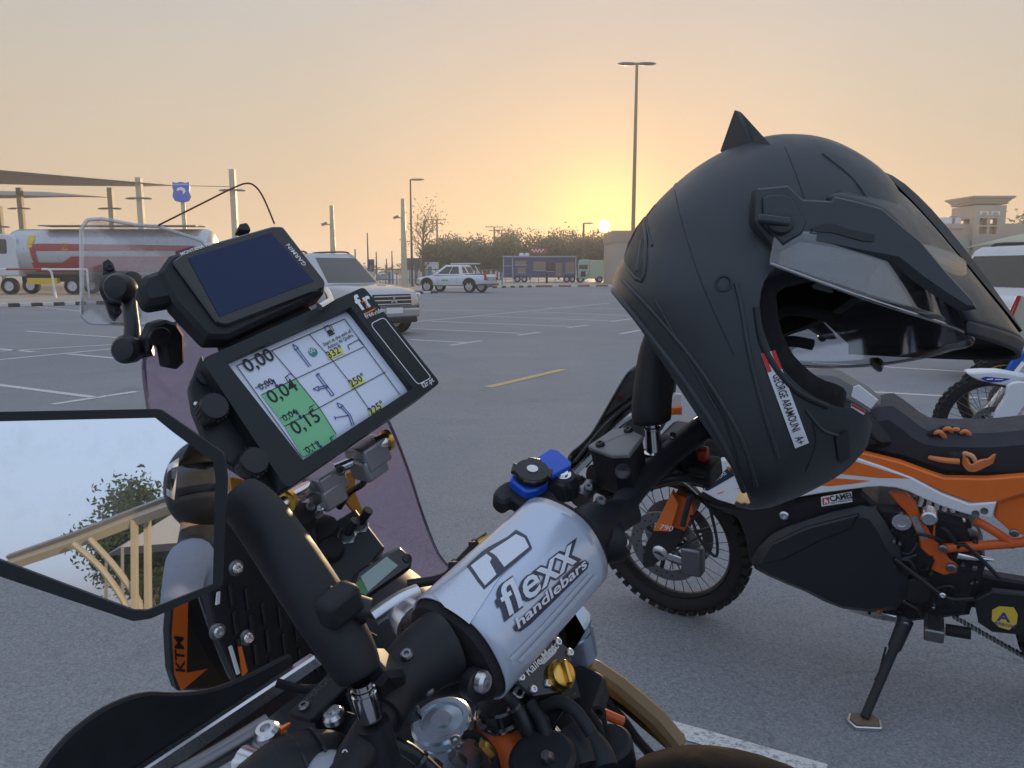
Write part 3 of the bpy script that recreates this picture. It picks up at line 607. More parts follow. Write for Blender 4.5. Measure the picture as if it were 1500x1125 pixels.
# ================================================================== CARS
def car(name, label, loc, head, L, W, H, paint, style='suv', cat='car', detail=True, zb=.28, wr=.37, plate=True, hoodz=1.08, group=None):
    """x forward, y left, z up about the middle of the car on the ground"""
    hx = V((head[0], head[1], 0)).normalized(); M = Matrix(((hx.x, -hx.y, 0, loc[0]), (hx.y, hx.x, 0, loc[1]), (0, 0, 1, 0), (0, 0, 0, 1)))
    t = thing(name, label, cat, (loc[0], loc[1], 0), group); h2 = L / 2; w2 = W / 2
    def bd(m, nm, mt, par=t, **k): return m.xf(M).build(nm, mt, par, **k)
    belt = hoodz
    def sec(x, z0, z1, wv, crown=.03):
        pts = [(wv * .80, z0), (wv * .96, z0 + .06), (wv, z0 + .28), (wv * 1.0, z1 - .28), (wv * .975, z1 - .07), (wv * .90, z1)]
        full = [V((x, y, z)) for y, z in pts] + [V((x, wv * .45, z1 + crown)), V((x, -wv * .45, z1 + crown))] + [V((x, -y, z)) for y, z in reversed(pts)]
        return full
    if style == 'pickup':
        st = [(-h2, zb + .28, 1.08, w2 * .93), (-h2 + .06, zb + .12, 1.14, w2 * .97), (-h2 + 1.5, zb, 1.15, w2), (-.2, zb, 1.13, w2), (h2 * .40, zb, 1.10, w2), (h2 * .62, zb, 1.07, w2 * .99), (h2 - .35, zb + .02, .98, w2 * .95), (h2 - .10, zb + .06, .90, w2 * .88), (h2, zb + .12, .74, w2 * .78)]
    else:
        st = [(-h2, zb + .25, belt - .12, w2 * .90), (-h2 + .08, zb + .08, belt - .02, w2 * .95), (-h2 + .7, zb, belt + .02, w2), (0, zb, belt + .0, w2), (h2 * .36, zb, belt, w2), (h2 * .62, zb, belt - .03, w2 * .99), (h2 - .38, zb + .02, belt - .09, w2 * .96), (h2 - .12, zb + .06, belt - .16, w2 * .90), (h2, zb + .12, belt - .32, w2 * .80)]
    m = MB(); m.rings([sec(*s) for s in st]); body = bd(m, 'body', paint, smooth=50)
    # greenhouse: base and roof outlines
    if style == 'pickup': x0b, x1b, x0t, x1t = -.95, 1.42, -.72, .55
    elif style == 'suv': x0b, x1b, x0t, x1t = -h2 + .10, h2 * .40, -h2 + .34, h2 * .06
    else: x0b, x1b, x0t, x1t = -h2 + .5, h2 * .42, -h2 + 1.1, h2 * .02
    zb_ = (1.12 if style == 'pickup' else belt - .02); zt_ = H - .05; wb, wt = w2 * .955, w2 * .76
    def gsec(z):
        q = (z - zb_) / (zt_ - zb_); xa, xb, ww = x0b + (x0t - x0b) * q, x1b + (x1t - x1b) * q, wb + (wt - wb) * q
        return [V((xa, -ww * .92, z)), V((xa + .10, -ww, z)), V((xb - .22, -ww, z)), V((xb - .02, -ww * .8, z)), V((xb, 0, z)), V((xb - .02, ww * .8, z)), V((xb - .22, ww, z)), V((xa + .10, ww, z)), V((xa, ww * .92, z))]
    top = [V((v.x * .97 + (x0t + x1t) * .015, v.y * .86, H)) for v in gsec(zt_)]
    m = MB(); m.rings([gsec(zb_), gsec((zb_ + zt_) / 2), gsec(zt_), top]); gh = bd(m, 'cabin', paint, smooth=45)
    def gpt(q, s):                     # point on the side of the cabin; q = 0..1 up, s = x
        z = zb_ + (zt_ - zb_) * q; return z, wb + (wt - wb) * q
    def xlim(q): return x0b + (x0t - x0b) * q, x1b + (x1t - x1b) * q
    for sd in (-1, 1):
        cuts = [.06, .47, .93] if style == 'pickup' else [.05, .30, .62, .93]
        for a, b in zip(cuts[:-1], cuts[1:]):
            m = MB(); q0, q1 = .14, .90; vs = []
            for q, e in ((q0, a + .015), (q0, b - .015), (q1, b - .015), (q1, a + .015)):
                xa, xb = xlim(q); z, y = gpt(q, 0); vs.append(V((xa + .08 + (xb - xa - .30) * e, sd * (y + .006), z)))
            m.add(vs, [(0, 1, 2, 3)]); bd(m, 'side_window', CARGL, smooth=0)
    m = MB(); vs = []
    for q, s in ((.10, -1), (.10, 1), (.92, 1), (.92, -1)):
        xa, xb = xlim(q); z, y = gpt(q, 0); vs.append((xb, y, z, s))
    m.add([V((x + .008, 0, z)) if s is None else V((x - .012, s * y * .76, z)) for x, y, z, s in vs] , [(0, 1, 2, 3)])
    m = MB()
    cols = []
    for k in range(7):
        f = -1 + k / 3
        col_ = []
        for q in (.10, .5, .92):
            xa, xb = xlim(q); z, y = gpt(q, 0); col_.append(V((xb + .010 - .02 * abs(f), f * y * .78, z)))
        cols.append(col_)
    m.add([p for c in cols for p in c], [(i * 3 + j, (i + 1) * 3 + j, (i + 1) * 3 + j + 1, i * 3 + j + 1) for i in range(6) for j in range(2)]); bd(m, 'windscreen', CARGL, smooth=60)
    m = MB(); vs = []
    for q, s in ((.22, -1), (.22, 1), (.88, 1), (.88, -1)):
        xa, xb = xlim(q); z, y = gpt(q, 0); vs.append(V((xa - .008, s * y * .84, z)))
    m.add(vs, [(0, 1, 2, 3)]); bd(m, 'rear_window', CARGL, smooth=0)
    ax_ = (h2 - .88, -h2 + (1.15 if style == 'pickup' else .98))
    for x in ax_:
        for sd in (-1, 1):
            m = MB(); n = 18; arc = [(x + (wr + .09) * math.cos(math.pi * k / n), zb - .02 + .12 + (wr + .05) * math.sin(math.pi * k / n)) for k in range(n + 1)]
            m.add([V((a, sd * (w2 + .004), b)) for a, b in arc], [tuple(range(n + 1))]); bd(m, 'wheel_arch', BLKM, smooth=0)
            a, b = MB(), MB(); wheel_simple(a, b, (x, sd * (w2 - .10), wr), (0, sd, 0), wr, .235, wr * .66); wo = bd(a, 'wheel', RUB); bd(b, 'rim', ALU, wo)
            s_ = MB()
            for k in range(6):
                an = k * math.pi / 3; s_.box(V((x + math.cos(an) * wr * .36, sd * (w2 + .015), wr + math.sin(an) * wr * .36)), ((math.cos(an), 0, math.sin(an)), (0, 1, 0), (-math.sin(an), 0, math.cos(an))), (wr * .56, .02, .07))
            bd(s_, 'spokes', ALU, wo)
    # trim
    for sd in (-1, 1):
        m = MB(); m.rings([[V((x1b - .42 + q * .02, sd * (w2 + a), zb_ + .12 + b)) for a, b in ((.0, 0), (.22, .0), (.24, .10), (.20, .17), (.0, .15))] for q in (0, 7)]); bd(m, 'door_mirror', paint if style != 'suv2' else BLK, bevel=.02)
        m = MB().box((-.15, sd * (w2 + .012), belt - .20), ((1, 0, 0), (0, 1, 0), (0, 0, 1)), (.20, .025, .03)); bd(m, 'door_handle', CHR)
        m = MB().box((-1.05, sd * (w2 + .012), belt - .20), ((1, 0, 0), (0, 1, 0), (0, 0, 1)), (.20, .025, .03)); bd(m, 'door_handle', CHR)
        for xx in (x1b - .55, -.55): bd(MB().box((xx, sd * (w2 + .001), (zb + belt) / 2), ((1, 0, 0), (0, 1, 0), (0, 0, 1)), (.012, .006, belt - zb - .25)), 'door_seam', BLKM)
        bd(MB().box((h2 - .26, sd * w2 * .80, belt - .27), (V((.8, sd * -.5, 0)).normalized(), V((sd * .5, .8, 0)).normalized(), (0, 0, 1)), (.16, .40, .19)), 'headlight', mat('headlamp', (.62, .64, .68), .12, .4), bevel=.04)
        bd(MB().box((-h2 + (.02 if style == 'pickup' else .05), sd * w2 * .90, (1.0 if style == 'pickup' else belt - .1)), ((1, 0, 0), (0, 1, 0), (0, 0, 1)), (.12, .14, .34)), 'tail_light', mat('tail_lamp', (.45, .02, .02), .2), bevel=.02)
        bd(MB().tube([V((h2 - .16, sd * w2 * .66, zb + .20)), V((h2 - .04, sd * w2 * .62, zb + .20))], .06, 10), 'fog_lamp', CHR)
    bd(MB().box((h2 - .035, 0, zb + .24), ((1, 0, 0), (0, 1, 0), (0, 0, 1)), (.16, W * .80, .22)), 'bumper', paint, bevel=.05)
    bd(MB().box((h2 - .03, 0, zb + .07), ((1, 0, 0), (0, 1, 0), (0, 0, 1)), (.14, W * .72, .12)), 'lower_bumper', BLKM, bevel=.03)
    g = bd(MB().box((h2 - .045, 0, belt - .33), (V((1, 0, .12)).normalized(), (0, 1, 0), V((-.12, 0, 1)).normalized()), (.10, W * .56, .26)), 'grille', BLKM, bevel=.02)
    for k in range(3): bd(MB().box((h2 + .012 - .012 * k, 0, belt - .42 + .085 * k), ((1, 0, 0), (0, 1, 0), (0, 0, 1)), (.03, W * .54, .028)), 'grille_bar', CHR, g, bevel=.008)
    em = MB()
    for k in range(3):
        an = R(90 + 120 * k); c = (math.cos(an) * .052, math.sin(an) * .052); dv = V((math.cos(an), math.sin(an))); nv = V((-dv.y, dv.x))
        em.prism(PL((h2 + .03, 0, belt - .335), (0, 1, 0), (0, 0, 1)), [tuple(dv * .0), tuple(dv * .055 + nv * .032), tuple(dv * .11), tuple(dv * .055 - nv * .032)], 0, .012)
    bd(em, 'emblem', CHR, g)
    if plate: bd(MB().box((h2 + .055, 0, zb + .30), ((1, 0, 0), (0, 1, 0), (0, 0, 1)), (.012, .46, .13)), 'number_plate', WHT)
    if style == 'suv':
        for sd in (-1, 1): bd(MB().tube(smooth_open([V((x0t + .2, sd * wt * .84, H - .01)), V((x0t + .4, sd * wt * .86, H + .05)), V((x1t - .5, sd * wt * .86, H + .05)), V((x1t - .25, sd * wt * .84, H - .01))], 4), .022, 8), 'roof_rail', BLK)
    if style == 'pickup':
        bd(MB().abox((-h2 + .12, -w2 * .82, 1.165), (-1.05, w2 * .82, 1.20)), 'bed_cover', BLKM)
        for sd in (-1, 1): bd(MB().tube([V((-1.0, sd * w2 * .80, 1.72)), V((-1.35, sd * w2 * .82, 1.18))], .035, 8), 'roll_bar', WHT)
        bd(MB().box((-h2 - .06, 0, .52), ((1, 0, 0), (0, 1, 0), (0, 0, 1)), (.16, W * .86, .14)), 'rear_bumper', STEEL, bevel=.02)
        bd(MB().box((-h2 - .01, 0, .90), ((1, 0, 0), (0, 1, 0), (0, 0, 1)), (.03, W * .60, .22)), 'tailgate_print', mat('print_grey', (.45, .43, .46), .5))
        bd(MB().box((.35, w2 + .006, .78), ((1, 0, 0), (0, 1, 0), (0, 0, 1)), (.5, .006, .12)), 'door_logo', mat('logo_green', (.18, .42, .16), .5))
        bd(MB().tube([V((-h2 + .1, w2 * .3, .40)), V((-h2 - .25, w2 * .3, .42))], .05, 8), 'tow_bar', CHR)
    return t
SILV = mat('silver_paint', (.40, .42, .45), .26, .55, rvar=.04, var=.02, coat=.6, vs=2); CWHT = mat('white_paint', (.66, .68, .72), .28, rvar=.04, var=.02, coat=.6, vs=2)
hd = V((.72, -.69, 0)).normalized(); fp = G(574, 492)
car('silver_suv', 'silver off-road SUV with chrome grille behind the roadbook holder', (fp.x - hd.x * 2.35, fp.y - hd.y * 2.35), hd, 4.85, 1.88, 1.88, SILV, 'suv', hoodz=1.14, wr=.39)
pc = G(665, 428.6)
car('white_pickup', 'white double-cab pickup parked by the far kerb', (pc.x + .1, pc.y + .9), (-.90, .43), 5.2, 1.85, 1.78, CWHT, 'pickup', cat='pickup truck', zb=.42, wr=.40, plate=False)
car('white_suv', 'white SUV with dark rear quarter window parked behind the dirt bikes', (8.62, 10.4), (1, .10), 4.9, 1.92, 1.80, CWHT, 'suv', hoodz=1.16, wr=.38)
car('white_saloon', 'white saloon parked in front of the white SUV, mostly hidden', (9.15, 7.9), (-1, -.06), 4.7, 1.82, 1.40, CWHT, 'sedan', hoodz=1.02, wr=.33)
# ================================================================== NEAR MOTORCYCLE (its cockpit)
AO = V((.02613, .72393, 1.22782)); AX = V((.60016507, .73520221, .31508666)); AF = V((-.7746612, .63237649, 0)); AU = V((-.1992534, -.24408541, .9490629))
def LW(r, f, u): return AO + AX * r + AF * f + AU * u
def LA(px, py, r=None, f=None, u=None):
    n, v = ((AX, r), (AF, f), (AU, u))[0 if r is not None else 1 if f is not None else 2]
    d = ray(px, py); return EYE + d * ((v - (EYE - AO).dot(n)) / d.dot(n))
bikeA = thing('adventure_motorcycle', 'adventure motorcycle with roadbook tower and silver bar pad on its cockpit', 'motorcycle', (AO.x + .35, AO.y - .2, 0))
A = bikeA
GOLD = mat('gold_anodised', (.75, .45, .10), .3, 1.0, var=.05); GOLDP = mat('amber_bracket', (.55, .24, .03), .4, .4); DGREY = mat('satin_dark', (.010, .015, .019), .42, var=.2, spec=.35)
def screw(c, n, r, par, mt=CHR, nm='screw'):
    c = V(c); n = V(n).normalized(); m = MB(); m.lathe(c, n, [(0, r), (r * .5, r), (r * .8, r * .75), (r * .8, r * .42), (r * .35, r * .40), (r * .35, .0001)], 14); return m.build(nm, mt, par)
# ---- roadbook holder
q1 = lambda x, y: (240 + x / 3.571, 400 + y / 3.571)
RBP = PL((-.17630, .74214, 1.39778), (.593, .737, .323), (-.577, .110, .809))
rb = [(295, 526), (533, 420), (645, 561), (420, 716)]
win = [q1(325, 463), q1(978, 178), q1(1303, 602), q1(728, 978)]
m = MB(); o2 = rounded([RBP.uv(*p) for p in rb], .006); w2_ = [RBP.uv(*p) for p in win]
if area2(o2) < 0: o2 = o2[::-1]
# bezel ring: outer outline, inner window, box behind
def ringface(mb, pl, outer, inner, h):
    bm = bmesh.new(); vo = [bm.verts.new(pl.pt(a, b, h)) for a, b in outer]; vi = [bm.verts.new(pl.pt(a, b, h)) for a, b in inner]
    eo = [bm.edges.new((vo[i], vo[(i + 1) % len(vo)])) for i in range(len(vo))]; ei = [bm.edges.new((vi[i], vi[(i + 1) % len(vi)])) for i in range(len(vi))]
    bmesh.ops.triangle_fill(bm, edges=eo + ei, use_beauty=True); bm.verts.index_update()
    mb.add([v.co for v in bm.verts], [tuple(v.index for v in f.verts) for f in bm.faces]); bm.free()
ringface(m, RBP, o2, w2_, 0)
m.rings([[RBP.pt(a, b, h) for a, b in pp] for pp, h in ((o2, 0), (o2, -.050), (inset(o2, .01), -.056))], cap=True, cap0=False)
m.rings([[RBP.pt(a, b, h) for a, b in w2_] for h in (0, -.012)], cap=False)
rbo = m.build('roadbook_holder', DGREY, A, smooth=30)
PAPER = mat('paper', (.74, .79, .90), .75, var=.02); GRNP = mat('paper_green', (.22, .58, .30), .75, var=.02); YELP = mat('paper_yellow', (.70, .72, .18), .75, var=0); BLUP = mat('print_blue', (.03, .05, .25), .7, var=0)
PPL = RBP.shift(-.0095)
# paper sheet, rolling away at the two ends
pm = MB(); cs = [RBP.uv(*p) for p in win]
def pap(a, b):
    x = (cs[0][0] * (1 - a) + cs[1][0] * a) * (1 - b) + (cs[3][0] * (1 - a) + cs[2][0] * a) * b; y = (cs[0][1] * (1 - a) + cs[1][1] * a) * (1 - b) + (cs[3][1] * (1 - a) + cs[2][1] * a) * b
    e = min(b, 1 - b); h = -.0098 - max(0, .06 - e) ** 2 * .6; return RBP.pt(x * 1.02, y * 1.02, h)
pm.surf(pap, 6, 24); paper = pm.build('roadbook_paper', PAPER, rbo)
PP = PL(RBP.o - RBP.n * .0090, RBP.x, RBP.y)
for pts in ([(510, 637), (690, 553), (815, 708), (632, 802)], [(634, 806), (818, 712), (903, 842), (893, 880), (728, 962)]): flat(PP, [q1(*p) for p in pts], GRNP, 'green_cell', paper, .0001)
for pts in ([(848, 418), (925, 385), (942, 420), (862, 455)], [(968, 575), (1035, 540), (1052, 572), (982, 605)], [(1072, 722), (1135, 687), (1143, 712), (1080, 748)]): flat(PP, [q1(*p) for p in pts], YELP, 'yellow_box', paper, .0002)
lm = MB()
for a, b in (((380, 485), (945, 240)), ((380, 485), (722, 965)), ((945, 240), (1238, 640)), ((478, 602), (572, 557)), ((572, 557), (592, 592)), ((510, 637), (1048, 385)), ((632, 802), (1160, 517)),
             ((565, 408), (690, 553)), ((690, 553), (815, 708)), ((815, 708), (902, 845)), ((760, 320), (885, 460)), ((885, 460), (1000, 607)), ((1000, 607), (1092, 740)),
             ((635, 545), (662, 524)), ((635, 545), (650, 572)), ((662, 524), (690, 553)), ((606, 760), (692, 716)), ((692, 716), (712, 752)), ((760, 705), (785, 688)), ((760, 705), (772, 730)), ((728, 925), (806, 882)), ((806, 882), (820, 912)), ((868, 862), (888, 850)), ((868, 862), (878, 885)),
             ((962, 378), (1018, 348)), ((962, 378), (972, 402)), ((1018, 348), (1046, 378))):
    strip(PP, q1(*a), q1(*b), .0008, lm, .0003)
lm.build('table_line', INK, paper, smooth=0)
ar = MB()
for a, b in (((700, 395), (770, 488)), ((690, 402), (760, 492)), ((808, 530), (890, 636)), ((798, 536), (878, 643)), ((798, 536), (808, 530)), ((890, 636), (878, 643)), ((808, 598), (848, 588)), ((810, 608), (856, 598)), ((848, 590), (862, 600)), ((925, 700), (965, 745)), ((933, 694), (975, 742)), ((965, 745), (985, 800)), ((975, 742), (996, 796)), ((895, 757), (970, 744)), ((893, 748), (898, 768)), ((795, 530), (815, 524)),
             ((674, 372), (686, 402)), ((686, 402), (704, 390)), ((704, 390), (674, 372)), ((780, 607), (808, 592)), ((808, 592), (812, 616)), ((812, 616), (780, 607)), ((905, 678), (916, 706)), ((916, 706), (938, 694)), ((938, 694), (905, 678))):
    strip(PP, q1(*a), q1(*b), .0009, ar, .0003)
for c in ((590, 590), (712, 752), (820, 908)):
    a0 = PP.uv(*q1(*c)); ar.add([PP.pt(a0[0] + dx, a0[1] + dy, .0003) for dx, dy in ((-.002, .001), (.002, .001), (0, -.0032))], [(0, 1, 2)])
    strip(PP, (a0[0], a0[1] + .0065), a0, .001, ar, .0003, px=False)
tag(ar.build('tulip_arrow', BLUP, paper, smooth=0), kind='stuff')
c0 = PP.uv(*q1(780, 413)); flat(PP, [(c0[0] + .0048 * math.cos(k * .3927), c0[1] + .0048 * math.sin(k * .3927)) for k in range(16)], mat('print_teal', (.05, .28, .20), .7, var=0), 'waypoint_dot', paper, .0002, px=False)
PUMP = MB(); b0 = PP.uv(*q1(866, 332)); 
for x0, y0, x1, y1 in ((0, 0, .0075, .0015), (.0006, .0018, .0068, .0062), (.0006, .0066, .0014, .011), (.006, .0066, .0068, .011), (.0006, .0106, .0068, .0114), (.0085, .003, .0092, .010), (.0068, .003, .0092, .0036), (.0068, .010, .009, .0106)):
    PUMP.add([PP.pt(b0[0] + a, b0[1] + b, .0003) for a, b in ((x0, y0), (x1, y0), (x1, y1), (x0, y1))], [(0, 1, 2, 3)])
PUMP.build('pump_symbol', INK, paper, smooth=0)
for s, p, sz, off in (('0,00', (440, 522), .0188, .012), ('0,04', (566, 686), .0188, .012), ('0,15', (690, 849), .0188, .012), ('0,00', (507, 614), .0092, .01), ('0,04', (632, 777), .0092, .01), ('0,11', (752, 945), .0092, .01), ('332°', (864, 449), .0108, .01), ('250°', (982, 598), .0108, .01), ('225°', (1083, 744), .0108, .01), ('1', (648, 556), .005, 0), ('2', (771, 715), .005, 0), ('3', (876, 878), .005, 0),
                      ('Start at the exit of', (838, 383), .0050, .012), ('Adnoc Al Qudra', (862, 398), .0050, .012)):
    letter(s, on_plane(PP, *q1(*p), .0004), INK, paper, sz, off=off, name='printing')
letter('00', on_plane(PP, *q1(766, 424), .0004), WINK, paper, .0068, name='printing')
# red light strip on the window's right side, front print
letter('f', on_plane(RBP, *q1(1030, 196)), WINK, rbo, .024, off=.03); letter('r', on_plane(RBP, *q1(1064, 182)), WINK, rbo, .024, off=.03); letter('2', on_plane(RBP, *q1(1055, 188)), mat('print_orange', (.75, .18, .04), .5, var=0), rbo, .013)
flat(RBP, [q1(*p) for p in ((1042, 212), (1062, 206), (1090, 190), (1112, 178), (1096, 196), (1068, 212), (1048, 220))], MATS['print_orange'], 'swoosh', rbo)
letter('free', on_plane(RBP, *q1(1058, 240)), WINK, rbo, .0072, off=.01); letter('to', on_plane(RBP, *q1(1092, 227)), MATS['print_orange'], rbo, .0066); letter('ride', on_plane(RBP, *q1(1107, 221)), WINK, rbo, .0072, off=.01)
letter('f2r.pt', on_plane(RBP, *q1(1357, 603)), WINK, rbo, .0078, off=.012)
lm = MB(); fr = [RBP.uv(*q1(*p)) for p in ((1078, 268), (1150, 232), (1392, 540), (1390, 552), (1328, 585))]; fr = rounded(fr, .005, 5)
for i in range(len(fr)): strip(RBP, fr[i], fr[(i + 1) % len(fr)], .0009, lm, .0006, px=False)
lm.build('outline_print', WINK, rbo, smooth=0)
# side plate with the knobs
spl_ = [(296, 520), (278, 565), (284, 600), (300, 640), (318, 668), (400, 722), (420, 716), (300, 530)]
SPP = RBP.shift(-.020)
MB().prism(SPP, spl_, -.012, 0, .0015, px=True).build('side_plate', DGREY, rbo)
for px, py in ((306, 606), (364, 684)):
    c = SPP.px(px, py); kb = MB().lathe(c, RBP.n, [(0, .0125), (.003, .0128), (.017, .0128), (.020, .0115), (.0205, .0001)], 40)
    for k in range(0, len(kb.v) - 1):
        pass
    ko = kb.build('winding_knob', BLK, rbo)
    rib = MB()
    for k in range(20):
        a = k * math.pi / 10; dv = RBP.x * math.cos(a) + RBP.y * math.sin(a); rib.box(c + dv * .0128 + RBP.n * .010, (dv, RBP.n.cross(dv), RBP.n), (.0016, .0018, .013))
    rib.build('grip_ribs', BLK, ko)
for px, py, r in ((302, 553, .0042), (410, 690, .0042), (287, 592, .0022), (379, 710, .003)): screw(SPP.px(px, py) , RBP.n, r, rbo)
for px, py in ((302, 553), (410, 690)): MB().lathe(SPP.px(px, py) - RBP.n * .0005, RBP.n, [(0, .0085), (.004, .0085), (.005, .007)], 20).build('bolt_boss', BLKM, rbo)
# ---- GPS on top
GP = PL(P(367, 410, .735), (.593, .737, .323), (-.577, .110, .809))
gq = lambda x, y: (200 + x / 3.26, 320 + y / 3.26)
gout = [gq(*p) for p in ((255, 135), (640, 25), (705, 25), (912, 290), (905, 350), (450, 560), (345, 560), (185, 390), (110, 240), (165, 160))]
g_ = MB().prism(GP, rounded([GP.uv(*p) for p in gout], .006, 4), -.030, -.004, .004).build('gps_unit', BLKM, A)
scr = [gq(*p) for p in ((245, 150), (650, 36), (700, 36), (905, 300), (890, 335), (430, 510), (385, 500), (170, 205))]
fce = MB().prism(GP, rounded([GP.uv(*p) for p in scr], .005, 4), -.004, .0, .0015).build('screen_bezel', BLKG, g_)
SCRN = mat('lcd_glass', (.004, .016, .070), .14, var=.1, vs=9, spec=.35)
flat(GP, [gq(*p) for p in ((245, 190), (640, 70), (845, 300), (395, 470))], SCRN, 'screen', g_, .0006)
letter('MONTANA 700', on_plane(GP, *gq(213, 180)), WINK, g_, .0048, off=.012); letter('GARMIN', on_plane(GP, *gq(812, 222), ang=R(96)), WINK, g_, .0068, off=.012, space=1.1)
nub = [gq(*p) for p in ((5, 330), (35, 275), (150, 235), (215, 310), (185, 395), (45, 420))]
MB().prism(GP.shift(-.012), rounded([GP.shift(-.012).uv(*p) for p in nub], .008, 4), -.020, .004, .005).build('antenna_stub', BLKM, g_)
tb = [gq(*p) for p in ((478, 60), (490, 30), (525, 22), (540, 45), (545, 65))]; MB().prism(GP.shift(-.014), rounded([GP.shift(-.014).uv(*p) for p in tb], .003), -.010, .002, .001).build('mount_latch', BLK, g_)
MB().prism(GP.shift(-.03), [GP.shift(-.03).uv(*p) for p in (gq(190, 150), gq(270, 125), gq(300, 160), gq(200, 230))], -.006, -.001, .001).build('memory_door', mat('dark_red', (.12, .02, .03), .5), g_)
mn = [gq(*p) for p in ((400, 560), (800, 390), (860, 450), (430, 620))]; MB().prism(GP.shift(-.024), [GP.shift(-.024).uv(*p) for p in mn], -.02, .0, .002).build('gps_bracket', BLKM, A)
MB().tube([P(468, 450, .75), P(485, 440, .77), P(478, 425, .80)], .0035, 8).build('bracket_pin', CHR, A)
# ---- purple tinted windscreen
WP_ = PL(LW(-.05, .325, 0), AX, AU * .99 - AF * .10)
wout = [(212, 540), (216, 512), (232, 492), (262, 470), (330, 438), (395, 415), (440, 420), (495, 480), (545, 565), (580, 640), (600, 692), (622, 760), (643, 812), (664, 842), (640, 872), (560, 900), (440, 930), (380, 985), (346, 1002), (316, 940), (292, 872), (262, 775), (236, 680), (219, 600)]
wuv = smooth_closed([WP_.uv(*p) for p in wout], 3)
def bulged(pl, uv, bul, th):
    """closed outline filled with a fan of rings, bowed out along the normal, with real thickness"""
    cx = sum(a for a, b in uv) / len(uv); cy = sum(b for a, b in uv) / len(uv); m = MB()
    lv = [1, .93, .8, .6, .4, .2, .02]
    for sgn in (0, 1):
        m.rings([[pl.pt(cx + (a - cx) * k, cy + (b - cy) * k, -bul * (1 - k * k) - (th if sgn else 0)) for a, b in uv] for k in lv], cap=True, cap0=False)
    m.rings([[pl.pt(a, b, h) for a, b in uv] for h in (0, -th)], cap=False); return m
PURP = pane('purple_screen', (.91, .81, .90), .05, .05, .35, .16)
ws = bulged(WP_, wuv, .03, .003).build('windscreen', PURP, A, smooth=60)
edge = MB(); pts = [WP_.pt(a, b, -.0015) for a, b in wuv]; edge.tube(pts + [pts[0]], .0022, 6); edge.build('edge_bead', pane('edge_plastic', (.55, .50, .62), .25, .1, .6), ws)
# ---- clear deflector above the screen, on its ball arm
DP = PL(P(240, 400, .86), (.78, .52, .20), (-.28, .05, .95))
dout = [(119, 335), (128, 321), (150, 320), (200, 329), (232, 331), (262, 341), (295, 352), (322, 378), (330, 420), (328, 474), (200, 475), (131, 473), (120, 462)]
duv = rounded([DP.uv(*p) for p in dout], .006, 3)
CLR = pane('clear_acrylic', (.93, .94, .96), .09, .05, .40, .46)
df = bulged(DP, duv, .012, .0045).build('wind_deflector', CLR, A, smooth=60)
edm = MB(); pts = [DP.pt(a, b, -.002) for a, b in duv]; edm.tube(pts + [pts[0]], .0021, 6); edm.build('edge_bead', pane('clear_edge', (.75, .76, .80), .35, .12, .7), df)
red = MB().tube(smooth_open([DP.px(*p, .002) for p in ((232, 330), (300, 296), (338, 277), (361, 268.5), (375, 274), (387, 292), (402, 328))], 4), .0011, 6); red.build('edge_cable', mat('dark_red_line', (.14, .02, .02), .5), df)
q2 = lambda x, y: (100 + x / 5.769, 310 + y / 5.769)
pl_ = DP.shift(.006); MB().prism(pl_, rounded([pl_.uv(*q2(*p)) for p in ((290, 430), (335, 405), (375, 440), (415, 560), (360, 555), (315, 610), (325, 720), (380, 780), (440, 790), (440, 870), (395, 920), (350, 880), (290, 700))], .002), -.012, .004, .001).build('clamp_plate', BLK, A)
for p in ((345, 480), (412, 848)): screw(pl_.px(*q2(*p)) + DP.n * .004, DP.n, .0045, A, BLK)
MB().lathe(pl_.px(*q2(385, 655)), DP.n * .5 + RT * .75, [(0, .018), (.012, .019), (.030, .0165), (.034, .010)], 24).build('swivel_knob', BLK, A)
c = P(*q2(500, 660), .76); MB().lathe(c - FW * .006, -FW, [(0, .0135), (.012, .0145), (.018, .011), (.020, .0001)], 24).build('ball_joint', BLK, A)
MB().tube([c, P(*q2(520, 800), .752), P(*q2(540, 980), .742), P(*q2(540, 1140), .736)], [.0085, .0068, .0072, .0085], 14).build('deflector_arm', BLK, A)
c = P(198, 513, .735); MB().lathe(c - FW * .007, -FW, [(0, .0125), (.012, .0135), (.017, .010), (.018, .0001)], 24).build('ball_joint', BLK, A)
MB().tube([P(198, 513, .735), P(222, 508, .738)], .009, 12).build('joint_stem', BLK, A)
clp = [(212, 495), (222, 474), (242, 468), (258, 474), (268, 490), (269, 530), (258, 541), (242, 538), (238, 512), (228, 496), (218, 520), (212, 515)]
kp = PL(P(240, 505, .735), AX, AU); MB().prism(kp, rounded([kp.uv(*p) for p in clp], .004), -.014, .004, .003).build('screen_clamp', BLKM, A)
MB().prism(kp.shift(.004), [(kp.shift(.004).uv(232, 493)[0] + .011 * math.cos(k * .524), kp.shift(.004).uv(232, 493)[1] + .009 * math.sin(k * .524)) for k in range(12)], 0, .004, .001).build('clamp_cap', BLK, A)
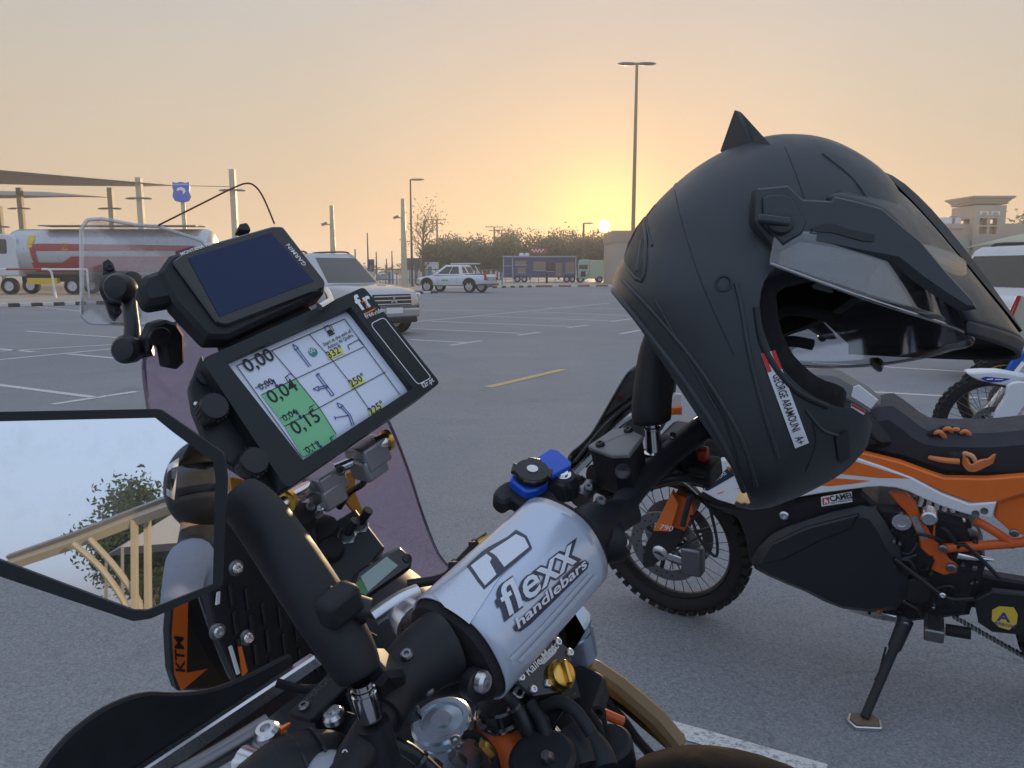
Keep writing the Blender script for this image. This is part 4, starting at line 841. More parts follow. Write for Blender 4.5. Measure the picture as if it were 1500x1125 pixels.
# ---- headlamp fairing flank
FPn = WP_.shift(-.020)
flk = [(255, 872), (298, 868), (316, 935), (350, 1002), (330, 1012), (262, 1014), (253, 985), (250, 930)]
fo = MB().prism(FPn, rounded([FPn.uv(*p) for p in flk], .004), -.02, 0, .004).build('headlamp_fairing', DGREY, A)
flat(FPn, [(254, 884), (275, 880), (273, 985), (304, 979), (265, 1012), (255, 988), (251, 930)], ORG, 'orange_graphic', fo, .0008)
v_ = V(FPn.uv(264, 925)) - V(FPn.uv(267, 985)); letter('KTM', on_plane(FPn, 270, 985, .0016, math.atan2(v_.y, v_.x)), DGREY, fo, .015, shear=.4, off=.02, sx=1.5)
lam = MB().prism(WP_.shift(-.06), [WP_.shift(-.06).uv(*p) for p in ((380, 860), (560, 800), (600, 900), (560, 1000), (400, 1060))], -.10, 0, .02).build('headlamp_shell', BLKM, A)
# ---- perforated inner panel behind the mirror arm
IP = PL(P(430, 925, .84), AX, AU * .93 + AF * .2)
MB().prism(IP, [IP.uv(*p) for p in ((300, 700), (355, 760), (520, 900), (545, 980), (430, 1010), (350, 1000), (318, 930), (300, 840))], -.02, 0, .002).build('inner_panel', BLKM, A)
for i in range(7):
    for j in range(3):
        px, py = 338 + i * 24 + j * 6, 872 + i * 13 + j * 40 - 8 * (i % 2)
        if px > 500 or py > 985: continue
        b = IP.uv(px, py); MB().prism(IP, [(b[0] - .007, b[1] - .010), (b[0] - .002, b[1] - .010), (b[0] + .006, b[1] + .012), (b[0] + .001, b[1] + .012)], .0005, .005, .001).build('slat', BLK, A)
for px, py in ((345, 832), (361, 934), (318, 925)): 
    MB().lathe(IP.px(px, py), IP.n, [(0, .0085), (.002, .0085), (.003, .006)], 20).build('washer', STEEL, A); screw(IP.px(px, py) + IP.n * .003, IP.n, .0058, A, ALU)
for pts, mt in (([(334, 948), (338, 945), (350, 985), (346, 988)], WHT), ([(347, 947), (352, 946), (361, 983), (354, 990)], ORG), ([(317, 868), (321, 866), (320, 884), (315, 886)], WHT)):
    MB().prism(IP.shift(.003), [IP.shift(.003).uv(*p) for p in pts], 0, .003).build('decal_piece', mt, A)
# ---- brackets under the roadbook
q5 = lambda x, y: (230 + x / 3.19, 640 + y / 3.19)
BP = PL(P(400, 715, .80), AX, AU * .8 + AF * .6)
bo = MB().prism(BP, rounded([BP.uv(*q5(*p)) for p in ((335, 180), (420, 200), (560, 270), (640, 290), (600, 360), (540, 330), (430, 320), (350, 300))], .004), -.006, 0, .001).build('amber_bracket', GOLDP, A)
for p, r in (((470, 275), .0075), ((400, 245), .005)): c = BP.uv(*q5(*p)); MB().lathe(BP.pt(*c, -.0005), BP.n, [(0, r), (.002, r), (.002, r * .7), (.0005, r * .7)], 20).build('bracket_hole', PAPER, bo)
MB().prism(PL(P(520, 720, .86), AX, AU), [PL(P(520, 720, .86), AX, AU).uv(*q5(*p)) for p in ((835, 180), (935, 155), (925, 250), (970, 360), (945, 380), (850, 270))], -.005, 0, .001).build('amber_bracket', GOLDP, A)
a, b = P(*q5(605, 300), .745), P(*q5(735, 225), .80)
MB().cyl(a, b, .0085, .0085, 18).build('clamp_bar', CHR, A); d = (a - b).normalized()
MB().lathe(a - d * .001, d, [(0, .0125), (.006, .0125), (.007, .0105)], 22).build('gold_collar', GOLD, A); screw(a + d * .006, d, .0075, A, CHR)
for cx, cy, sz in ((785, 205, .034), (795, 265, .030), (985, 75, .034), (985, 130, .030)):
    MB().box(P(*q5(cx, cy), .805), (AX, AU, AF), (sz, sz * .8, sz)).build('clamp_block', mat('cast_alloy', (.34, .35, .37), .45, .8), A, bevel=.003)
MB().cyl(P(*q5(1015, 40), .80), P(*q5(1075, 15), .81), .0085, .0085, 16).build('clamp_bar', CHR, A); MB().lathe(P(*q5(1068, 18), .808), P(*q5(1075, 15), .81) - P(*q5(1015, 40), .80), [(0, .0115), (.004, .0115)], 20).build('gold_collar', GOLD, A)
MB().cyl(P(*q5(835, 150), .795), P(*q5(930, 110), .80), .006, .006, 12).build('clamp_rod', CHR, A)
for p in ((858, 160), (720, 328), (755, 365)): screw(P(*q5(*p), .79), -FW + UPV * .5, .0052, A, STEEL)
MB().tube(smooth_open([P(*q5(975, 180), .81), P(*q5(960, 220), .81), P(*q5(900, 260), .82), P(*q5(850, 330), .83)], 5), .0035, 8).build('wire', BLK, A)
MB().lathe(P(*q5(660, 360), .79) - AU * .01, AU - AF * .3, [(0, .017), (.012, .017), (.016, .012), (.018, .0001)], 24).build('rubber_mount', RUB, A); MB().lathe(P(*q5(740, 410), .81) - AU * .012, AU - AF * .2, [(0, .021), (.010, .021), (.014, .014), (.016, .0001)], 24).build('rubber_mount', RUB, A)
MB().tube(smooth_open([P(*q5(620, 340), .80), P(*q5(600, 395), .80), P(*q5(630, 450), .81)], 4), .010, 12).build('pipe_bend', ALU, A)
# ---- switch box
SB = PL(P(500, 805, .80), AX * .98 + AU * .1, AU * .62 + AF * .78)
sbo = MB().prism(SB, [SB.uv(*q5(*p)) for p in ((665, 485), (930, 335), (1065, 512), (895, 725), (760, 640))], -.05, 0, .002).build('switch_box', DGREY, A)
for p in ((885, 465), (945, 415)):
    c = SB.px(*q5(*p)); MB().lathe(c, SB.n, [(0, .0105), (.003, .0105), (.003, .0085)], 6).build('switch_nut', CHR, sbo); MB().lathe(c, SB.n, [(0, .0078), (.006, .0078), (.007, .006)], 18).build('switch_collar', BLK, sbo)
    MB().tube([c + SB.n * .004, c + SB.n * .022 + SB.x * .010], [.0045, .0055], 10).build('toggle', BLK, sbo)
MB().lathe(SB.px(*q5(812, 530)), SB.n, [(0, .014), (.004, .014), (.008, .011), (.009, .0001)], 24).build('rubber_cap', RUB, sbo)
MB().tube([P(*q5(735, 560), .79), P(*q5(775, 580), .785), P(*q5(800, 590), .78)], [.006, .007, .006], 10).build('toggle', BLKG, A)
# ---- trip computer
TC = PL(P(560, 838, .775), AX * .97, AU * .75 + AF * .66)
tco = MB().prism(TC, rounded([TC.uv(*q5(*p)) for p in ((905, 705), (935, 625), (1060, 545), (1135, 505), (1198, 560), (1190, 610), (985, 752))], .006, 4), -.014, 0, .003).build('trip_computer', BLKG, A)
flat(TC, [q5(*p) for p in ((950, 655), (1072, 560), (1125, 602), (985, 725))], mat('lcd_pale', (.30, .40, .38), .25, var=.05), 'display', tco, .0008)
flat(TC, [q5(*p) for p in ((905, 712), (950, 662), (985, 728), (975, 742))], mat('lcd_green', (.05, .20, .05), .3), 'display', tco, .0009)
MB().lathe(TC.px(*q5(1168, 568)), TC.n, [(0, .0048), (.0015, .0048), (.002, .003)], 16).build('button', BLK, tco)
# ---- folding mirror: glass, shell, thick arm, plated stem
def refl_n(): return V((.298 * math.cos(R(11.15)), -.9546 * math.cos(R(11.15)), math.sin(R(11.15)))).normalized()
MN = refl_n(); MO = P(170, 750, .50); MX = V((0, 0, 1)).cross(MN).normalized(); MP = PL(MO, MX, MN.cross(MX))
if MP.n.dot(MN) < 0: MP = PL(MO, -MX, MN.cross(MX))
mout = [(-62, 612), (-40, 604), (234, 599), (328, 664), (333, 700), (327, 858), (222, 905), (196, 909), (-30, 833), (-62, 760)]
min_ = [(-52, 622), (-34, 618), (228, 612), (254, 633), (312, 676), (316, 700), (312, 855), (216, 893), (196, 893), (-24, 810), (-50, 750)]
mo_ = [MP.uv(*p) for p in mout]; mi_ = [MP.uv(*p) for p in min_]
if area2(mo_) < 0: mo_ = mo_[::-1]; mi_ = mi_[::-1]
mm = MB(); mro = rounded(mo_, .006, 3)
ringface(mm, MP, mro, mi_, 0.0022); mm.rings([[MP.pt(a, b, h) for a, b in pp] for pp, h in ((mro, .0022), (mro, -.010), (inset(mro, .012), -.024))], cap=True, cap0=False)
mm.rings([[MP.pt(a, b, h) for a, b in mi_] for h in (.0022, 0)], cap=False)
mir = mm.build('mirror_shell', BLKM, A, smooth=30)
MGL = mat('mirror_silver', (.86, .87, .88), .008, 1.0, var=0, rvar=0); t_ = MGL.node_tree; n_ = t_.nodes.new('ShaderNodeTexNoise'); n_.inputs['Scale'].default_value = 28; n_.inputs['Detail'].default_value = 9; n_.inputs['Roughness'].default_value = .72
tc_ = t_.nodes.new('ShaderNodeTexCoord'); t_.links.new(tc_.outputs['Object'], n_.inputs[0]); mr_ = t_.nodes.new('ShaderNodeMapRange'); t_.links.new(n_.outputs[0], mr_.inputs[0]); mr_.inputs[1].default_value = .50; mr_.inputs[2].default_value = .78; mr_.inputs[3].default_value = 0; mr_.inputs[4].default_value = .16
df_ = t_.nodes.new('ShaderNodeBsdfDiffuse'); df_.inputs[0].default_value = (.55, .53, .50, 1); mx_ = t_.nodes.new('ShaderNodeMixShader'); t_.links.new(mr_.outputs[0], mx_.inputs[0]); t_.links.new(t_.nodes['Principled BSDF'].outputs[0], mx_.inputs[1]); t_.links.new(df_.outputs[0], mx_.inputs[2]); t_.links.new(mx_.outputs[0], t_.nodes['Material Output'].inputs[0])
MB().add([MP.pt(a, b, .0002) for a, b in mi_], [tuple(range(len(mi_)))]).build('mirror_glass', MGL, mir, smooth=0)
arm = [P(352, 730, .585), P(372, 748, .58), P(400, 785, .572), P(436, 838, .560), P(470, 890, .552), P(496, 930, .546), P(516, 966, .543), P(527, 990, .542)]
MB().tube(smooth_open(arm, 4), [.013 + .0085 * math.sin(math.pi * min(1, .12 + .86 * k / 28)) ** .5 for k in range(29)], 22).build('mirror_arm', BLKM, mir, smooth=60)
MB().box(P(497, 886, .528), (AX, AU, AF), (.030, .022, .020)).build('arm_clamp', BLKM, mir, bevel=.005); MB().tube([P(478, 880, .54), P(540, 895, .545)], [.011, .009], 12).build('clamp_lever', BLK, mir)
st0, st1 = P(529, 1000, .542), P(546, 1062, .550)
MB().lathe(st0, st1 - st0, [(0, .0075), (.004, .0075), (.0045, .0088), (.006, .0088), (.0065, .0078), (.008, .0078), (.0085, .0090), (.028, .0090), (.029, .0085)], 22).build('mirror_stem', CHR, mir)
MB().cyl(st1 - (st1 - st0).normalized() * .002, st1 + (st1 - st0).normalized() * .03, .0125, .014, 18).build('stem_boot', BLK, A)
# ---- bar, bar pad
barp = [LW(-.46, -.10, .018), LW(-.36, -.070, .020), LW(-.26, -.035, .018), LW(-.20, -.012, .010), LW(-.14, -.005, -.036), LW(-.055, 0, -.042), LW(.03, -.005, -.036), LW(.09, -.022, -.026), LW(.15, -.030, -.006), LW(.25, -.055, .010), LW(.35, -.080, .012)]
MB().tube(smooth_open(barp, 6), .0143, 18).build('handlebar', BLKM, A)
PC = (-.012, -.006)                                        # pad axis (forward, up)
def padpt(r, th, rad=.0485):
    k = 1.0 + .10 * math.cos(2 * (th - R(45))) - .03 * math.cos(4 * th); return LW(r, PC[0] + math.cos(th) * rad * k, PC[1] + math.sin(th) * rad * k)
R0, R1 = -.137, .026
SILP = mat('pad_silver', (.50, .57, .70), .22, .25, var=.03, coat=.5); fm = MB()
T0, T1 = R(-40), R(264)
cov = MB().surf(lambda a, b: padpt(R0 + (R1 - R0) * a, T0 + (T1 - T0) * b), 14, 40)
pad = cov.build('bar_pad', SILP, A, smooth=60, solid=.0016)
FOAM = mat('foam', (.010, .010, .012), .95, var=.3, bump=.6, bs=500)
fm = MB(); fm.rings([[padpt(r, k * math.pi / 18, rad) for k in range(36)] for r, rad in ((R0 - .012, .036), (R0 - .008, .044), (R0 + .004, .0462), (R1 - .004, .0462), (R1 + .008, .044), (R1 + .012, .036))]); fm.build('pad_foam', FOAM, pad, smooth=50)
def pad_uv(px, py):
    best = None; d = ray(px, py)
    # march the sight line onto the pad surface
    for k in range(900):
        t = .55 + k * .0004; q = EYE + d * t - AO; r, f, u = q.dot(AX), q.dot(AF) - PC[0], q.dot(AU) - PC[1]
        th = math.atan2(u, f); kk = 1.0 + .10 * math.cos(2 * (th - R(45))) - .03 * math.cos(4 * th)
        if math.hypot(f, u) < .0485 * kk: return r, (th if th > R(-90) else th + 2 * math.pi)
    return None
def padpatch(pts, mt, nm, h, sub=.004):
    uv = [pad_uv(*p) for p in pts]
    if None in uv: return
    bm = bmesh.new(); bm.faces.new([bm.verts.new((a, b * .0485, 0)) for a, b in uv]); bmesh.ops.triangulate(bm, faces=bm.faces[:])
    for _ in range(4):
        ed = [e for e in bm.edges if e.calc_length() > sub]
        if not ed: break
        bmesh.ops.subdivide_edges(bm, edges=ed, cuts=1); bmesh.ops.triangulate(bm, faces=bm.faces[:])
    bm.verts.index_update(); m = MB(); m.add([padpt(v.co.x, v.co.y / .0485, .0485 + h) for v in bm.verts], [tuple(v.index for v in f.verts) for f in bm.faces]); bm.free(); m.build(nm, mt, pad, smooth=60)
q3 = lambda x, y: (560 + x / 3.26, 780 + y / 3.26)
PWH = mat('pad_print_white', (.66, .70, .78), .3, var=0, coat=.4); PNV = mat('pad_print_navy', (.015, .018, .05), .35, var=0, coat=.4); PLB = mat('pad_print_pale', (.56, .61, .70), .26, .2, var=0, coat=.4)
padpatch([q3(*p) for p in ((240, 300), (420, 165), (485, 275), (415, 440), (300, 360))], PLB, 'print', .0009)
padpatch([q3(*p) for p in ((485, 275), (700, 90), (560, 215), (415, 440))], PLB, 'print', .0010)
padpatch([q3(*p) for p in ((600, 600), (760, 440), (985, 190), (1000, 195), (790, 430), (615, 610))], PLB, 'print', .0009); padpatch([q3(*p) for p in ((640, 610), (800, 440), (1010, 200), (1030, 210), (830, 440), (660, 615))], PLB, 'print', .0009)
OUT = [(405, 168), (480, 95), (500, 80), (600, 25), (640, -8), (690, 20), (715, 78), (486, 278), (455, 240), (425, 195)]
padpatch([q3(*p) for p in OUT], PNV, 'emblem', .0011)
padpatch([q3(*p) for p in ((425, 165), (500, 108), (525, 128), (515, 148), (545, 205), (490, 258), (462, 220))], PWH, 'emblem', .0013)
padpatch([q3(*p) for p in ((515, 98), (600, 42), (640, 14), (680, 32), (700, 74), (582, 170), (548, 122), (625, 70), (612, 58), (535, 110))], PWH, 'emblem', .0013)
# lettering that follows the curve of the pad
def pad_text(s, p0, p1, size, mt, h, off=0.0, shear=.25, nm='lettering', fit=True):
    (r0, t0), (r1, t1) = pad_uv(*p0), pad_uv(*p1); rr = .0485; d = V((r1 - r0, (t1 - t0) * rr)); n = V((d.y, -d.x)).normalized(); L_ = d.length; d.normalize()
    vs, _ = glyphs(s, 1.0, shear=shear); wd = max(a for a, b in vs)
    def fn(x, y): q = d * x + n * y; return padpt(r0 + q.x, t0 + q.y / rr, rr + h)
    return letter(s, fn, mt, pad, size, sx=L_ / wd / size, sub=.004, off=off, shear=shear, name=nm)
pad_text('flexx', q3(575, 420), q3(945, 120), .036, PNV, .0012, .055); pad_text('flexx', q3(590, 408), q3(935, 127), .036, PWH, .0016, .012)
pill = [(622, 452), (640, 430), (930, 145), (965, 130), (982, 145), (975, 170), (700, 440), (655, 472), (630, 472)]
padpatch([q3(*p) for p in pill], PNV, 'print', .0012); pad_text('handlebars', q3(640, 463), q3(972, 160), .0125, PWH, .0016, .02, .1)
# bar clamps and bosses each side of the pad
MB().tube(smooth_open([LW(-.150, -.015, .010), LW(-.172, -.010, .012), LW(-.205, -.012, .014), LW(-.235, -.024, .016)], 4), [.030, .031, .030, .029, .028, .027, .026, .024, .022, .020, .020, .020, .019], 20).build('bar_elbow', BLKM, A)
MB().tube(smooth_open([LW(.045, -.016, -.014), LW(.070, -.018, -.016), LW(.095, -.024, -.020), LW(.12, -.034, -.022)], 4), [.024, .026, .027, .027, .026, .025, .024, .022, .020, .018, .017, .016, .016], 20).build('bar_elbow', BLKM, A)
c = P(690, 1000, .62); MB().lathe(c, -FW * .7 + RT * .7, [(0, .013), (.010, .013), (.012, .010), (.013, .0001)], 22).build('pivot_bolt', BLK, A); screw(P(703, 998, .612), -FW * .5 + RT * .85, .009, A, ALU)
c = P(905, 797, .80); MB().lathe(c - RT * .02, RT + UPV * .3, [(0, .022), (.02, .024), (.028, .020)], 24).build('bar_end_boss', BLKM, A); screw(P(912, 795, .79), RT - FW * .4, .010, A, ALU)
# fork leg adjusters and fork tops
lv = MB().tube(smooth_open([P(548, 905, .70), P(585, 880, .71), P(612, 868, .72)], 4), .0085, 12); lv.build('clamp_stud', ALU, A)
MB().lathe(P(606, 912, .70), P(575, 885, .72) - P(606, 912, .70), [(0, .019), (.012, .018), (.022, .012), (.030, .010)], 22).build('polished_cone', ALU, A)
wc = P(646, 1055, .700)
MB().lathe(wc - AU * .05, AU, [(0, .0285), (.040, .0285), (.041, .0270), (.044, .0270), (.045, .0285), (.049, .0285), (.051, .026), (.051, .021), (.049, .020), (.050, .010), (.0525, .009), (.0525, .0001)], 36).build('fork_cap', mat('fork_cap_blue', (.42, .50, .60), .25, .8, var=.04), A)
letter('WP', lambda x, y: wc + AU * .0530 + AX * (-.010 + x) + AF * (-.018 + y), PNV, A, .0125, off=.03)
wc2 = P(826, 905, .83)
MB().lathe(wc2 - AU * .05, AU, [(0, .0285), (.034, .0285), (.035, .0270), (.038, .0270), (.039, .0285), (.047, .0285), (.050, .026), (.050, .0001)], 36).build('fork_cap', MATS['fork_cap_blue'], A)
for s, w_ in ((0, wc), (0, wc2)): MB().cyl(w_ - AU * .045, w_ - AU * .62 + AF * .22, .0275, .0275, 20).build('fork_leg', GOLD, A)
# upper triple clamp, stem nut, damper
cl = PL(P(740, 1050, .735), AX, AF)
MB().prism(cl, rounded([(-.115, -.04), (-.06, -.055), (0, -.045), (.06, -.055), (.115, -.04), (.12, .03), (.06, .04), (0, .02), (-.06, .04), (-.12, .03)], .015), -.060, -.032, .004).build('triple_clamp', BLKM, A)
MB().tube(smooth_open([P(722, 1045, .72), P(730, 1075, .715), P(748, 1110, .70), P(765, 1150, .69)], 4), [.020, .021, .021, .020, .019, .018, .018, .018, .018, .018, .018, .018, .018], 16).build('orange_bracket', ORGP, A)
MB().lathe(P(735, 1044, .715), AU, [(0, .024), (.003, .0245), (.004, .023), (.016, .022), (.018, .020), (.0185, .0001)], 30).build('stem_nut', BLKG, A); MB().lathe(P(735, 1044, .715) - AU * .001, AU, [(0, .0255), (.0025, .0255)], 30).build('stem_washer', CHR, A)
DPn = PL(P(800, 975, .725), AX, AU * .75 + AF * .66)
dmo = MB().prism(DPn, rounded([DPn.uv(*q3(*p)) for p in ((615, 650), (635, 620), (765, 492), (840, 505), (910, 570), (912, 610), (862, 770), (722, 792), (640, 720))], .004), -.035, 0, .002).build('steering_damper', BLKG, A)
for p in ((778, 516), (836, 524), (893, 575), (645, 641), (660, 693), (718, 750), (788, 722)): screw(DPn.px(*q3(*p)), DPn.n, .0042, dmo, ALU)
flat(DPn, [q3(*p) for p in ((752, 612), (800, 550), (826, 543), (834, 560), (826, 576), (770, 630), (758, 626))], mat('etched_grey', (.55, .55, .55), .4, .5), 'name_plate', dmo, .0006)
dv = V(DPn.uv(*q3(826, 560))) - V(DPn.uv(*q3(692, 686))); letter('Ralle·Moto', on_plane(DPn, *q3(695, 687), .0012, math.atan2(dv.y, dv.x)), WINK, dmo, .0110, sx=.98, off=.02)
kc = DPn.px(*q3(845, 685)); kn = MB().lathe(kc, DPn.n, [(0, .0145), (.004, .0145), (.006, .0125), (.010, .0118), (.012, .009), (.0125, .0001)], 26); ko = kn.build('gold_knob', GOLD, dmo)
MB().box(kc + DPn.n * .013, (DPn.x * .5 + DPn.y * .87, DPn.n, DPn.x * .87 - DPn.y * .5), (.022, .011, .005)).build('knob_grip', GOLD, ko, bevel=.002)
MB().prism(DPn.shift(-.036), [DPn.shift(-.036).uv(*q3(*p)) for p in ((870, 395), (915, 400), (955, 470), (905, 550), (860, 600), (640, 780), (640, 820), (800, 830), (960, 800), (930, 690))], -.03, 0, .003).build('damper_bracket', BLKM, A)
for p, r in (((678, 922), .009), ((648, 780), .006)): screw(P(*q3(*p), .71), AU - AF * .6, r, A, ALU)
# ---- controls below the pad: key barrel, hoses, filler parts
for p, d, r, h in (((830, 935), .70, .021, .03), ((940, 900), .74, .017, .035), ((1080, 990), .72, .022, .05), ((760, 1060), .66, .03, .03)):
    MB().lathe(P(*q3(*p), d) - AU * h, AU, [(0, r), (h - .004, r), (h, r * .85), (h, .0001)], 24).build('cap', BLKM, A)
MB().lathe(P(*q3(1025, 880), .73) - AU * .02, AU, [(0, .0085), (.02, .0085), (.021, .0095), (.024, .0095), (.024, .006), (.018, .006), (.018, .0001)], 18).build('breather_stub', RUB, A)
MB().box(P(*q3(842, 880), .69), ((ray(*q3(885, 820)) - ray(*q3(800, 940))).normalized(), AX, -FW), (.045, .014, .010)).build('key', BLK, A, bevel=.004); MB().tube([P(*q3(800, 945), .69), P(*q3(825, 975), .69)], .008, 12).build('key_barrel', CHR, A)
for pts, r in ((((760, 840), (840, 810), (920, 850), (1000, 960)), .006), (((640, 850), (700, 950), (760, 1100)), .008), (((880, 960), (930, 1030), (960, 1120)), .016), (((960, 970), (1030, 1050), (1060, 1130)), .013), (((700, 820), (760, 900), (800, 1000), (880, 1080)), .007)):
    MB().tube(smooth_open([P(*q3(*p), .70 - .01 * k) for k, p in enumerate(pts)], 6), r, 12).build('hose', BLKM, A)
MB().tube(smooth_open([P(*q3(*p), .80) for p in ((820, 812), (900, 830), (1040, 860), (1150, 905))], 5), .0055, 10).build('orange_hose', ORGP, A)
for p, r in (((380, 1100), .006), ((250, 1135), .009), ((520, 1050), .005), ((815, 1100), .006)): MB().lathe(P(*q3(*p), .66), AU - AX * .4, [(0, r), (.014, r), (.018, r * .7)], 6).build('hex_bolt', STEEL if r > .0055 else GOLD, A)
# right-hand body edge and seat hump
TANB = mat('sunlit_trim', (.22, .15, .07), .4, var=.05)  # golden sunlight on the pale body edge put into its base colour
EP = PL(P(900, 1020, .95), (P(959, 1066, .93) - P(845, 978, .98)), AU)
MB().prism(EP, rounded([EP.uv(*q3(*p)) for p in ((915, 655), (935, 640), (990, 660), (1110, 742), (1230, 845), (1310, 915), (1420, 1050), (1380, 1070), (1250, 930), (1160, 850), (1050, 775), (930, 690))], .004), -.025, 0, .006).build('side_fairing', TANB, A)
MB().tube(smooth_open([EP.px(*q3(*p), .004) for p in ((950, 730), (1060, 800), (1145, 890), (1215, 985), (1300, 1080))], 5), .006, 8).build('fairing_seal', BLK, A)
SEATM = mat('seat_vinyl', (.010, .010, .012), .95, var=.3, bump=.9, bs=700, spec=.05)
hump = MB(); hb = LW(.12, -.40, -.24)
hump.surf(lambda a, b: P(985, 1200, .70) + AX * (.085 * math.cos(2 * math.pi * a) * math.sin(math.pi * b * .5)) - AF * (-.02 + .14 * math.sin(2 * math.pi * a) * math.sin(math.pi * b * .5) + .10) + AU * (.075 * math.cos(math.pi * b * .5)), 32, 12, cu=True); hump.build('tank_pad', SEATM, A, smooth=60)
# tank, seat and rest of the near bike, below and behind the picture
def local_loft(name, secs, mt, par, n=22, smooth=50, pw=2.6):
    m = MB(); rs = []
    for f, u, hw, hh in secs:
        ring = []
        for k in range(n):
            a = 2 * math.pi * k / n; c_, s_ = math.cos(a), math.sin(a); ring.append(LW(-.055 + hw * math.copysign(abs(c_) ** (2 / pw), c_), f, u + hh * math.copysign(abs(s_) ** (2 / pw), s_)))
        rs.append(ring)
    m.rings(rs); return m.build(name, mt, par, smooth=smooth)
local_loft('fuel_tank', [(-.16, -.50, .06, .08), (-.22, -.50, .12, .11), (-.35, -.48, .16, .13), (-.48, -.44, .15, .13), (-.58, -.44, .09, .10)], BLKM, A)
local_loft('seat', [(-.50, -.38, .07, .03), (-.60, -.37, .12, .05), (-.85, -.36, .15, .055), (-1.05, -.30, .15, .055), (-1.35, -.26, .12, .05), (-1.42, -.25, .05, .03)], SEATM, A)
local_loft('engine', [(-.05, -.78, .06, .08), (-.15, -.74, .16, .18), (-.45, -.78, .18, .20), (-.62, -.80, .10, .12)], BLKM, A)
# ---- left hand guard, lever and clutch reservoir
q6 = lambda x, y: (x / 3.125, 800 + y / 3.125)
HG = PL(P(250, 1060, .60), (P(440, 965, .66) - P(130, 1120, .52)), AU)
hg = [(20, 1200), (62, 1125), (85, 1095), (105, 1074), (130, 1054), (154, 1038), (190, 1022), (221, 1015), (255, 1016), (288, 1014), (318, 1008), (346, 998), (385, 980), (422, 961), (430, 966), (418, 985), (350, 1040), (240, 1120), (160, 1200)]
MB().prism(HG, smooth_closed([HG.uv(*p) for p in hg], 3), -.006, 0, .002).build('hand_guard', BLKM, A)
HG2 = HG.shift(.010)
MB().prism(HG2, [HG2.uv(*q6(*p)) for p in ((560, 1090), (1445, 503), (1480, 545), (700, 1090))], -.010, .0, .002).build('guard_bar', ALU, A)
MB().prism(HG2, [HG2.uv(*q6(*p)) for p in ((705, 1092), (1400, 604), (1390, 690), (860, 1092))], -.022, -.004, .002).build('guard_bar_flank', mat('brown_anodised', (.07, .055, .06), .4, .6), A)
q4 = lambda x, y: (340 + x / 4.167, 940 + y / 4.167)
RP = PL(P(464, 1018, .60), (P(482, 987, .62) - P(420, 1043, .59)), AU * .9 + AF * .1)
RPp = PL(P(464, 1018, .60), AX, AF); lid = [q4(*p) for p in ((335, 432), (585, 192), (640, 195), (702, 268), (495, 462), (470, 470))]
ro = MB().prism(RPp, rounded([RPp.uv(*p) for p in lid], .002), -.006, 0, .001).build('clutch_reservoir', BLKM, A)
MB().prism(RPp, inset([RPp.uv(*p) for p in lid][::(1 if area2([RPp.uv(*p) for p in lid]) > 0 else -1)], .003), -.030, -.0065).build('reservoir_body', BLK, ro)
screw(RPp.px(*q4(442, 402)), RPp.n, .0045, ro, STEEL)
dv = V(RPp.uv(*q4(610, 215))) - V(RPp.uv(*q4(470, 375))); letter('MAGURA', on_plane(RPp, *q4(478, 378), .0006, math.atan2(dv.y, dv.x)), mat('embossed', (.05, .05, .055), .4), ro, .010, shear=.2)
MB().prism(PL(P(492, 1058, .595), AX, AF), rounded([PL(P(492, 1058, .595), AX, AF).uv(*q4(*p)) for p in ((550, 470), (600, 425), (690, 410), (780, 440), (800, 540), (740, 620), (640, 560))], .004), -.02, 0, .002).build('lever_perch', DGREY, A)
screw(P(*q4(625, 468), .588), AU, .009, A, ALU); screw(P(*q4(222, 572), .58), AU, .010, A, ALU); MB().lathe(P(*q4(218, 590), .585) - AU * .004, AU, [(0, .014), (.004, .014), (.006, .011)], 20).build('washer', STEEL, A)
MB().tube([P(*q4(288, 545), .58), P(*q4(350, 503), .59)], [.003, .0015], 8).build('orange_marker', ORG, A)
swc = [P(375, 1175, .52), P(415, 1142, .535), P(455, 1124, .548), P(500, 1108, .562)]
MB().tube(smooth_open(swc, 4), [.026, .027, .027, .027, .027, .027, .026, .026, .025, .024, .022, .020, .017], 24).build('switch_housing', BLKM, A, smooth=60)
MB().ball(P(480, 1130, .53), (.018, .018, .012)).build('switch_button', mat('button_grey', (.30, .32, .36), .35), A)
letter('0', lambda x, y: P(500, 1112, .528) + RT * x + UPV * y, WINK, A, .010)
MB().tube([P(355, 1112, .54), P(375, 1120, .535)], .010, 12).build('cable_adjuster', ALU, A)
MB().box(P(360, 1122, .53), (RT, UPV, FW), (.018, .012, .01)).build('cable_adjuster', WHT, A, bevel=.002)
MB().tube(smooth_open([P(395, 1060, .60), P(330, 1100, .58), P(240, 1150, .55)], 5), .0085, 12).build('clutch_lever', STEEL, A)
mswp = PL(P(600, 1030, .615), (P(640, 1000, .63) - P(560, 1070, .60)), AU * .8 - AF * .4)
msw = MB().prism(mswp, rounded([mswp.uv(*q4(*p)) for p in ((880, 290), (960, 195), (1060, 190), (1130, 330), (1180, 470), (1010, 560), (910, 560))], .004), -.03, 0, .004).build('mode_switch', BLK, A)
MB().prism(mswp, rounded([mswp.uv(*q4(*p)) for p in ((975, 320), (1060, 290), (1085, 330), (1050, 372))], .002), .0005, .005, .001).build('switch_button', DGREY, msw)
MB().lathe(mswp.px(*q4(1115, 415)), mswp.n, [(.0004, .0035), (.0009, .0035), (.0009, .0026), (.0004, .0026)], 18, closed=True).build('switch_icon', mat('icon_grey', (.16, .16, .17), .5), msw)
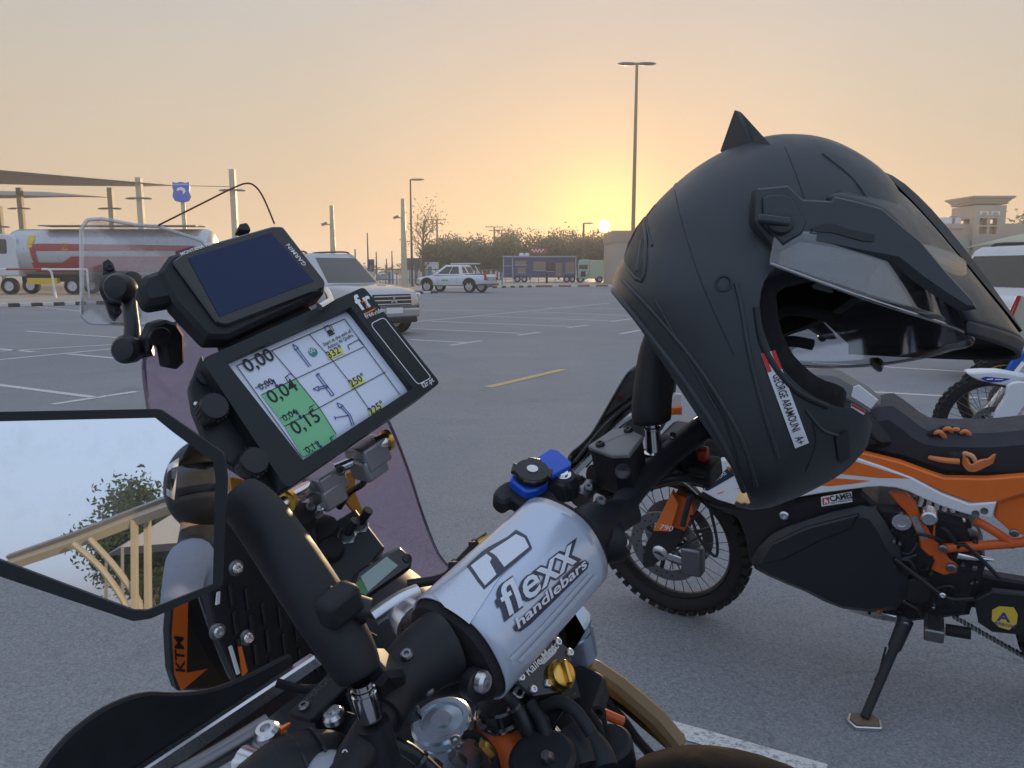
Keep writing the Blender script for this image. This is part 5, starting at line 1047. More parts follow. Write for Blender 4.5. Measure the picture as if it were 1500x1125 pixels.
# ---- phone mount on the right
q8 = lambda x, y: (600 + x / 3.75, 600 + y / 3.75)
QP = PL(P(780, 700, .80), AX * .95 + AF * .15, AF * .9 + AU * .3)
QL = mat('lever_blue', (.012, .10, .62), .35, var=.05)
MB().prism(QP.shift(-.02), smooth_closed([QP.shift(-.02).uv(*q8(*p)) for p in ((460, 470), (500, 420), (560, 400), (700, 410), (790, 460), (825, 520), (815, 560), (750, 550), (720, 515), (660, 545), (600, 530), (560, 505), (520, 525), (480, 510))], 3), -.014, .004, .003).build('phone_mount_arm', BLKM, A)
lp = QP.shift(-.006); lvo = MB().prism(lp, rounded([lp.uv(*q8(*p)) for p in ((690, 265), (770, 212), (820, 222), (888, 285), (885, 310), (770, 375), (720, 330))], .004, 3), -.006, 0, .0015).build('phone_mount_lever', QL, A)
MB().prism(lp, rounded([lp.uv(*q8(*p)) for p in ((570, 330), (600, 300), (700, 290), (765, 330), (762, 400), (700, 440), (640, 450), (550, 385))], .006, 3), -.012, 0, .002).build('lever_ring', QL, lvo)
kc = QP.px(*q8(672, 345)); MB().lathe(kc - QP.n * .004, QP.n, [(0, .019), (.006, .0195), (.008, .018), (.0085, .0001)], 32).build('mount_head', BLK, A)
tabs = MB()
for k in range(4):
    a = R(20 + 90 * k); dv = QP.x * math.cos(a) + QP.y * math.sin(a); tabs.box(kc + dv * .0185 + QP.n * .001, (dv, QP.n.cross(dv), QP.n), (.006, .014, .005))
tabs.build('mount_tabs', BLK, A, bevel=.001); MB().lathe(kc + QP.n * .004, QP.n, [(0, .006), (.0015, .006), (.0015, .0028), (.0005, .0001)], 20).build('mount_screw', ALU, A)
kc2 = P(*q8(838, 362), .83); MB().lathe(kc2 - QP.n * .02, QP.n, [(0, .021), (.016, .020), (.022, .014), (.022, .0001)], 26).build('damping_puck', BLKM, A); MB().lathe(kc2 + QP.n * .001, QP.n, [(0, .0095), (.002, .0095), (.002, .006), (.004, .006), (.004, .0025), (.002, .0001)], 22).build('puck_screw', CHR, A)
MB().tube([P(*q8(800, 470), .81), P(*q8(900, 400), .86)], .012, 14).build('mount_stem', BLKM, A)
MB().tube(smooth_open([P(*q8(935, 500), .84), P(*q8(965, 450), .85), P(*q8(1000, 415), .86)], 4), [.012, .012, .013, .012, .010, .009, .009, .009, .008], 14).build('cable_ferrule', STEEL, A)
# cable with ties in front of the pad
MB().tube(smooth_open([P(*q8(-10, 960), .80), P(*q8(180, 925), .80), P(*q8(250, 865), .79), P(*q8(360, 750), .785), P(*q8(430, 700), .78)], 5), .005, 10).build('cable', BLK, A); MB().tube([P(*q8(385, 735), .778), P(*q8(440, 700), .778)], .0042, 10).build('cable_end', GOLD, A)
for p in ((255, 850), (365, 740)): MB().lathe(P(*q8(*p), .785), P(*q8(430, 700), .78) - P(*q8(250, 865), .79), [(-.0015, .0065), (.0015, .0065)], 14).build('cable_tie', BLK, A); MB().box(P(*q8(p[0] - 14, p[1]), .78), (RT, UPV, FW), (.010, .006, .006)).build('tie_head', BLK, A)
# ---- right side: brake reservoir, mirror arm, hand guard
qb = lambda x, y: (840 + x / 3.26, 480 + y / 3.26)
BR = PL(P(905, 648, .83), AX, AF); lid = [qb(*p) for p in ((66, 562), (185, 482), (250, 474), (336, 515), (268, 602), (180, 605))]
luv = rounded([BR.uv(*p) for p in lid], .003); luv = luv if area2(luv) > 0 else luv[::-1]
br = MB().prism(BR, luv, -.006, 0, .0015).build('brake_reservoir', mat('reservoir_lid', (.20, .20, .20), .45), A)
bod = MB(); bod.rings([[BR.pt(a, b, h) for a, b in inset(luv, k)] for h, k in ((-.0062, .0015), (-.05, .002), (-.056, .006))]); bod.build('reservoir_body', BLKM, br)
for p in ((128, 562), (262, 494)): screw(BR.px(*qb(*p)), BR.n, .0052, br, BLK)
dv = V(BR.uv(*qb(240, 510))) - V(BR.uv(*qb(130, 580)))
for k in range(4): letter('~~~~ ~~ ~~~', on_plane(BR, *qb(128 + 14 * k, 556 - 4 * k), .0004, math.atan2(dv.y, dv.x) - .25), mat('emboss_pale', (.26, .26, .26), .5), br, .006, sx=.8, name='embossing')
MB().lathe(P(912, 690, .81), -FW, [(0, .0085), (.002, .0085), (.002, .006), (.0005, .0001)], 20).build('sight_glass', BLKG, br)
a, b = P(955, 618, .85), P(958, 664, .86)
MB().lathe(a, b - a, [(0, .0075), (.005, .0075), (.006, .0095), (.008, .0095), (.009, .0085), (.034, .0090), (.035, .012), (.038, .012)], 22).build('mirror_stem', CHR, A)
MB().tube(smooth_open([P(956, 622, .85), P(954, 600, .85), P(958, 560, .852), P(966, 515, .855), P(985, 470, .85), P(1000, 440, .84)], 4), [.014, .020, .0215, .022, .022, .022, .022, .022, .022, .022, .022, .022, .022, .022, .022, .022, .021, .020, .019, .018, .017], 20).build('mirror_arm', BLKM, A, smooth=60)
RG = PL(P(890, 610, 1.0), (P(945, 540, 1.03) - P(845, 670, .97)), AU)
rg = [(836, 668), (855, 650), (871, 632), (892, 596), (914, 558), (925, 543), (938, 534), (950, 533), (990, 548), (985, 600), (960, 640), (901, 640), (838, 690)]
MB().prism(RG, smooth_closed([RG.uv(*p) for p in rg], 3), -.006, 0, .002).build('hand_guard', BLKG, A)
for k in range(3): MB().tube(smooth_open([RG.px(842 + k * 8, 676 + 4 * k, .003), RG.px(885 + k * 8, 624 + 4 * k, .005), RG.px(935 + k * 6, 580 + 8 * k, .003)], 5), .002, 8).build('guard_rib', BLKG, A)
RG2 = RG.shift(.006); MB().prism(RG2, [RG2.uv(*qb(*p)) for p in ((0, 680), (160, 525), (230, 440), (300, 395), (305, 415), (240, 480), (40, 690), (0, 720))], -.006, 0, .002).build('guard_bar', ALU, A)
MB().prism(PL(P(1000, 600, 1.02), RT, UPV), [PL(P(1000, 600, 1.02), RT, UPV).uv(*qb(*p)) for p in ((465, 350), (485, 310), (520, 315), (520, 420), (470, 410))], -.01, 0, .002).build('guard_end', WHT, A); MB().prism(PL(P(1000, 600, 1.01), RT, UPV), [PL(P(1000, 600, 1.01), RT, UPV).uv(*qb(*p)) for p in ((470, 380), (522, 375), (520, 412), (470, 418))], -.008, 0, .002).build('guard_end', ORG, A)
MB().tube(smooth_open([P(870, 700, .86), P(920, 690, .885), P(985, 675, .92), P(1040, 655, .95)], 4), [.015, .016, .017, .018, .020, .022, .022, .020, .018, .017, .016, .016, .015], 18).build('throttle_housing', BLKM, A)
MB().box(P(1000, 655, .92), (AX, AU, AF), (.05, .05, .04)).build('switch_block', BLK, A, bevel=.008); MB().box(P(1030, 665, .90), (AX, AU, AF), (.014, .016, .012)).build('kill_switch', mat('switch_red', (.45, .03, .01), .4), A, bevel=.003)
MB().tube(smooth_open([P(985, 690, .90), P(1010, 706, .905), P(1025, 720, .91)], 4), .005, 8).build('brake_lever', ALU, A)
MB().box(P(1032, 690, .905), (AX, AU, AF), (.04, .025, .03)).build('switch_block', BLKM, A, bevel=.005)
MB().tube([LW(.26, -.058, .010), LW(.36, -.083, .012)], .0165, 18).build('grip', RUB, A); MB().tube([LW(-.36, -.075, .004), LW(-.50, -.112, .006)], .019, 18).build('grip', RUB, A)
# looms, ties and small fasteners through the cockpit
for pts, d, r in ((((455, 770), (470, 820), (500, 880), (560, 905)), .79, .0045), (((440, 780), (450, 840), (490, 900), (550, 935)), .80, .0035), (((590, 890), (640, 900), (700, 880)), .78, .004), (((700, 1010), (742, 1020), (770, 1060), (790, 1130)), .69, .0055), (((640, 1090), (690, 1075), (720, 1100), (730, 1140)), .68, .004), (((860, 1040), (880, 1075), (870, 1130)), .70, .004), (((900, 735), (930, 720), (985, 700), (1030, 705)), .87, .005), (((850, 700), (880, 720), (915, 725), (960, 700)), .86, .0035), (((560, 1085), (600, 1100), (640, 1135)), .60, .006), (((405, 1000), (450, 1010), (520, 1000)), .66, .004)):
    MB().tube(smooth_open([P(*p, d + .006 * math.sin(k * 2.1)) for k, p in enumerate(pts)], 6), r, 10).build('wire_loom', BLK if r > .004 else RUB, A)
    c0, c1 = P(*pts[1], d), P(*pts[2], d); MB().lathe(c0.lerp(c1, .4), c1 - c0, [(-.0016, r * 1.35), (.0016, r * 1.35)], 12).build('cable_tie', BLKG, A)
for px, py, d, r, mt in ((596, 960, .60, .005, STEEL), (628, 1012, .605, .0045, STEEL), (668, 1088, .67, .006, ALU), (706, 1062, .70, .005, STEEL), (770, 1052, .70, .006, ALU), (838, 1100, .69, .005, GOLD), (874, 1062, .71, .005, STEEL), (430, 815, .80, .005, STEEL), (470, 745, .79, .0045, ALU), (545, 700, .80, .004, ALU), (880, 735, .80, .006, STEEL), (862, 715, .81, .005, STEEL), (985, 640, .86, .005, STEEL)):
    screw(P(px, py, d), -FW * .7 + UPV * .7, r, A, mt)
gr_ = MB()
for k in range(3):
    f = k / 2.2; c0 = P(405, 1148, .532).lerp(P(470, 1119, .552), f); gr_.lathe(c0, P(470, 1119, .552) - P(405, 1148, .532), [(-.0010, .0272), (.0010, .0272)], 26)
tag(gr_.build('housing_ribs', BLK, A), kind='stuff')
# frame head, airbox and fairing mass under the clamps
MB().box(LW(-.06, .03, -.32), (AX, AF, AU), (.17, .12, .30)).build('frame_head', BLKM, A, bevel=.02)
local_loft('airbox', [(.10, -.36, .05, .06), (.02, -.38, .09, .10), (-.10, -.42, .09, .10), (-.20, -.46, .09, .10), (-.28, -.48, .07, .08)], BLKM, A)
local_loft('headlamp_bucket', [(.46, -.25, .06, .06), (.40, -.24, .10, .10), (.30, -.22, .12, .13), (.18, -.24, .10, .12), (.08, -.26, .06, .08)], BLKM, A)
# ================================================================== HELMET hung on the right mirror arm
from mathutils.bvhtree import BVHTree
HN = (-RT * .08 + UPV * .27 - FW).normalized(); HP = PL(P(1110, 455, .80), RT * .55 - UPV * .83, HN.cross(RT * .55 - UPV * .83))
HMAT = mat('helmet_matte', (.030, .036, .042), .42, var=.22, vs=14, bump=.08, bs=1200, rvar=.3); HDK = mat('helmet_dark', (.016, .018, .021), .55); LINR = mat('helmet_liner', (.008, .008, .009), .95, bump=.5, bs=300)
helmet = thing('motorcycle_helmet', 'matte black adventure helmet with peak and raised visor hung on the handlebar', 'helmet', P(1100, 730, .80))
prof_px = [(918, 372), (940, 325), (974, 284), (1016, 250), (1066, 224), (1124, 212), (1178, 219), (1228, 243), (1264, 272), (1288, 312), (1292, 365), (1284, 430), (1266, 510), (1250, 580), (1240, 636), (1228, 676), (1180, 712), (1090, 745), (1010, 700), (935, 580), (892, 470), (898, 415)]
prof = smooth_closed([HP.uv(*p) for p in prof_px], 4); KX, KY = HP.uv(1100, 440); HW = .126
def hring(c):
    s = max(1e-3, 1 - abs(c / HW) ** 2.5) ** (1 / 2.5); return [HP.pt(KX + (a - KX) * s, KY + (b - KY) * s, c) for a, b in prof]
cs_ = [HW * math.sin(R(a)) for a in (-89, -84, -78, -70, -60, -50, -40, -30, -20, -10, 0, 10, 20, 30, 40, 50, 60, 70, 78, 84, 89)]
hm = MB().rings([hring(c) for c in cs_]); BVH = BVHTree.FromPolygons([V(v) for v in hm.v], hm.f)
def HS(px, py, h=.0):
    d = ray(px, py).normalized(); loc, nor, _, _ = BVH.ray_cast(EYE, d)
    if loc is None: loc, nor, _, _ = BVH.find_nearest(P(px, py, .78))
    if nor.dot(d) > 0: nor = -nor
    return loc + nor * h
sh = bpy.data.objects.new('shell', hm.mesh('shell', HMAT, 60)); COL.objects.link(sh)
def cutter(pts, off=.10, vd_=None):
    q = HP.shift(off); uv = smooth_closed([q.uv(*p) for p in pts], 3) if len(pts) > 4 else [q.uv(*p) for p in pts]
    ax = HN if vd_ is None else vd_; o = bpy.data.objects.new('cutter', MB().rings([[q.pt(a, b) + ax * k for a, b in (uv if area2(uv) > 0 else uv[::-1])] for k in (-.42, .25)]).mesh('cutter', LINR, 0)); COL.objects.link(o); return o
port = [(1122, 408), (1108, 450), (1118, 500), (1140, 540), (1172, 572), (1215, 592), (1260, 600), (1330, 610), (1420, 560), (1420, 420), (1330, 350), (1240, 372), (1160, 392)]
c1 = cutter(port, .112); c2 = cutter([(868, 376), (1104, 734), (980, 900), (760, 500)], .06, -ray(1000, 560).normalized())
sm = sh.modifiers.new('s', 'SOLIDIFY'); sm.thickness = .022; sm.offset = -1
for c in (c1, c2):
    b_ = sh.modifiers.new('b', 'BOOLEAN'); b_.operation = 'DIFFERENCE'; b_.object = c; b_.solver = 'EXACT'
dg = bpy.context.evaluated_depsgraph_get(); me = bpy.data.meshes.new_from_object(sh.evaluated_get(dg)); sh.modifiers.clear(); sh.data = me
for c in (c1, c2): bpy.data.objects.remove(c)
me.materials.clear(); me.materials.append(HMAT); me.polygons.foreach_set('use_smooth', [True] * len(me.polygons)); me.set_sharp_from_angle(angle=R(40)); attach(sh, helmet)
# liner inside, slightly smaller than the shell
ln = MB().rings([[HP.pt(KX + (a - KX) * .80, KY + (b - KY) * .80, c * .80) for a, b in [((p_ - HP.o).dot(HP.x), (p_ - HP.o).dot(HP.y)) for p_ in hring(c)]] for c in cs_[2:-2]])
lin = bpy.data.objects.new('liner', ln.mesh('liner', LINR, 60)); COL.objects.link(lin)
c3 = cutter([(1150, 420), (1135, 455), (1150, 510), (1185, 545), (1230, 560), (1330, 560), (1360, 420), (1280, 400)], .09); c4 = cutter([(890, 378), (1134, 738), (980, 900), (760, 500)], .06, -ray(1000, 560).normalized())
sm = lin.modifiers.new('s', 'SOLIDIFY'); sm.thickness = .012; sm.offset = -1
for c in (c3, c4):
    b_ = lin.modifiers.new('b', 'BOOLEAN'); b_.operation = 'DIFFERENCE'; b_.object = c; b_.solver = 'EXACT'
dg = bpy.context.evaluated_depsgraph_get(); me = bpy.data.meshes.new_from_object(lin.evaluated_get(dg)); lin.modifiers.clear(); lin.data = me
for c in (c3, c4): bpy.data.objects.remove(c)
me.materials.clear(); me.materials.append(LINR); attach(lin, helmet)
# raised edges and strips lying on the shell
def ridge(pts, r, mt=HMAT, nm='shell_ridge', n=6, h=.0): 
    q = smooth_open([V((*p, 0)) for p in pts], n); MB().tube([HS(p.x, p.y, h) for p in q], r, 8).build(nm, mt, helmet, smooth=60)
ridge([(1108, 450), (1116, 500), (1138, 542), (1170, 575), (1212, 595)], .0032, HDK, 'port_seal')
ridge([(1078, 415), (1086, 450), (1098, 520), (1118, 600), (1140, 670)], .0022)
ridge([(898, 425), (950, 490), (1010, 570), (1060, 650), (1090, 720)], .0035, nm='rim_edge', h=-.001); ridge([(912, 410), (968, 470), (1030, 548), (1085, 640), (1108, 712)], .0022)
ridge([(960, 440), (1010, 530), (1050, 600)], .0014); ridge([(1205, 225), (1250, 262), (1276, 300)], .0014); ridge([(950, 292), (948, 330), (955, 360)], .0012)
def patch(pts, mt, nm, h, par=None, px_step=5):
    """outline filled by a fine grid of points dropped onto the shell"""
    bm = bmesh.new(); bm.faces.new([bm.verts.new((x, y, 0)) for x, y in pts]); bmesh.ops.triangulate(bm, faces=bm.faces[:])
    for _ in range(5):
        ed = [e for e in bm.edges if e.calc_length() > px_step]
        if not ed: break
        bmesh.ops.subdivide_edges(bm, edges=ed, cuts=1); bmesh.ops.triangulate(bm, faces=bm.faces[:])
    bm.verts.index_update(); m = MB().add([HS(v.co.x, v.co.y, h) for v in bm.verts], [tuple(v.index for v in f.verts) for f in bm.faces]); bm.free(); return m.build(nm, mt, par or helmet, smooth=60)
vent = patch([(943, 318), (947, 358), (940, 412), (916, 384), (918, 372)], HDK, 'vent', .0012); ridge([(943, 318), (916, 378), (940, 412), (947, 360), (943, 318)], .0022, n=3); ridge([(941, 352), (934, 398)], .0022, n=3)
MB().lathe(HS(1060, 415), HS(1060, 415, .01) - HS(1060, 415), [(-.002, .0075), (.0015, .0075), (.0015, .0058), (-.001, .005), (-.001, .0001)], 22).build('snap', HDK, helmet)
# white name strip with a small flag
lab = patch([(1114, 518), (1135, 513), (1184, 648), (1164, 656)], mat('label_white', (.74, .76, .80), .4, var=.02), 'name_label', .0012)
fr_ = mat('flag_red', (.55, .03, .03), .4, var=0)
sp_ = lambda s, t_: (1114 + 50 * s + (21 - 1 * s) * t_, 518 + 138 * s + (-5 - 3 * s) * t_)
for t0, t1 in ((0, .28), (.72, 1)): patch([sp_(.0, t0), sp_(.0, t1), sp_(.20, t1), sp_(.20, t0)], fr_, 'flag_stripe', .0017, lab)
patch([sp_(.10, .70), sp_(.05, .5), sp_(.10, .34), sp_(.13, .5)], mat('flag_green', (.02, .22, .05), .5, var=0), 'flag_tree', .0018, lab)
vs, _ = glyphs('GEORGE ARAMOUNI   A+', 1.0, off=.015); wd = max(a for a, b in vs)
letter('GEORGE ARAMOUNI   A+', lambda x, y: HS(*sp_(.235 + .74 * x / wd, .22 + y * .80), .0020), INK, lab, 1.0, off=.012)
# visor pivot plate and peak arm, one on each side
z8 = lambda x, y: (1020 + x / 3.31, 180 + y / 3.31)
armpx = [z8(*p) for p in ((283, 325), (432, 310), (470, 345), (505, 378), (640, 384), (655, 362), (760, 385), (885, 420), (985, 505), (1070, 575), (1200, 730), (1324, 862), (1345, 905), (1290, 900), (1180, 830), (1080, 760), (960, 665), (800, 635), (640, 602), (490, 582), (400, 630), (350, 585), (290, 512), (275, 470))]
def both(pts, h0, h1, mt, nm, bev=.002, par=None, off=.128):
    q = HP.shift(off); uv = [q.uv(*p) for p in pts]; m1 = MB().prism(HP, uv, off + h0, off + h1, bev).build(nm, mt, par or helmet)
    MB().prism(HP, uv, -(off + h0), -(off + h1), bev).build(nm, mt, par or helmet); return m1
both(armpx, -.010, .006, HMAT, 'peak_arm')
both(rounded([z8(*p) for p in ((540, 520), (600, 500), (645, 498), (720, 525), (845, 550), (845, 585), (790, 582), (640, 540), (545, 535))], 2), .0062, .0072, HDK, 'arm_slot', 0)
both([z8(*p) for p in ((305, 375), (330, 362), (400, 358), (440, 372), (515, 485), (495, 545), (400, 600), (310, 510))], .0062, .009, HMAT, 'pivot_cover', .0015)
pc_ = HP.shift(.137); c = HP.pt(*pc_.uv(*z8(405, 480)), .137)
dial = MB().lathe(c, HN, [(0, .0125), (.004, .0120), (.005, .0105), (.005, .0001)], 26).build('pivot_dial', HDK, helmet); a_, b_ = pc_.uv(*z8(305, 475)), pc_.uv(*z8(420, 490)); dd = V((b_[0] - a_[0], b_[1] - a_[1])).normalized()
MB().box(HP.pt((a_[0] + b_[0]) / 2, (a_[1] + b_[1]) / 2, .143), (HP.x * dd.x + HP.y * dd.y, HP.x * -dd.y + HP.y * dd.x, HN), (.028, .0075, .006)).build('dial_grip', HMAT, dial, bevel=.002)
# peak: bowed plate between the arms, raised middle, turned-down tip
q_ = HP.shift(.128)
up_e = smooth_open([V((*q_.uv(*p), 0)) for p in ((1212, 288), (1252, 296), (1287, 307), (1318, 333), (1343, 354), (1382, 400), (1420, 441), (1440, 466))], 4)
mid_e = smooth_open([V((*HP.uv(*p), 0)) for p in ((1262, 262), (1292, 278), (1318, 302), (1348, 334), (1384, 376), (1424, 424), (1462, 470), (1490, 506))], 4)
def pk(a, b):
    k = a * (len(up_e) - 1); i = min(int(k), len(up_e) - 2); f = k - i; e = up_e[i].lerp(up_e[i + 1], f); m_ = mid_e[i].lerp(mid_e[i + 1], f)
    s = 2 * b - 1; bow = (1 - abs(s) ** 1.7); w_ = .128 * (1 - .15 * a * a); g_ = e.lerp(m_, bow)
    return HP.pt(g_.x, g_.y, w_ * s)
pkm = MB().surf(pk, 22, 25); pko = pkm.build('peak', HMAT, helmet, smooth=60, solid=.005)
rs = []
for k in range(11):
    a = .04 + .90 * k / 10; c = pk(a, .5); hgt = .010 * math.sin(math.pi * min(1, .15 + .8 * k / 10)); rs.append([c + HN * .030 - HP.y * .006, c + HN * .020 + HP.y * hgt, c - HN * .020 + HP.y * hgt, c - HN * .030 - HP.y * .006])
MB().rings(rs).build('peak_spine', HDK, helmet, smooth=30)
# underside web of the peak down towards the tip
tp = MB(); tp.surf(lambda a, b: pk(1.0, b) + (HP.x * .010 - HP.y * .014 * (1 - .5 * abs(2 * b - 1))) * a, 5, 25); tp.build('peak_lip', HDK, helmet, smooth=60, solid=.004)
# raised face shield: arc from the near pivot round the front to the far one
VC = pane('visor_smoke', (.84, .86, .89), .13, .08, .45, .045); vq = HP.shift(.133)
v0 = V(vq.uv(1126, 386)); v1 = V(HP.uv(1400, 500)); vd = (v1 - v0); VL = vd.length; vd.normalize(); vw = V((-vd.y, vd.x))
if (V(vq.uv(1250, 330)) - v0).dot(vw) < 0: vw = -vw
def vis(a, b, k=1.0):
    ph = math.pi * (a - .5); cph = max(0, math.cos(ph)) ** .75; x = VL * cph
    q = v0 + vd * (x - .020 * b * cph) + vw * (b * (.030 + .040 * cph) - .012 * math.sin(math.pi * cph) * (1 - b)); tw_ = max(0, math.sin(ph)) ** 1.2 * .034 + max(0, math.cos(ph)) ** 3 * .008; q = q - vw * tw_; return HP.pt(q.x, q.y, .1345 * -math.sin(ph))
vo = MB().surf(lambda a, b: vis(a, b), 48, 10); vob = vo.build('visor', VC, helmet, smooth=60, solid=.0022)
MB().tube([vis(k / 60, 0) for k in range(61)], .0018, 8).build('visor_edge', pane('visor_edge', (.7, .7, .72), .35, .1, .7), vob)
screw(vis(.20, .52) + HN * .003, HN, .0052, vob, STEEL); screw(vis(.80, .52), -HN, .0052, vob, STEEL)
MB().prism(HP.shift(.121), rounded([HP.shift(.121).uv(*z8(*p)) for p in ((555, 790), (575, 780), (635, 790), (662, 828), (600, 815), (565, 805))], .001), .0, .003).build('visor_slot', HDK, vob)
tb = vis(.70, 0); MB().lathe(tb - HP.y * .004, HP.y, [(0, .004), (.003, .010), (.010, .006), (.013, .0005)], 14).build('lift_tab', BLKG, vob)
# fin on the crown
br_, bf_, nm_ = HS(1052, 215, -.002), HS(1142, 222, -.002), HS(1104, 209, -.002); tip = br_.lerp(bf_, .35) + (P(1077, 157, .80) - P(1084, 216, .80)); tip2 = tip + (P(1086, 160, .80) - P(1077, 157, .80)); fm2 = nm_ - HN * .06; dn_ = (nm_ - tip).normalized() * .02
MB().add([br_, bf_, nm_, fm2, tip, tip2, br_ + dn_, bf_ + dn_, fm2 + dn_], [(0, 2, 4), (2, 5, 4), (2, 1, 5), (1, 3, 5), (3, 4, 5), (3, 0, 4), (0, 6, 2), (2, 7, 1), (6, 7, 2), (1, 7, 8, 3), (3, 8, 6, 0)]).build('crown_fin', HMAT, helmet, smooth=0, bevel=.001)
# chin vent and strap end
patch([(1222, 640), (1240, 628), (1243, 668), (1228, 678)], HDK, 'chin_vent', .002)
# padding folds, strap and fine seams
for pts in (((1128, 470), (1150, 455), (1190, 458), (1230, 470)), ((1135, 505), (1160, 500), (1190, 505))): MB().tube(smooth_open([P(*p, .80) for p in pts], 5), .006, 10).build('cheek_pad_fold', LINR, helmet)
ridge([(985, 262), (1000, 330), (1030, 420), (1075, 520)], .0006, HDK, 'shell_seam'); ridge([(1150, 215), (1168, 260), (1178, 290)], .0006, HDK, 'shell_seam'); ridge([(1180, 690), (1195, 650), (1190, 615)], .0009, HDK, 'shell_seam')
ridge([(1030, 560), (1060, 610), (1085, 690)], .0012, HDK, 'shell_seam'); ridge([(1180, 600), (1205, 630), (1238, 640)], .0016)
# ================================================================== WHITE AND ORANGE MOTORCYCLE beyond
BH = V((-.889, .459, 0)).normalized(); BL0 = V((-BH.y, BH.x, 0)); LEAN = R(11); BU = V((0, 0, 1)) * math.cos(LEAN) + BL0 * math.sin(LEAN)
FB = G(1000, 914); BPL = PL(FB, -BH, BU); BLft = BPL.n
bikeB = thing('adventure_motorcycle', 'white and orange adventure motorcycle on its side stand with gloves on the seat', 'motorcycle', G(1265, 1056)); B = bikeB
def tr(pts, off, h0, h1, mt, nm, bev=.004, par=None, rd=0, sm=0):
    q = BPL.shift(off); uv = [q.uv(*p) for p in pts]
    if sm: uv = smooth_closed(uv, sm)
    elif rd: uv = rounded(uv, rd)
    return MB().prism(q, uv, h0, h1, bev).build(nm, mt, par or B)
def BQ(px, py, off=0.0): return BPL.shift(off).px(px, py)
def spokewheel(par, c, ax, Rt, tw, rimr, mt_rim, disc=0.0, nsp=32, knob=True, discside=1, label=None):
    c = V(c); ax = V(ax).normalized(); x, y = frame(ax); dv = lambda a: x * math.cos(a) + y * math.sin(a)
    w = bpy.data.objects.new('wheel', None); COL.objects.link(w); w.location = c; attach_e(w, par)
    ty = MB(); sec = [(-.30, rimr + .002), (-.44, rimr + .02), (-.50, (rimr + Rt) / 2), (-.42, Rt - .022), (-.25, Rt - .008), (0, Rt - .004), (.25, Rt - .008), (.42, Rt - .022), (.50, (rimr + Rt) / 2), (.44, rimr + .02), (.30, rimr + .002)]
    ty.lathe(c, ax, [(s * tw, r) for s, r in sec], 56, closed=True); to = ty.build('tyre', RUB, w, smooth=60)
    if knob:
        kn = MB(); n = 44
        for k in range(n):
            for s, da in ((-.36, 0), (0, .5), (.36, 0)):
                a = 2 * math.pi * (k + da) / n; rr = Rt - (.006 if s == 0 else .014); kn.box(c + ax * s * tw + dv(a) * rr, (ax, ax.cross(dv(a)), dv(a)), (tw * .24, .030, .020))
        tag(kn.build('tread_blocks', RUB, to), kind='stuff')
    MB().lathe(c, ax, [(-.022, rimr + .006), (-.026, rimr - .004), (-.014, rimr - .012), (0, rimr - .016), (.014, rimr - .012), (.026, rimr - .004), (.022, rimr + .006)], 56, closed=True).build('rim', mt_rim, w, smooth=50)
    MB().lathe(c, ax, [(-.055, .001), (-.055, .030), (-.035, .038), (-.030, .026), (.030, .026), (.035, .038), (.055, .030), (.055, .001)], 24).build('hub', STEEL, w)
    spm = MB().cyl((0, 0, 0), (1, 0, 0), .0022, .0022, 5).mesh('spoke', STEEL, 60)
    for k in range(nsp):
        s = 1 if k % 2 else -1; a = 2 * math.pi * k / nsp; a2 = a + (.32 if (k // 2) % 2 else -.32)
        p0 = c + ax * s * .034 + dv(a2) * .036; p1 = c + dv(a) * (rimr - .013); d = p1 - p0; o = bpy.data.objects.new('spoke', spm); COL.objects.link(o)
        ex, ey = frame(d); dn = d.normalized(); o.matrix_basis = Matrix.Translation(p0) @ Matrix((dn, ex, dn.cross(ex))).transposed().to_4x4() @ Matrix.Diagonal((d.length, 1, 1, 1)); attach_e(o, w, True)
    if disc:
        for s in ((1, -1) if discside == 0 else (discside,)):
            dm = MB(); o0 = c + ax * s * .062; n = 48; ri, ro = disc * .70, disc
            for h in (0, .005): pass
            dm.lathe(o0, ax * s, [(0, ri), (0, ro), (.005, ro), (.005, ri)], n, closed=True); do = dm.build('brake_disc', STEEL, w, smooth=40)
            hm_ = MB()
            for k in range(36):
                a = 2 * math.pi * k / 36; rr = ri + (ro - ri) * (.25 + .25 * (k % 3)); hm_.lathe(o0 + dv(a) * rr + ax * s * .0052, ax * s, [(0, .0042), (.0004, .0042), (.0004, .0001)], 8)
            tag(hm_.build('disc_holes', BLKM, do), kind='stuff'); car_ = MB()
            for k in range(6):
                a = 2 * math.pi * k / 6 + .3; car_.box(c + ax * s * .060 + dv(a) * ri * .62, (dv(a), ax.cross(dv(a)), ax), (ri * .80, .016, .006))
            car_.lathe(c + ax * s * .056, ax * s, [(0, .030), (.008, .034), (.010, .030)], 20); car_.build('disc_carrier', BLKM, w)
    return w
def attach_e(o, parent, keep=False):
    o.parent = parent; M = Matrix.Identity(4); chain = []; q = parent
    while q is not None: chain.append(q); q = q.parent
    for q in reversed(chain): M = M @ q.matrix_parent_inverse @ q.matrix_basis
    o.matrix_parent_inverse = M.inverted()
# front wheel, a little turned away
fax = (BLft + BH * .14).normalized(); fc = BPL.pt(0, .345, 0); RIMB = mat('rim_black', (.025, .025, .028), .35, .6)
fc = P(984, 800, (FB - EYE).dot(FW) + .02)
fc.z = max(fc.z, .352)
spokewheel(B, fc, fax, .345, .095, .268, RIMB, .160, 36, True, 0)
rc = BPL.pt(1.50, .330, 0); spokewheel(B, rc, BLft, .330, .150, .230, RIMB, .12, 32, True, 1)
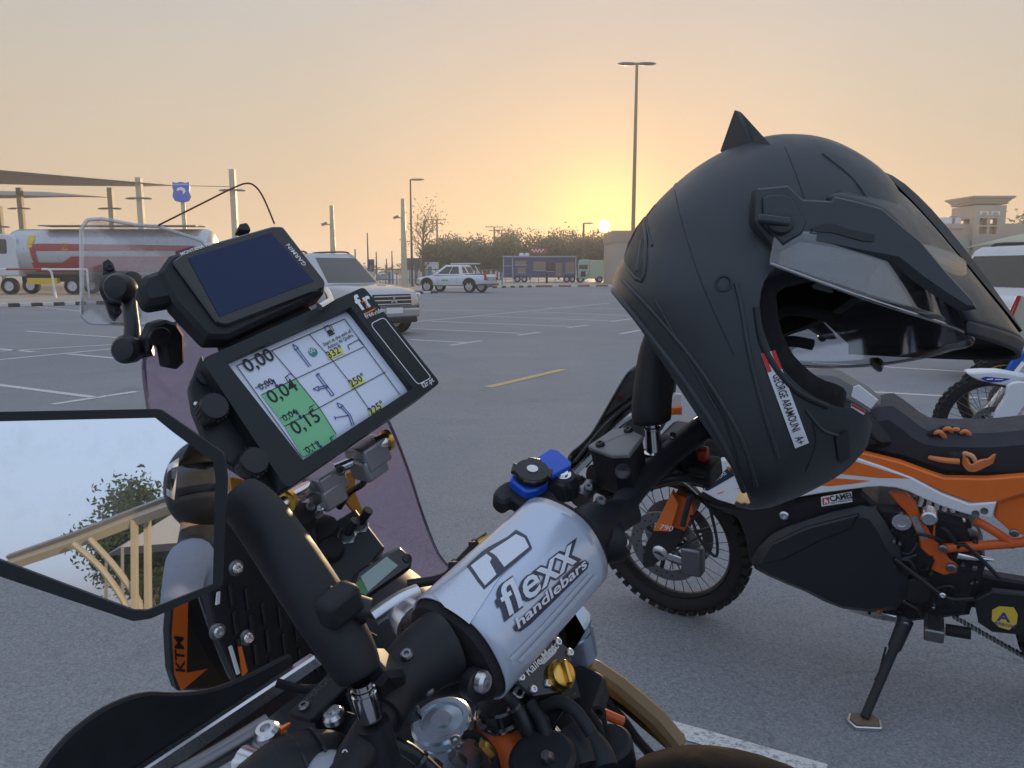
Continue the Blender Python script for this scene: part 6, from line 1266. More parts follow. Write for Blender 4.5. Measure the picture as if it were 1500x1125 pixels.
# fork legs, guards, axle, caliper, mudguard
fup = (P(1012, 690, (FB - EYE).dot(FW) - .06) - P(953, 826, (FB - EYE).dot(FW) - .10)).normalized()
for s in (1, -1):
    ft = fc + fax * s * .105; top = ft + fup * .62
    MB().tube([ft - fup * .02, ft + fup * .25], .032, 16).build('fork_leg', BLKM, B); MB().tube([ft + fup * .25, top], .026, 16).build('fork_tube', GOLD if s < 0 else BLK, B)
    MB().lathe(ft, fax * s, [(-.03, .034), (.02, .034), (.026, .028), (.03, .012), (.03, .0001)], 18).build('axle_lug', ALU, B)
MB().box(fc + fax * .10 - BH * .13 + BU * -.02, (BH, BU, fax), (.085, .13, .06)).build('brake_caliper', STEEL, B, bevel=.012); MB().box(fc + fax * .105 - BH * .07 - BU * .02, (BH + BU * .2, BU, fax), (.12, .035, .03)).build('caliper_bracket', ALU, B, bevel=.006)
ffr = fax.cross(fup); gp = PL(fc + fax * .135, -BH + BU * 0, BU)
MB().prism(gp, [gp.uv(*p) for p in ((985, 719), (995, 737), (983, 777), (958, 776), (970, 750))], -.02, .012, .003).build('fork_guard', ORG, B); MB().prism(gp.shift(-.035), [gp.shift(-.035).uv(*p) for p in ((990, 722), (1013, 732), (1018, 750), (1002, 779), (982, 777))], -.04, .010, .003).build('fork_guard', ORGP, B)  # second guard face in darker orange: its shaded side put into the colour
letter('790', on_plane(gp, 966, 773, .0125), WINK, B, .035, sx=1.1, shear=.3)
MB().prism(gp.shift(-.02), smooth_closed([gp.shift(-.02).uv(*p) for p in ((958, 776), (1000, 777), (992, 800), (965, 822), (946, 832), (942, 815))], 2), -.03, .006, .003).build('fork_shoe', BLKM, B)
mud = MB(); mud.surf(lambda a, b: fc + (BH * math.cos(R(25 + 130 * a)) + BU * math.sin(R(25 + 130 * a))) * (.385 - .012 * (2 * b - 1) ** 2) + fax * (.062 * (2 * b - 1)) + BU * .0, 20, 7); mud.build('front_mudguard', BLKM, B, smooth=60, solid=.003)
for pts, r in ((((1012, 755), (1025, 790), (1048, 815), (1050, 790), (1040, 745)), .006), (((985, 812), (1000, 800), (1040, 778)), .004), (((1000, 770), (1006, 745), (1012, 725)), .012)): MB().tube(smooth_open([BQ(*p, .10) for p in pts], 5), r, 8).build('brake_hose', BLKM, B)
# nose, screen and bars (mostly behind the helmet)
tr([(905, 735), (935, 700), (1000, 660), (1060, 650), (1120, 690), (1090, 745), (1040, 742), (1000, 715), (950, 722)], .10, -.20, 0, BLKM, 'nose_fairing', .02, sm=2)
tr([(1015, 660), (1040, 610), (1075, 560), (1090, 570), (1080, 640), (1060, 665)], .08, -.16, 0, pane('screen_smoke', (.4, .42, .45), .1, .05, .4), 'windscreen', .004)
MB().tube(smooth_open([BPL.pt(.40, 1.16, .40), BPL.pt(.37, 1.17, .25), BPL.pt(.33, 1.12, .08), BPL.pt(.33, 1.12, -.08), BPL.pt(.37, 1.17, -.25), BPL.pt(.40, 1.16, -.40)], 5), .012, 12).build('handlebar', BLKM, B)
# tank and seat
def bl(secs, mt, nm, pw=2.5, n=22):
    m = MB(); rs = []
    for x, z, hw, hh in secs:
        rs.append([BPL.pt(x, z + hh * math.copysign(abs(math.sin(a)) ** (2 / pw), math.sin(a)), hw * math.copysign(abs(math.cos(a)) ** (2 / pw), math.cos(a))) for a in [2 * math.pi * k / n for k in range(n)]])
    m.rings(rs); return m.build(nm, mt, B, smooth=60)
TKG = mat('tank_grey', (.10, .10, .105), .5, var=.15); TKB = mat('tank_black', (.011, .012, .016), .45, var=.2, spec=.35)
tr([(1100, 640), (1155, 568), (1180, 556), (1216, 555), (1240, 566), (1295, 603), (1302, 640), (1240, 662), (1180, 690), (1110, 705)], .075, -.15, 0, TKG, 'fuel_tank', .035, sm=2)
tr([(1120, 650), (1160, 590), (1250, 598), (1300, 640), (1300, 660), (1240, 668), (1180, 700), (1110, 720)], .13, -.26, 0, TKB, 'tank_side', .03, sm=2)
tkp = PL(BQ(1200, 567, .04), -BH, BU * .45 + BLft * .9); cap_ = [tkp.uv(1200 + 26 * math.cos(k * .393), 567 + 10.5 * math.sin(k * .393)) for k in range(16)]; co_ = MB().prism(tkp, cap_, 0, .012, .004).build('fuel_cap', ALU, B)
MB().prism(tkp.shift(.012), [(a * .5 + tkp.uv(1200, 567)[0] * .5, b * .4 + tkp.uv(1200, 567)[1] * .6) for a, b in cap_], 0, .008, .002).build('cap_lock', STEEL, co_)
for pts, mt in (([(1250, 567), (1258, 564), (1286, 586), (1276, 598), (1247, 580)], WHT), ([(1247, 592), (1268, 603), (1260, 617), (1245, 607)], WHT), ([(1248, 591), (1268, 602), (1267, 605), (1247, 594)], TR)):
    tr(pts, .105 if mt is not TR else .1065, -.004, .003, mt, 'warning_label', .0)
tr([(1246, 618), (1297, 600), (1313, 604), (1335, 620), (1360, 637), (1400, 640), (1457, 640), (1580, 632), (1600, 660), (1600, 705), (1453, 706), (1383, 702), (1319, 680), (1240, 660)], .10, -.20, 0, mat('seat_navy', (.018, .020, .030), .65, var=.2, bump=.4, bs=500), 'seat', .035, sm=2)
# side panels
z3_ = lambda x, y: (1100 + x / 3.75, 540 + y / 3.75); z4_ = lambda x, y: (1080 + x / 3, 700 + y / 3)
wp = [(1021, 716), (1038, 694), (1055, 674), (1082, 673), (1150, 692), (1228, 667), (1237, 665), (1290, 683), (1335, 700), (1380, 724), (1420, 739), (1460, 736), (1452, 759), (1430, 757), (1407, 751), (1380, 742), (1353, 731), (1330, 720), (1313, 715), (1290, 713), (1271, 714), (1202, 723), (1140, 734), (1082, 742), (1050, 732)]
for sgn in (1, -1):
    if sgn > 0: fa = tr(wp, .155, -.03, 0, WHT, 'side_fairing', .004)
    else: q = BPL.shift(.155); MB().prism(BPL, [q.uv(*p) for p in wp], -.155, -.125, .004).build('side_fairing', WHT, B)
def st(pts, mt, off=.1556, nm='stripe'): q = BPL.shift(off); return flat(q, pts, mt, nm, fa, .0006)
st([z3_(*p) for p in ((480, 484), (510, 490), (700, 548), (878, 603), (700, 600), (440, 573), (418, 556))], ORG); st([z3_(*p) for p in ((350, 597), (500, 604), (658, 616), (560, 632), (430, 646), (282, 634))], ORG)
st([(1098, 713), (1109, 709), (1100, 716), (1075, 716)], ORG); st([(1052, 722), (1062, 719), (1058, 722), (1050, 724)], ORG)
dk = st([(1024, 716), (1068.5, 684), (1084, 692), (1037, 719)], mat('decal_navy', (.012, .02, .055), .4, var=0), nm='decal')
q = BPL.shift(.1556); v_ = V(q.uv(1070, 688)) - V(q.uv(1032, 715)); letter('ADVENTURE', on_plane(q, 1032, 717, .0014, math.atan2(v_.y, v_.x)), WINK, dk, .023, sx=.85, shear=.3, off=.01); letter('R', on_plane(q, 1068, 690, .0014, math.atan2(v_.y, v_.x)), ORG, dk, .024, off=.02)
tr([z3_(*p) for p in ((520, 440), (700, 485), (820, 515), (940, 560), (1060, 602), (1300, 606), (1500, 590), (1800, 570), (1800, 660), (1500, 690), (1350, 736), (1220, 738), (1060, 682), (900, 605), (515, 473))], .148, -.03, 0, ORG, 'seat_panel', .005)
tr([z3_(*p) for p in ((1352, 742), (1500, 700), (1800, 680), (1800, 920), (1560, 930), (1430, 900), (1335, 815))], .12, -.03, 0, ORG, 'rear_panel', .004)
for p in ((1234, 796), (1282, 782)): MB().lathe(BQ(*z3_(*p), .157), BLft, [(-.002, .011), (.0015, .011), (.0015, .0075), (-.004, .0001)], 18).build('panel_bolt', STEEL, fa)
# lower tank and engine
LTK = mat('lower_tank', (.009, .012, .017), .36, var=.3, spec=.4)
tr([(1030, 738), (1090, 748), (1200, 728), (1262, 720), (1290, 745), (1310, 775), (1230, 772), (1160, 780), (1122, 792), (1097, 826), (1092, 790), (1080, 760)], .12, -.24, 0, TKB, 'radiator_cowl', .012)
tr([(1097, 828), (1128, 789), (1180, 768), (1262, 746), (1296, 770), (1330, 850), (1312, 900), (1232, 898), (1180, 874), (1123, 850)], .175, -.35, 0, LTK, 'lower_tank', .03, sm=2)
tr([(1112, 826), (1130, 795), (1180, 772), (1258, 752), (1246, 774), (1200, 792), (1150, 818)], .176, -.01, .010, LTK, 'tank_crease', .006)
tr([(1262, 740), (1340, 745), (1420, 765), (1445, 830), (1420, 905), (1330, 915), (1240, 895), (1250, 820)], .12, -.24, 0, BLKM, 'engine', .02)
for p, r in (((1265, 838), .062), ((1300, 850), .045), ((1342, 862), .05)): MB().lathe(BQ(*p, .12), BLft, [(0, r), (.018, r), (.026, r * .85), (.028, r * .3), (.032, .0001)], 28).build('engine_cover', BLKM, B)
for p, r in (((1309, 794), .008), ((1318, 797), .007), ((1285, 828), .007), ((1277, 812), .006), ((1302, 813), .007), ((1276, 860), .006), ((1380, 871), .008), ((1296, 799), .011)): MB().lathe(BQ(*p, .155), BLft, [(-.04, r), (.0, r), (.004, r * .7)], 10).build('engine_bolt', STEEL, B)
screw(BQ(1149, 754, .15), BLft, .017, B, ALU)
MB().lathe(BQ(*z3_(828, 842), .135), BLft, [(-.05, .030), (.004, .030), (.006, .024), (.006, .016), (0, .015)], 24).build('frame_bush', ALU, B); MB().lathe(BQ(*z3_(978, 826), .15), BLft, [(-.05, .025), (.0, .025), (.004, .020), (.002, .012), (.004, .0001)], 22).build('adjuster_knob', ALU, B); MB().lathe(BQ(*z3_(1205, 910), .11), BLft, [(-.02, .022), (.002, .022), (.004, .018)], 20).build('frame_cap', STEEL, B)
# orange frame
def otube(pts, r, off=.13, nm='frame_tube'): MB().tube(smooth_open([BQ(*z3_(*p), off) for p in pts], 4), r, 14).build(nm, ORGP, B)
tr([z3_(*p) for p in ((755, 685), (850, 690), (905, 745), (925, 800), (1010, 950), (1060, 985), (1060, 1030), (980, 1035), (930, 990), (920, 930), (850, 790), (800, 740))], .13, -.03, .0, ORGP, 'frame_plate', .006)
tr([z3_(*p) for p in ((980, 1010), (1060, 1000), (1090, 1050), (1140, 1085), (1130, 1125), (1060, 1140), (990, 1110), (1010, 1060))], .13, -.03, .0, ORGP, 'frame_lug', .006)
otube([(1060, 985), (1250, 972), (1415, 960), (1600, 940), (1750, 920)], .016); otube([(1235, 832), (1340, 895), (1440, 960)], .014); otube([(1420, 970), (1500, 945), (1600, 890)], .013); otube([(1010, 860), (1000, 960)], .004)
for p, r in (((1054, 985), .014), ((1100, 1090), .016), ((1445, 900), .014)): screw(BQ(*z3_(*p), .148), BLft, r, B, STEEL)
tr([z3_(*p) for p in ((875, 815), (912, 808), (972, 932), (935, 942))], .1315, -.001, .002, mat('plate_grey', (.34, .34, .35), .4, .5), 'type_plate', 0)
# shock spring and linkage glimpsed behind the frame
shk = MB(); a, b = BQ(*z3_(900, 730), .06), BQ(*z3_(1150, 850), .06); ax_ = (b - a); ex, ey = frame(ax_)
shk.tube([a + ax_ * (k / 90) + (ex * math.cos(k * .42) + ey * math.sin(k * .42)) * .032 for k in range(91)], .008, 8); shk.build('shock_spring', WHT, B); MB().cyl(a, b, .02, .02, 14).build('shock_body', STEEL, B)
MB().tube(smooth_open([BQ(*z3_(*p), .12) for p in ((1130, 1020), (1220, 1035), (1335, 1052))], 4), [.016, .016, .015, .014, .012, .010, .008, .006, .004], 12).build('linkage', CHR, B)
# swing arm, exhaust guard with badge, chain
tr([(1392, 830), (1450, 845), (1600, 870), (1640, 900), (1600, 930), (1480, 905), (1400, 885)], .10, -.05, 0, BLKM, 'swing_arm', .008); tr([(1392, 830), (1450, 845), (1600, 870), (1640, 900), (1600, 930), (1480, 905), (1400, 885)], -.06, -.05, 0, BLKM, 'swing_arm', .008)
gb = tr([z4_(*p) for p in ((1040, 540), (1120, 500), (1300, 520), (1600, 600), (1600, 760), (1300, 700), (1120, 680), (1060, 640))], .155, -.03, 0, BLKM, 'chain_guard', .005)
q = BPL.shift(.1552); bd_ = flat(q, [z4_(*p) for p in ((1120, 580), (1150, 563), (1215, 568), (1233, 600), (1228, 640), (1195, 668), (1150, 655), (1118, 625))], mat('badge_yellow', (.70, .50, .05), .4, var=.03), 'badge', gb, .001)
v_ = V(q.uv(*z4_(1225, 640))) - V(q.uv(*z4_(1130, 620))); an = math.atan2(v_.y, v_.x) + .1
letter('A', on_plane(q, *z4_(1143, 625), .002, an), BLUP, bd_, .046, off=.03, sx=1.1); letter('ARROW', on_plane(q, *z4_(1127, 640), .002, an - .12), BLUP, bd_, .0165, off=.02)
ch = MB(); ca, cb_ = BQ(1397, 903, .06), BQ(1660, 1040, .06); n = 46
for k in range(n):
    p = ca.lerp(cb_, k / n) - BU * .012 * math.sin(math.pi * k / n); ch.box(p, ((cb_ - ca).normalized(), BU, BLft), ((cb_ - ca).length / n * .8, .014 if k % 2 else .011, .016))
tag(ch.build('chain', STEEL, B), kind='stuff'); MB().tube([BQ(1397, 880, .06), BQ(1640, 900, .06)], .008, 8).build('chain_run', STEEL, B)
MB().lathe(rc + BLft * .06, BLft, [(0, .10), (.006, .10), (.006, .03)], 40).build('sprocket', STEEL, B)
# skid plate, stand, foot peg, levers
tr([z4_(*p) for p in ((450, 568), (600, 585), (700, 610), (705, 640), (600, 620), (500, 590))], .14, -.28, 0, ALU, 'skid_plate', .003)
MB().cyl(BQ(*z4_(640, 540), .15), BQ(*z4_(622, 592), .15), .010, .010, 12).build('drain_fitting', mat('orange_anodised', (.7, .22, .03), .3, .8), B)
foot = G(1266, 1056, .015); piv = BQ(1327, 908, .16); jn = piv.lerp(foot, .28)
t_ = MB().tube([piv, jn, jn.lerp(foot, .05), foot + V((0, 0, .012))], [.026, .022, .0155, .0145], 16).build('side_stand', BLKM, B)
d_ = (foot - piv); fp_ = PL(foot, V((1, .1, 0)), V((-.1, 1, 0))); fo_ = [(-.050, -.035), (.035, -.05), (.055, -.01), (.045, .040), (-.03, .045), (-.055, .01)]
MB().prism(fp_, rounded(fo_, .012), -.012, .004, .003).build('stand_foot', ALU, t_); MB().prism(fp_, inset(rounded(fo_, .012), .008), .0045, .008).build('foot_inlay', mat('rust_tread', (.16, .11, .08), .7), t_)
screw(piv + BLft * .024, BLft, .011, t_, STEEL); MB().tube([jn + V((-.03, 0, 0)), jn + V((-.045, 0, -.09)), jn.lerp(foot, .45) + V((-.02, 0, 0))], .004, 8).build('stand_tang', BLKM, t_)
MB().box(BQ(1368, 921, .20), (BLft, -BH, BU), (.095, .060, .045)).build('foot_peg', STEEL, B, bevel=.006)
teeth = MB()
for k in range(5):
    for s in (-1, 1): teeth.box(BQ(1368, 921, .20) + BLft * (-.036 + .018 * k) - BH * s * .024 + BU * .026, (BLft, -BH, BU), (.008, .008, .012))
tag(teeth.build('peg_teeth', STEEL, B), kind='stuff'); MB().tube([BQ(1385, 922, .16), BQ(1422, 928, .16)], .020, 12).build('peg_arm', RUB, B)
MB().tube(smooth_open([BQ(*z4_(*p), .17) for p in ((690, 355), (800, 440), (900, 515), (960, 535), (1040, 530))], 4), .008, 10).build('gear_lever', BLK, B); screw(BQ(*z4_(902, 514), .18), BLft, .010, B, CHR)
# maker's sticker on the lower tank
q = BPL.shift(.160); s_ = MB().prism(q, [q.uv(*p) for p in (z3_(385, 705), z3_(553, 675), z3_(558, 730), z3_(388, 756))], 0, .002).build('sticker', WHT, B)
flat(q, [z3_(*p) for p in ((392, 710), (430, 703), (432, 742), (395, 748))], fr_, 'sticker_panel', s_, .0028); flat(q, [z3_(*p) for p in ((402, 716), (412, 712), (416, 722), (424, 722), (424, 740), (418, 740), (416, 731), (410, 732), (407, 741), (402, 741), (404, 726))], WINK, 'sticker_animal', s_, .0032)
v_ = V(q.uv(*z3_(550, 700))) - V(q.uv(*z3_(440, 720))); an = math.atan2(v_.y, v_.x); letter('CAMEL', on_plane(q, *z3_(438, 728), .003, an), INK, s_, .0285, off=.035, sx=.88); letter('ADV PRODUCTS', on_plane(q, *z3_(440, 742), .003, an), INK, s_, .0105, off=.02)
# ---- gloves left on the seat
GLB = mat('glove_black', (.020, .020, .022), .8, var=.3, bump=.4, bs=300); GLO = mat('glove_orange', (.66, .20, .06), .7, var=.12, bump=.3, bs=300)
SP = PL(BQ(1410, 655, .03), -BH, BLft * -.95 + BU * .30)   # lying on the seat top
def ribbon(t, loop, mt, hgt=.03, th=.003, nm='strap', closed=True, lift=.004):
    q = smooth_closed([SP.uv(*p) for p in loop], 5) if closed else [(v.x, v.y) for v in smooth_open([V((*SP.uv(*p), 0)) for p in loop], 5)]
    rs = []
    for i, (a, b) in enumerate(q):
        p0, p1 = q[i - 1] if (closed or i) else q[0], q[(i + 1) % len(q)] if (closed or i < len(q) - 1) else q[-1]; d = V((p1[0] - p0[0], p1[1] - p0[1])).normalized(); n = V((-d.y, d.x)) * th; hh = hgt * (1 + .18 * math.sin(i * .9))
        rs.append([SP.pt(a + n.x, b + n.y, lift), SP.pt(a + n.x * .6, b + n.y * .6, lift + hh), SP.pt(a - n.x * .6, b - n.y * .6, lift + hh), SP.pt(a - n.x, b - n.y, lift)])
    MB().rings(rs, loop=closed).build(nm, mt, t, smooth=50)
def fing(t, pts, r, mt, nm='finger'):
    q = smooth_open([SP.px(px, py, h) for px, py, h in pts], 5); n = len(q); MB().tube(q, [r * (1 - .30 * (k / (n - 1)) ** 3) for k in range(n)], 12, flat=.8).build(nm, mt, t, smooth=70)
t = thing('riding_glove', 'black riding glove with orange seams lying with its fingers curled up', 'glove', SP.px(1400, 645), 'gloves on the motorcycle seat')
MB().prism(SP, smooth_closed([SP.uv(*p) for p in ((1372, 646), (1378, 634), (1400, 632), (1430, 638), (1452, 640), (1448, 648), (1415, 652), (1388, 654))], 3), .002, .040, .012).build('palm', GLB, t, smooth=70)
for k, (x, y) in enumerate(((1371, 634), (1384, 629), (1396, 630), (1409, 633))):
    fing(t, ((x + 12, y + 10, .035), (x + 2, y - 1, .072), (x - 7, y + 2, .060), (x - 9, y + 9, .035)), .0165, GLB); fing(t, ((x + 15, y + 10, .045), (x + 6, y - 1, .082), (x - 2, y + 1, .074)), .0095, GLO, 'finger_gusset')
fing(t, ((1376, 650, .02), (1363, 640, .035), (1358, 645, .02), (1372, 657, .010)), .0130, GLO); ribbon(t, ((1410, 648), (1430, 645), (1456, 641)), GLO, .022, .004, 'cuff_edge', False)
t = thing('riding_glove', 'black and orange riding glove with its wrist strap looped open', 'glove', SP.px(1420, 668), 'gloves on the motorcycle seat')
MB().prism(SP, smooth_closed([SP.uv(*p) for p in ((1380, 664), (1388, 654), (1412, 653), (1430, 660), (1436, 670), (1416, 678), (1394, 676))], 3), .002, .032, .010).build('palm', GLB, t, smooth=70)
ribbon(t, ((1380, 660), (1392, 653), (1415, 653), (1428, 660), (1416, 668), (1394, 667)), GLO, .026, .006); ribbon(t, ((1412, 674), (1430, 668), (1457, 665), (1459, 674), (1444, 683), (1424, 691), (1414, 684)), GLO, .030, .006)
fing(t, ((1405, 676, .012), (1382, 674, .014), (1361, 670, .008)), .0120, GLO); fing(t, ((1412, 664, .045), (1424, 668, .050), (1430, 678, .030)), .009, mat('glove_tan', (.60, .30, .14), .7))
# small hardware on the engine side
q = random.Random(3)
for k in range(46):
    px, py = q.uniform(1268, 1432), q.uniform(748, 905)
    if 1330 < px < 1400 and 735 < py < 800: continue
    if px < 1300 and py < 800: continue
    r = q.uniform(.004, .011); MB().lathe(BQ(px, py, .125 + q.uniform(0, .02)), BLft + BU * q.uniform(-.3, .3), [(-.03, r), (.0, r), (.004, r * .7), (.004, .0001)], 8).build('engine_fitting', q.choice((STEEL, BLK, BLK, ALU, BLKG)), B)
for k in range(9):
    x0, y0 = q.uniform(1275, 1400), q.uniform(770, 880); MB().tube(smooth_open([BQ(x0, y0, .13), BQ(x0 + q.uniform(10, 40), y0 + q.uniform(-20, 20), .145), BQ(x0 + q.uniform(30, 80), y0 + q.uniform(-10, 40), .13)], 4), q.uniform(.004, .009), 8).build('engine_hose', BLK, B)
for k in range(5): MB().tube([BQ(1262 + 12 * k, 860 + 2 * k, .135), BQ(1266 + 12 * k, 896 + 2 * k, .125)], .005, 8).build('cooling_fin', BLKM, B)
# ================================================================== DIRT BIKES by the white cars
CH_ = V((-.97, .18, 0)).normalized(); CL0 = V((-CH_.y, CH_.x, 0))
def dirtbike(label, cpx, cpy, d, lean, mt_rim, body, Rw, seen=True):
    up = V((0, 0, 1)) * math.cos(lean) + CL0 * math.sin(lean); c = P(cpx, cpy, d); base = V((c.x, c.y, 0)); pl = PL(c, -CH_, up); t = thing('dirt_bike', label, 'motorcycle', base, 'dirt bikes parked in a row')
    c = c + up * max(0, 0); k = c.z
    spokewheel(t, c, pl.n, Rw, .085, Rw - .075, mt_rim, .13 if seen else 0, 32, True, 1)
    fu = (up * .88 - CH_ * .48).normalized()
    for s in (1, -1): MB().tube([c + pl.n * s * .085, c + pl.n * s * .085 + fu * .45], .027, 14).build('fork_leg', ALU, t); MB().tube([c + pl.n * s * .085 + fu * .40, c + pl.n * s * .085 + fu * .86], .024, 14).build('fork_tube', body, t)
    MB().lathe(c, pl.n, [(-.11, .018), (.115, .018), (.118, .014)], 16).build('axle', STEEL, t)
    hb = c + fu * .90; MB().tube(smooth_open([hb + pl.n * .40 + CH_ * -.10 + up * .1, hb + pl.n * .20 + up * .08, hb, hb - pl.n * .20 + up * .08, hb - pl.n * .40 - CH_ * .10 + up * .1], 5), .012, 10).build('handlebar', BLKM, t)
    def blk(secs, mt, nm):
        rs = [[pl.pt(x, z + hh * math.sin(a), hw * math.cos(a)) for a in [2 * math.pi * j / 16 for j in range(16)]] for x, z, hw, hh in secs]; MB().rings(rs).build(nm, mt, t, smooth=60)
    blk([(.36, .50, .03, .05), (.45, .45, .11, .14), (.60, .42, .13, .16), (.75, .46, .08, .08)], body, 'fuel_tank'); blk([(.60, .54, .05, .03), (.75, .56, .10, .05), (1.1, .58, .11, .05), (1.35, .62, .10, .04), (1.5, .66, .04, .02)], BLKM, 'seat')
    blk([(.48, .02, .06, .08), (.55, .05, .13, .16), (.80, .04, .14, .18), (.92, .04, .08, .10)], BLKM, 'engine'); rcx = pl.pt(1.46, Rw * 0 - .02, 0); spokewheel(t, rcx, pl.n, Rw - .02, .11, Rw - .12, mt_rim, 0, 24, True)
    MB().tube([pl.pt(.92, .04, .06), pl.pt(1.46, -.02, .07)], .025, 10).build('swing_arm', ALU, t); MB().tube([pl.pt(.92, .04, -.06), pl.pt(1.46, -.02, -.07)], .025, 10).build('swing_arm', ALU, t)
    MB().tube(smooth_open([pl.pt(.30, .62, 0), pl.pt(.5, .45, .05), pl.pt(.62, -.1, .05), pl.pt(.95, .0, .08)], 5), .02, 10).build('frame', body, t)
    MB().tube([pl.pt(.80, -.05, .12), V((pl.pt(.85, 0, .36).x, pl.pt(.85, 0, .36).y, .01))], .013, 10).build('side_stand', STEEL, t)
    blk([(1.30, .62, .05, .012), (1.55, .70, .09, .014), (1.80, .74, .08, .012)], body, 'rear_mudguard'); return t, pl, c
BLUEP = mat('blue_plastic', (.02, .13, .55), .35, var=.06); GRIM = mat('gold_rim', (.50, .34, .08), .35, .7)
t, cpl_, cc = dirtbike('blue and white dirt bike with white fork guard and black front rim', 1446, 617, 5.3, R(9), RIMB, BLUEP, .345)
z7 = lambda x, y: (1180 + x / 4.02, 380 + y / 4.02)
q = cpl_.shift(.125); fg = MB().prism(q, smooth_closed([q.uv(*z7(*p)) for p in ((1188, 745), (1250, 720), (1330, 740), (1300, 830), (1240, 920), (1165, 1024), (1120, 990), (1108, 920), (1150, 850), (1180, 795))], 2), -.02, .012, .005).build('fork_guard', WHT, t)
q = cpl_.shift(.05); fd = MB().prism(q, smooth_closed([q.uv(*z7(*p)) for p in ((962, 680), (990, 666), (1150, 663), (1290, 688), (1420, 700), (1420, 770), (1280, 765), (1190, 748), (1090, 730), (1010, 708))], 2), -.10, 0, .01).build('front_mudguard', WHT, t)
flat(q, [z7(*p) for p in ((1028, 700), (1060, 690), (1210, 703), (1150, 722), (1075, 724))], mat('decal_blue', (.02, .02, .30), .4, var=0), 'decal', fd, .001); flat(q, [z7(*p) for p in ((1065, 703), (1105, 700), (1104, 707), (1066, 710))], WINK, 'decal_mark', fd, .002); flat(q, [z7(*p) for p in ((1115, 703), (1165, 704), (1160, 709), (1114, 709))], WINK, 'decal_mark', fd, .002)
screw(cpl_.pt(0, 0, .125), cpl_.n, .02, t, CHR); screw(q.px(*z7(1157, 1008)) + cpl_.n * .095, cpl_.n, .009, t, STEEL)
t, dpl_, dc_ = dirtbike('dirt bike with a gold front rim and blue fork, behind the white-guarded one', 1468, 578, 6.35, R(9), GRIM, BLUEP, .34)
q = dpl_.shift(.10); MB().prism(q, [q.uv(*z7(*p)) for p in ((1175, 665), (1215, 600), (1290, 540), (1330, 560), (1290, 640), (1240, 690))], -.03, .01, .006).build('fork_guard', BLUEP, t)
q = dpl_.shift(.12); npl = MB().prism(q, rounded([q.uv(*z7(*p)) for p in ((1180, 360), (1250, 215), (1400, 210), (1420, 500), (1300, 520), (1240, 480), (1245, 420))], .02), -.02, .01, .006).build('number_board', mat('board_cream', (.55, .50, .40), .5), t)
lm = MB(); pts = [q.px(*z7(*p), .012) for p in ((1180, 365), (1250, 216), (1265, 214), (1200, 380), (1240, 470))]; lm.tube(pts, .008, 8); lm.build('board_edge', fr_, t)
# ================================================================== BEHIND THE CAMERA: what the mirror shows
def RM(px, py, dist=None, z=None):
    d = ray(px, py); t0 = (MP.o - EYE).dot(MP.n) / d.dot(MP.n); m0 = EYE + d * t0; d = d.normalized(); r = d - MP.n * 2 * d.dot(MP.n)
    return m0 + r * (dist if dist is not None else (z - m0.z) / r.z)
# shelter frame: sloping beam, twin posts, curved braces
BEIGE = mat('shelter_beige', (.40, .36, .27), .5, var=.1, vs=3)
ft = RM(203, 870, 15.0); ft.z = 0
sh_t = thing('shade_shelter', 'cream steel shelter frame with curved braces seen in the mirror', 'shelter', ft)
zb_ = RM(205, 757, 15.0).z; pa, pb, pc2 = RM(246, 744, 13.6), RM(110, 795, 16.2), RM(12, 828, 18.0)
pa = RM(262, 738, 13.2)
MB().tube([pa, RM(200, 760, 15), pb, pc2], .085, 4, flat=1.4).build('beam', BEIGE, sh_t, smooth=0)
MB().tube([p + V((0, 0, .16)) for p in (pa, RM(200, 760, 15), pb, pc2)], .06, 4).build('roof_edge', GREYP, sh_t, smooth=0)
for px in (197, 216):
    top = RM(px, 758 - (px - 200) * .35, 15); MB().tube([V((top.x, top.y, 0)), top], .065, 4).build('post', BEIGE, sh_t, smooth=0)
for a, b, c in (((108, 797), (150, 835), (186, 890)), ((132, 790), (172, 835), (205, 885))):
    MB().tube(smooth_open([RM(*a, 15.6), RM(*b, 15.2), RM(*c, 15.0), RM(c[0] + 6, c[1] + 40, 15.0)], 5), .055, 6).build('brace', BEIGE, sh_t)
# tree behind it
tb_ = RM(222, 850, 34); tree('park_tree', 'dense dark tree behind the shelter, seen in the mirror', (tb_.x, tb_.y, 0), 5.8, 1.9, None, 12000, .12, 1, 91, mt=LEAFS[1], low=.12, limbs=16)
ct = RM(262, 800, 28); cn = thing('market_tent', 'grey peaked tent roof seen in the mirror beside the rider', 'tent', (ct.x, ct.y, 0)); m = MB(); z0 = ct.z
m.add([V((ct.x - 2, ct.y - 2, z0)), V((ct.x + 2, ct.y - 2, z0)), V((ct.x + 2, ct.y + 2, z0)), V((ct.x - 2, ct.y + 2, z0)), V((ct.x, ct.y, z0 + 1.2))], [(0, 1, 4), (1, 2, 4), (2, 3, 4), (3, 0, 4)]); m.build('roof', mat('tent_grey', (.36, .35, .34), .8), cn, smooth=0, solid=.02)
for sx in (-1.95, 1.95):
    for sy in (-1.95, 1.95): MB().cyl((ct.x + sx, ct.y + sy, 0), (ct.x + sx, ct.y + sy, z0 + .02), .05, .05, 8).build('pole', GREYP, cn)
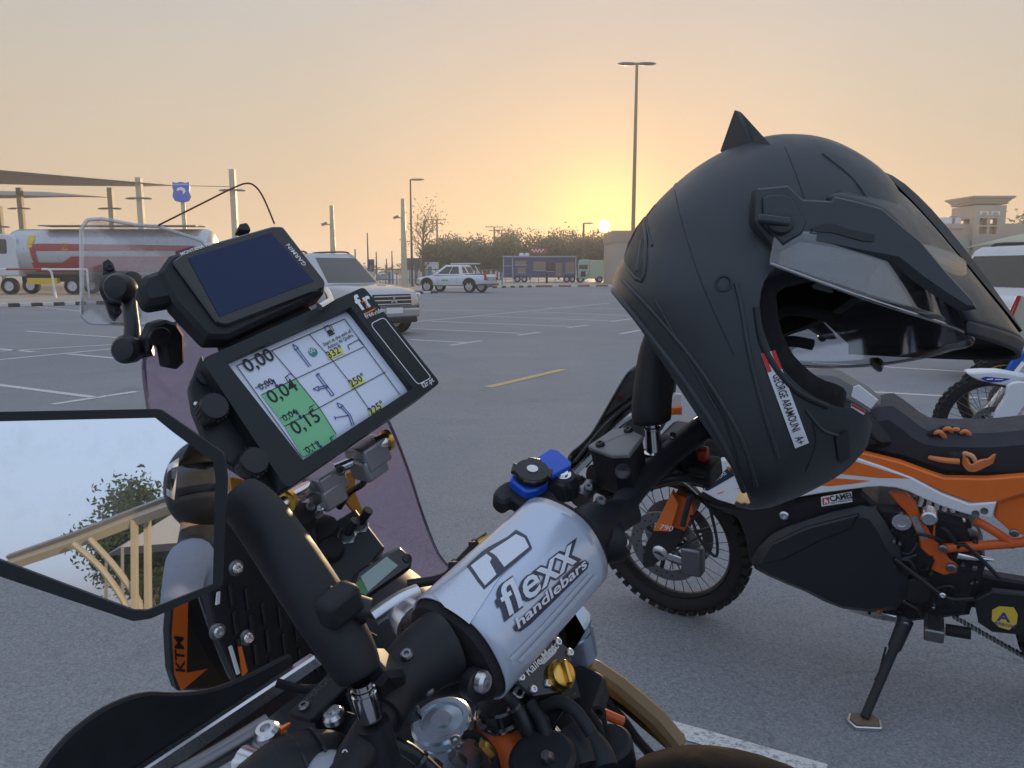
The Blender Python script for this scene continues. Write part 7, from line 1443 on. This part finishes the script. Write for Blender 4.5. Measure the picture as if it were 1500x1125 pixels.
for k, (px, py) in enumerate(((238, 872), (247, 868), (256, 866), (264, 862), (272, 858))):
    c = RM(px, py, 23 + k); c.z = 0; x_ = V((1, .2, 0)).normalized()
    m = MB().tube(smooth_open([c - x_ * .3, c - x_ * .3 + V((0, 0, .45)), c - x_ * .18 + V((0, 0, .72)), c + V((0, 0, .80)), c + x_ * .18 + V((0, 0, .72)), c + x_ * .3 + V((0, 0, .45)), c + x_ * .3], 4), .03, 8)
    tag(m.build('bike_rack', WHT), 'white tubular bicycle hoop in a row, seen in the mirror', 'bike rack', 'bicycle hoops in the mirror')
# ---- rider standing behind, helmet on
hd_ = RM(300, 705, 2.0); px_, py_ = hd_.x, hd_.y; hz = hd_.z; s_ = hz / 1.60
person = thing('person', 'rider in a black helmet and white blue jersey standing behind, seen in the mirror', 'person', (px_, py_, 0))
J = {}
TWA = R(62)
def jt(n, x, y, z, r): J[n] = (V((px_ + x * math.cos(TWA) + y * math.sin(TWA), py_ + y * math.cos(TWA) - x * math.sin(TWA), z * s_)), r)
jt('pel', 0, 0, .95, .135); jt('bel', 0, .01, 1.10, .125); jt('che', 0, .01, 1.28, .145); jt('nck', 0, .0, 1.43, .06); jt('hed', 0, .01, 1.56, .085); jt('top', 0, .01, 1.66, .07)
E_ = [('pel', 'bel'), ('bel', 'che'), ('che', 'nck'), ('nck', 'hed'), ('hed', 'top')]
for s, n in ((1, 'l'), (-1, 'r')):
    jt(n + 'sh', .19 * s, 0, 1.38, .062); jt(n + 'el', .26 * s, -.02, 1.10, .045); jt(n + 'wr', .27 * s, .10, .88, .030); jt(n + 'pa', .27 * s, .14, .81, .032)
    jt(n + 'hi', .10 * s, 0, .90, .09); jt(n + 'kn', .12 * s, .02, .50, .062); jt(n + 'an', .12 * s, -.01, .10, .042); jt(n + 'to', .13 * s, .14, .035, .035)
    E_ += [('che', n + 'sh'), (n + 'sh', n + 'el'), (n + 'el', n + 'wr'), (n + 'wr', n + 'pa'), ('pel', n + 'hi'), (n + 'hi', n + 'kn'), (n + 'kn', n + 'an'), (n + 'an', n + 'to')]
    for k in range(4):
        jt(n + 'f%d' % k, (.27 + (-.024 + .016 * k)) * s, .16, .765 - .004 * (k % 3), .0095); jt(n + 'g%d' % k, (.27 + (-.024 + .016 * k)) * s, .155, .72 - .006 * ((k + 1) % 3), .0085); E_ += [(n + 'pa', n + 'f%d' % k), (n + 'f%d' % k, n + 'g%d' % k)]
    jt(n + 'th', .235 * s, .17, .79, .010); jt(n + 'tj', .222 * s, .185, .755, .009); E_ += [(n + 'pa', n + 'th'), (n + 'th', n + 'tj')]
ks = list(J); me = bpy.data.meshes.new('body'); me.from_pydata([J[k][0] for k in ks], [(ks.index(a), ks.index(b)) for a, b in E_], [])
ob = bpy.data.objects.new('body', me); COL.objects.link(ob); skm = ob.modifiers.new('skin', 'SKIN'); ob.modifiers.new('sub', 'SUBSURF').levels = 2
for i, k in enumerate(ks): me.skin_vertices[0].data[i].radius = (J[k][1], J[k][1]); me.skin_vertices[0].data[i].use_root = (k == 'pel')
dg = bpy.context.evaluated_depsgraph_get(); bme = bpy.data.meshes.new_from_object(ob.evaluated_get(dg)); ob.modifiers.clear(); ob.data = bme
def cloth_mat():
    m = bpy.data.materials.new('rider_clothes'); m.use_nodes = True; t = m.node_tree; b = t.nodes['Principled BSDF']; b.inputs['Roughness'].default_value = .85; return m
bme.materials.clear()
for mt in (mat('jersey_white', (.26, .31, .42), .85, var=.1), mat('vest_black', (.02, .02, .025), .8), mat('trousers_blue', (.16, .20, .28), .85, var=.2), mat('glove_dark', (.03, .03, .03), .8), mat('skin_tone', (.42, .26, .19), .6), mat('belt_red', (.35, .03, .04), .7), mat('boot_black', (.02, .02, .02), .6)): bme.materials.append(mt)
for p in bme.polygons:
    c = p.center; x, z = abs((c.x - px_) * math.cos(TWA) - (c.y - py_) * math.sin(TWA)), c.z / s_
    if z > 1.46: i = 4
    elif z > 1.0 and x < .145: i = 1
    elif z > .98 and x < .2: i = 5 if z < 1.03 else 0
    elif x > .2 and z < .87: i = 3
    elif x > .16 and z > .86: i = 2 if (z < 1.16 and z > 1.10) else 0
    elif z > .28: i = 2
    else: i = 6
    p.material_index = i
bme.polygons.foreach_set('use_smooth', [True] * len(bme.polygons)); attach(ob, person)
hc = J['hed'][0] + V((0, -.005, .03)); rh = MB()
def hpt(a, b):
    th, ph = 2 * math.pi * a, math.pi * b; r = V((.125 * math.sin(ph) * math.cos(th), .155 * math.sin(ph) * math.sin(th), .145 * math.cos(ph)))
    if r.z < -.03: r.y += max(0, math.sin(th)) * .035 * math.sin(ph)
    return hc + r
m = MB(); n1, n2 = 36, 22; vs = [hpt(i / n1, .002 + .90 * j / (n2 - 1)) for i in range(n1) for j in range(n2)]; fs = []
for i in range(n1):
    for j in range(n2 - 1):
        c = sum((vs[k] - hc for k in (i * n2 + j, ((i + 1) % n1) * n2 + j, ((i + 1) % n1) * n2 + j + 1, i * n2 + j + 1)), V()) / 4
        if c.y > .06 and -.045 < c.z < .045: continue
        fs.append((i * n2 + j, ((i + 1) % n1) * n2 + j, ((i + 1) % n1) * n2 + j + 1, i * n2 + j + 1))
m.add(vs, fs); hh = m.build('helmet', BLKM, person, smooth=60, solid=.012)
pk_ = MB(); pk_.surf(lambda a, b: hc + V(((2 * b - 1) * .10, .09 + .14 * a, .085 + .03 * a - .03 * (2 * b - 1) ** 2)), 8, 9); pk_.build('helmet_peak', HDK, hh, smooth=60, solid=.004)
MB().ball(hc + V((.035, .088, .012)), (.012, .008, .007)).build('eye', WHT, hh); MB().ball(hc + V((-.035, .088, .012)), (.012, .008, .007)).build('eye', WHT, hh); MB().ball(hc + V((0, .098, -.018)), (.012, .016, .018)).build('nose', MATS['skin_tone'], hh)
for s in (-1, 1): MB().add([hc + V((s * .118, .02, .06)), hc + V((s * .10, .09, .07)), hc + V((s * .112, .075, -.05)), hc + V((s * .124, .03, -.03))], [(0, 1, 2, 3)]).build('helmet_trim', WHT, hh, solid=.002)
MB().surf(lambda a, b: hc + V((.120 * math.sin(R(-70 + 140 * a)), .150 * math.cos(R(-70 + 140 * a)) + .006, -.045 + .09 * b)), 16, 4).build('helmet_visor', pane('dark_visor', (.12, .13, .16), .08, .10, .3), hh, smooth=60, solid=.002)
# ================================================================== dusty air
hz = MB().abox((-940, -940, -1), (940, 1540, 16)).build('haze', bpy.data.materials.new('dusty_air'), smooth=0); tag(hz, kind='stuff'); hm2 = hz.data.materials[0]; hm2.use_nodes = True; t = hm2.node_tree; t.nodes.clear()
vo_ = t.nodes.new('ShaderNodeVolumePrincipled'); vo_.inputs['Color'].default_value = (.92, .86, .80, 1); vo_.inputs['Density'].default_value = .0022; vo_.inputs['Anisotropy'].default_value = .35
t.links.new(vo_.outputs[0], t.nodes.new('ShaderNodeOutputMaterial').inputs['Volume'])
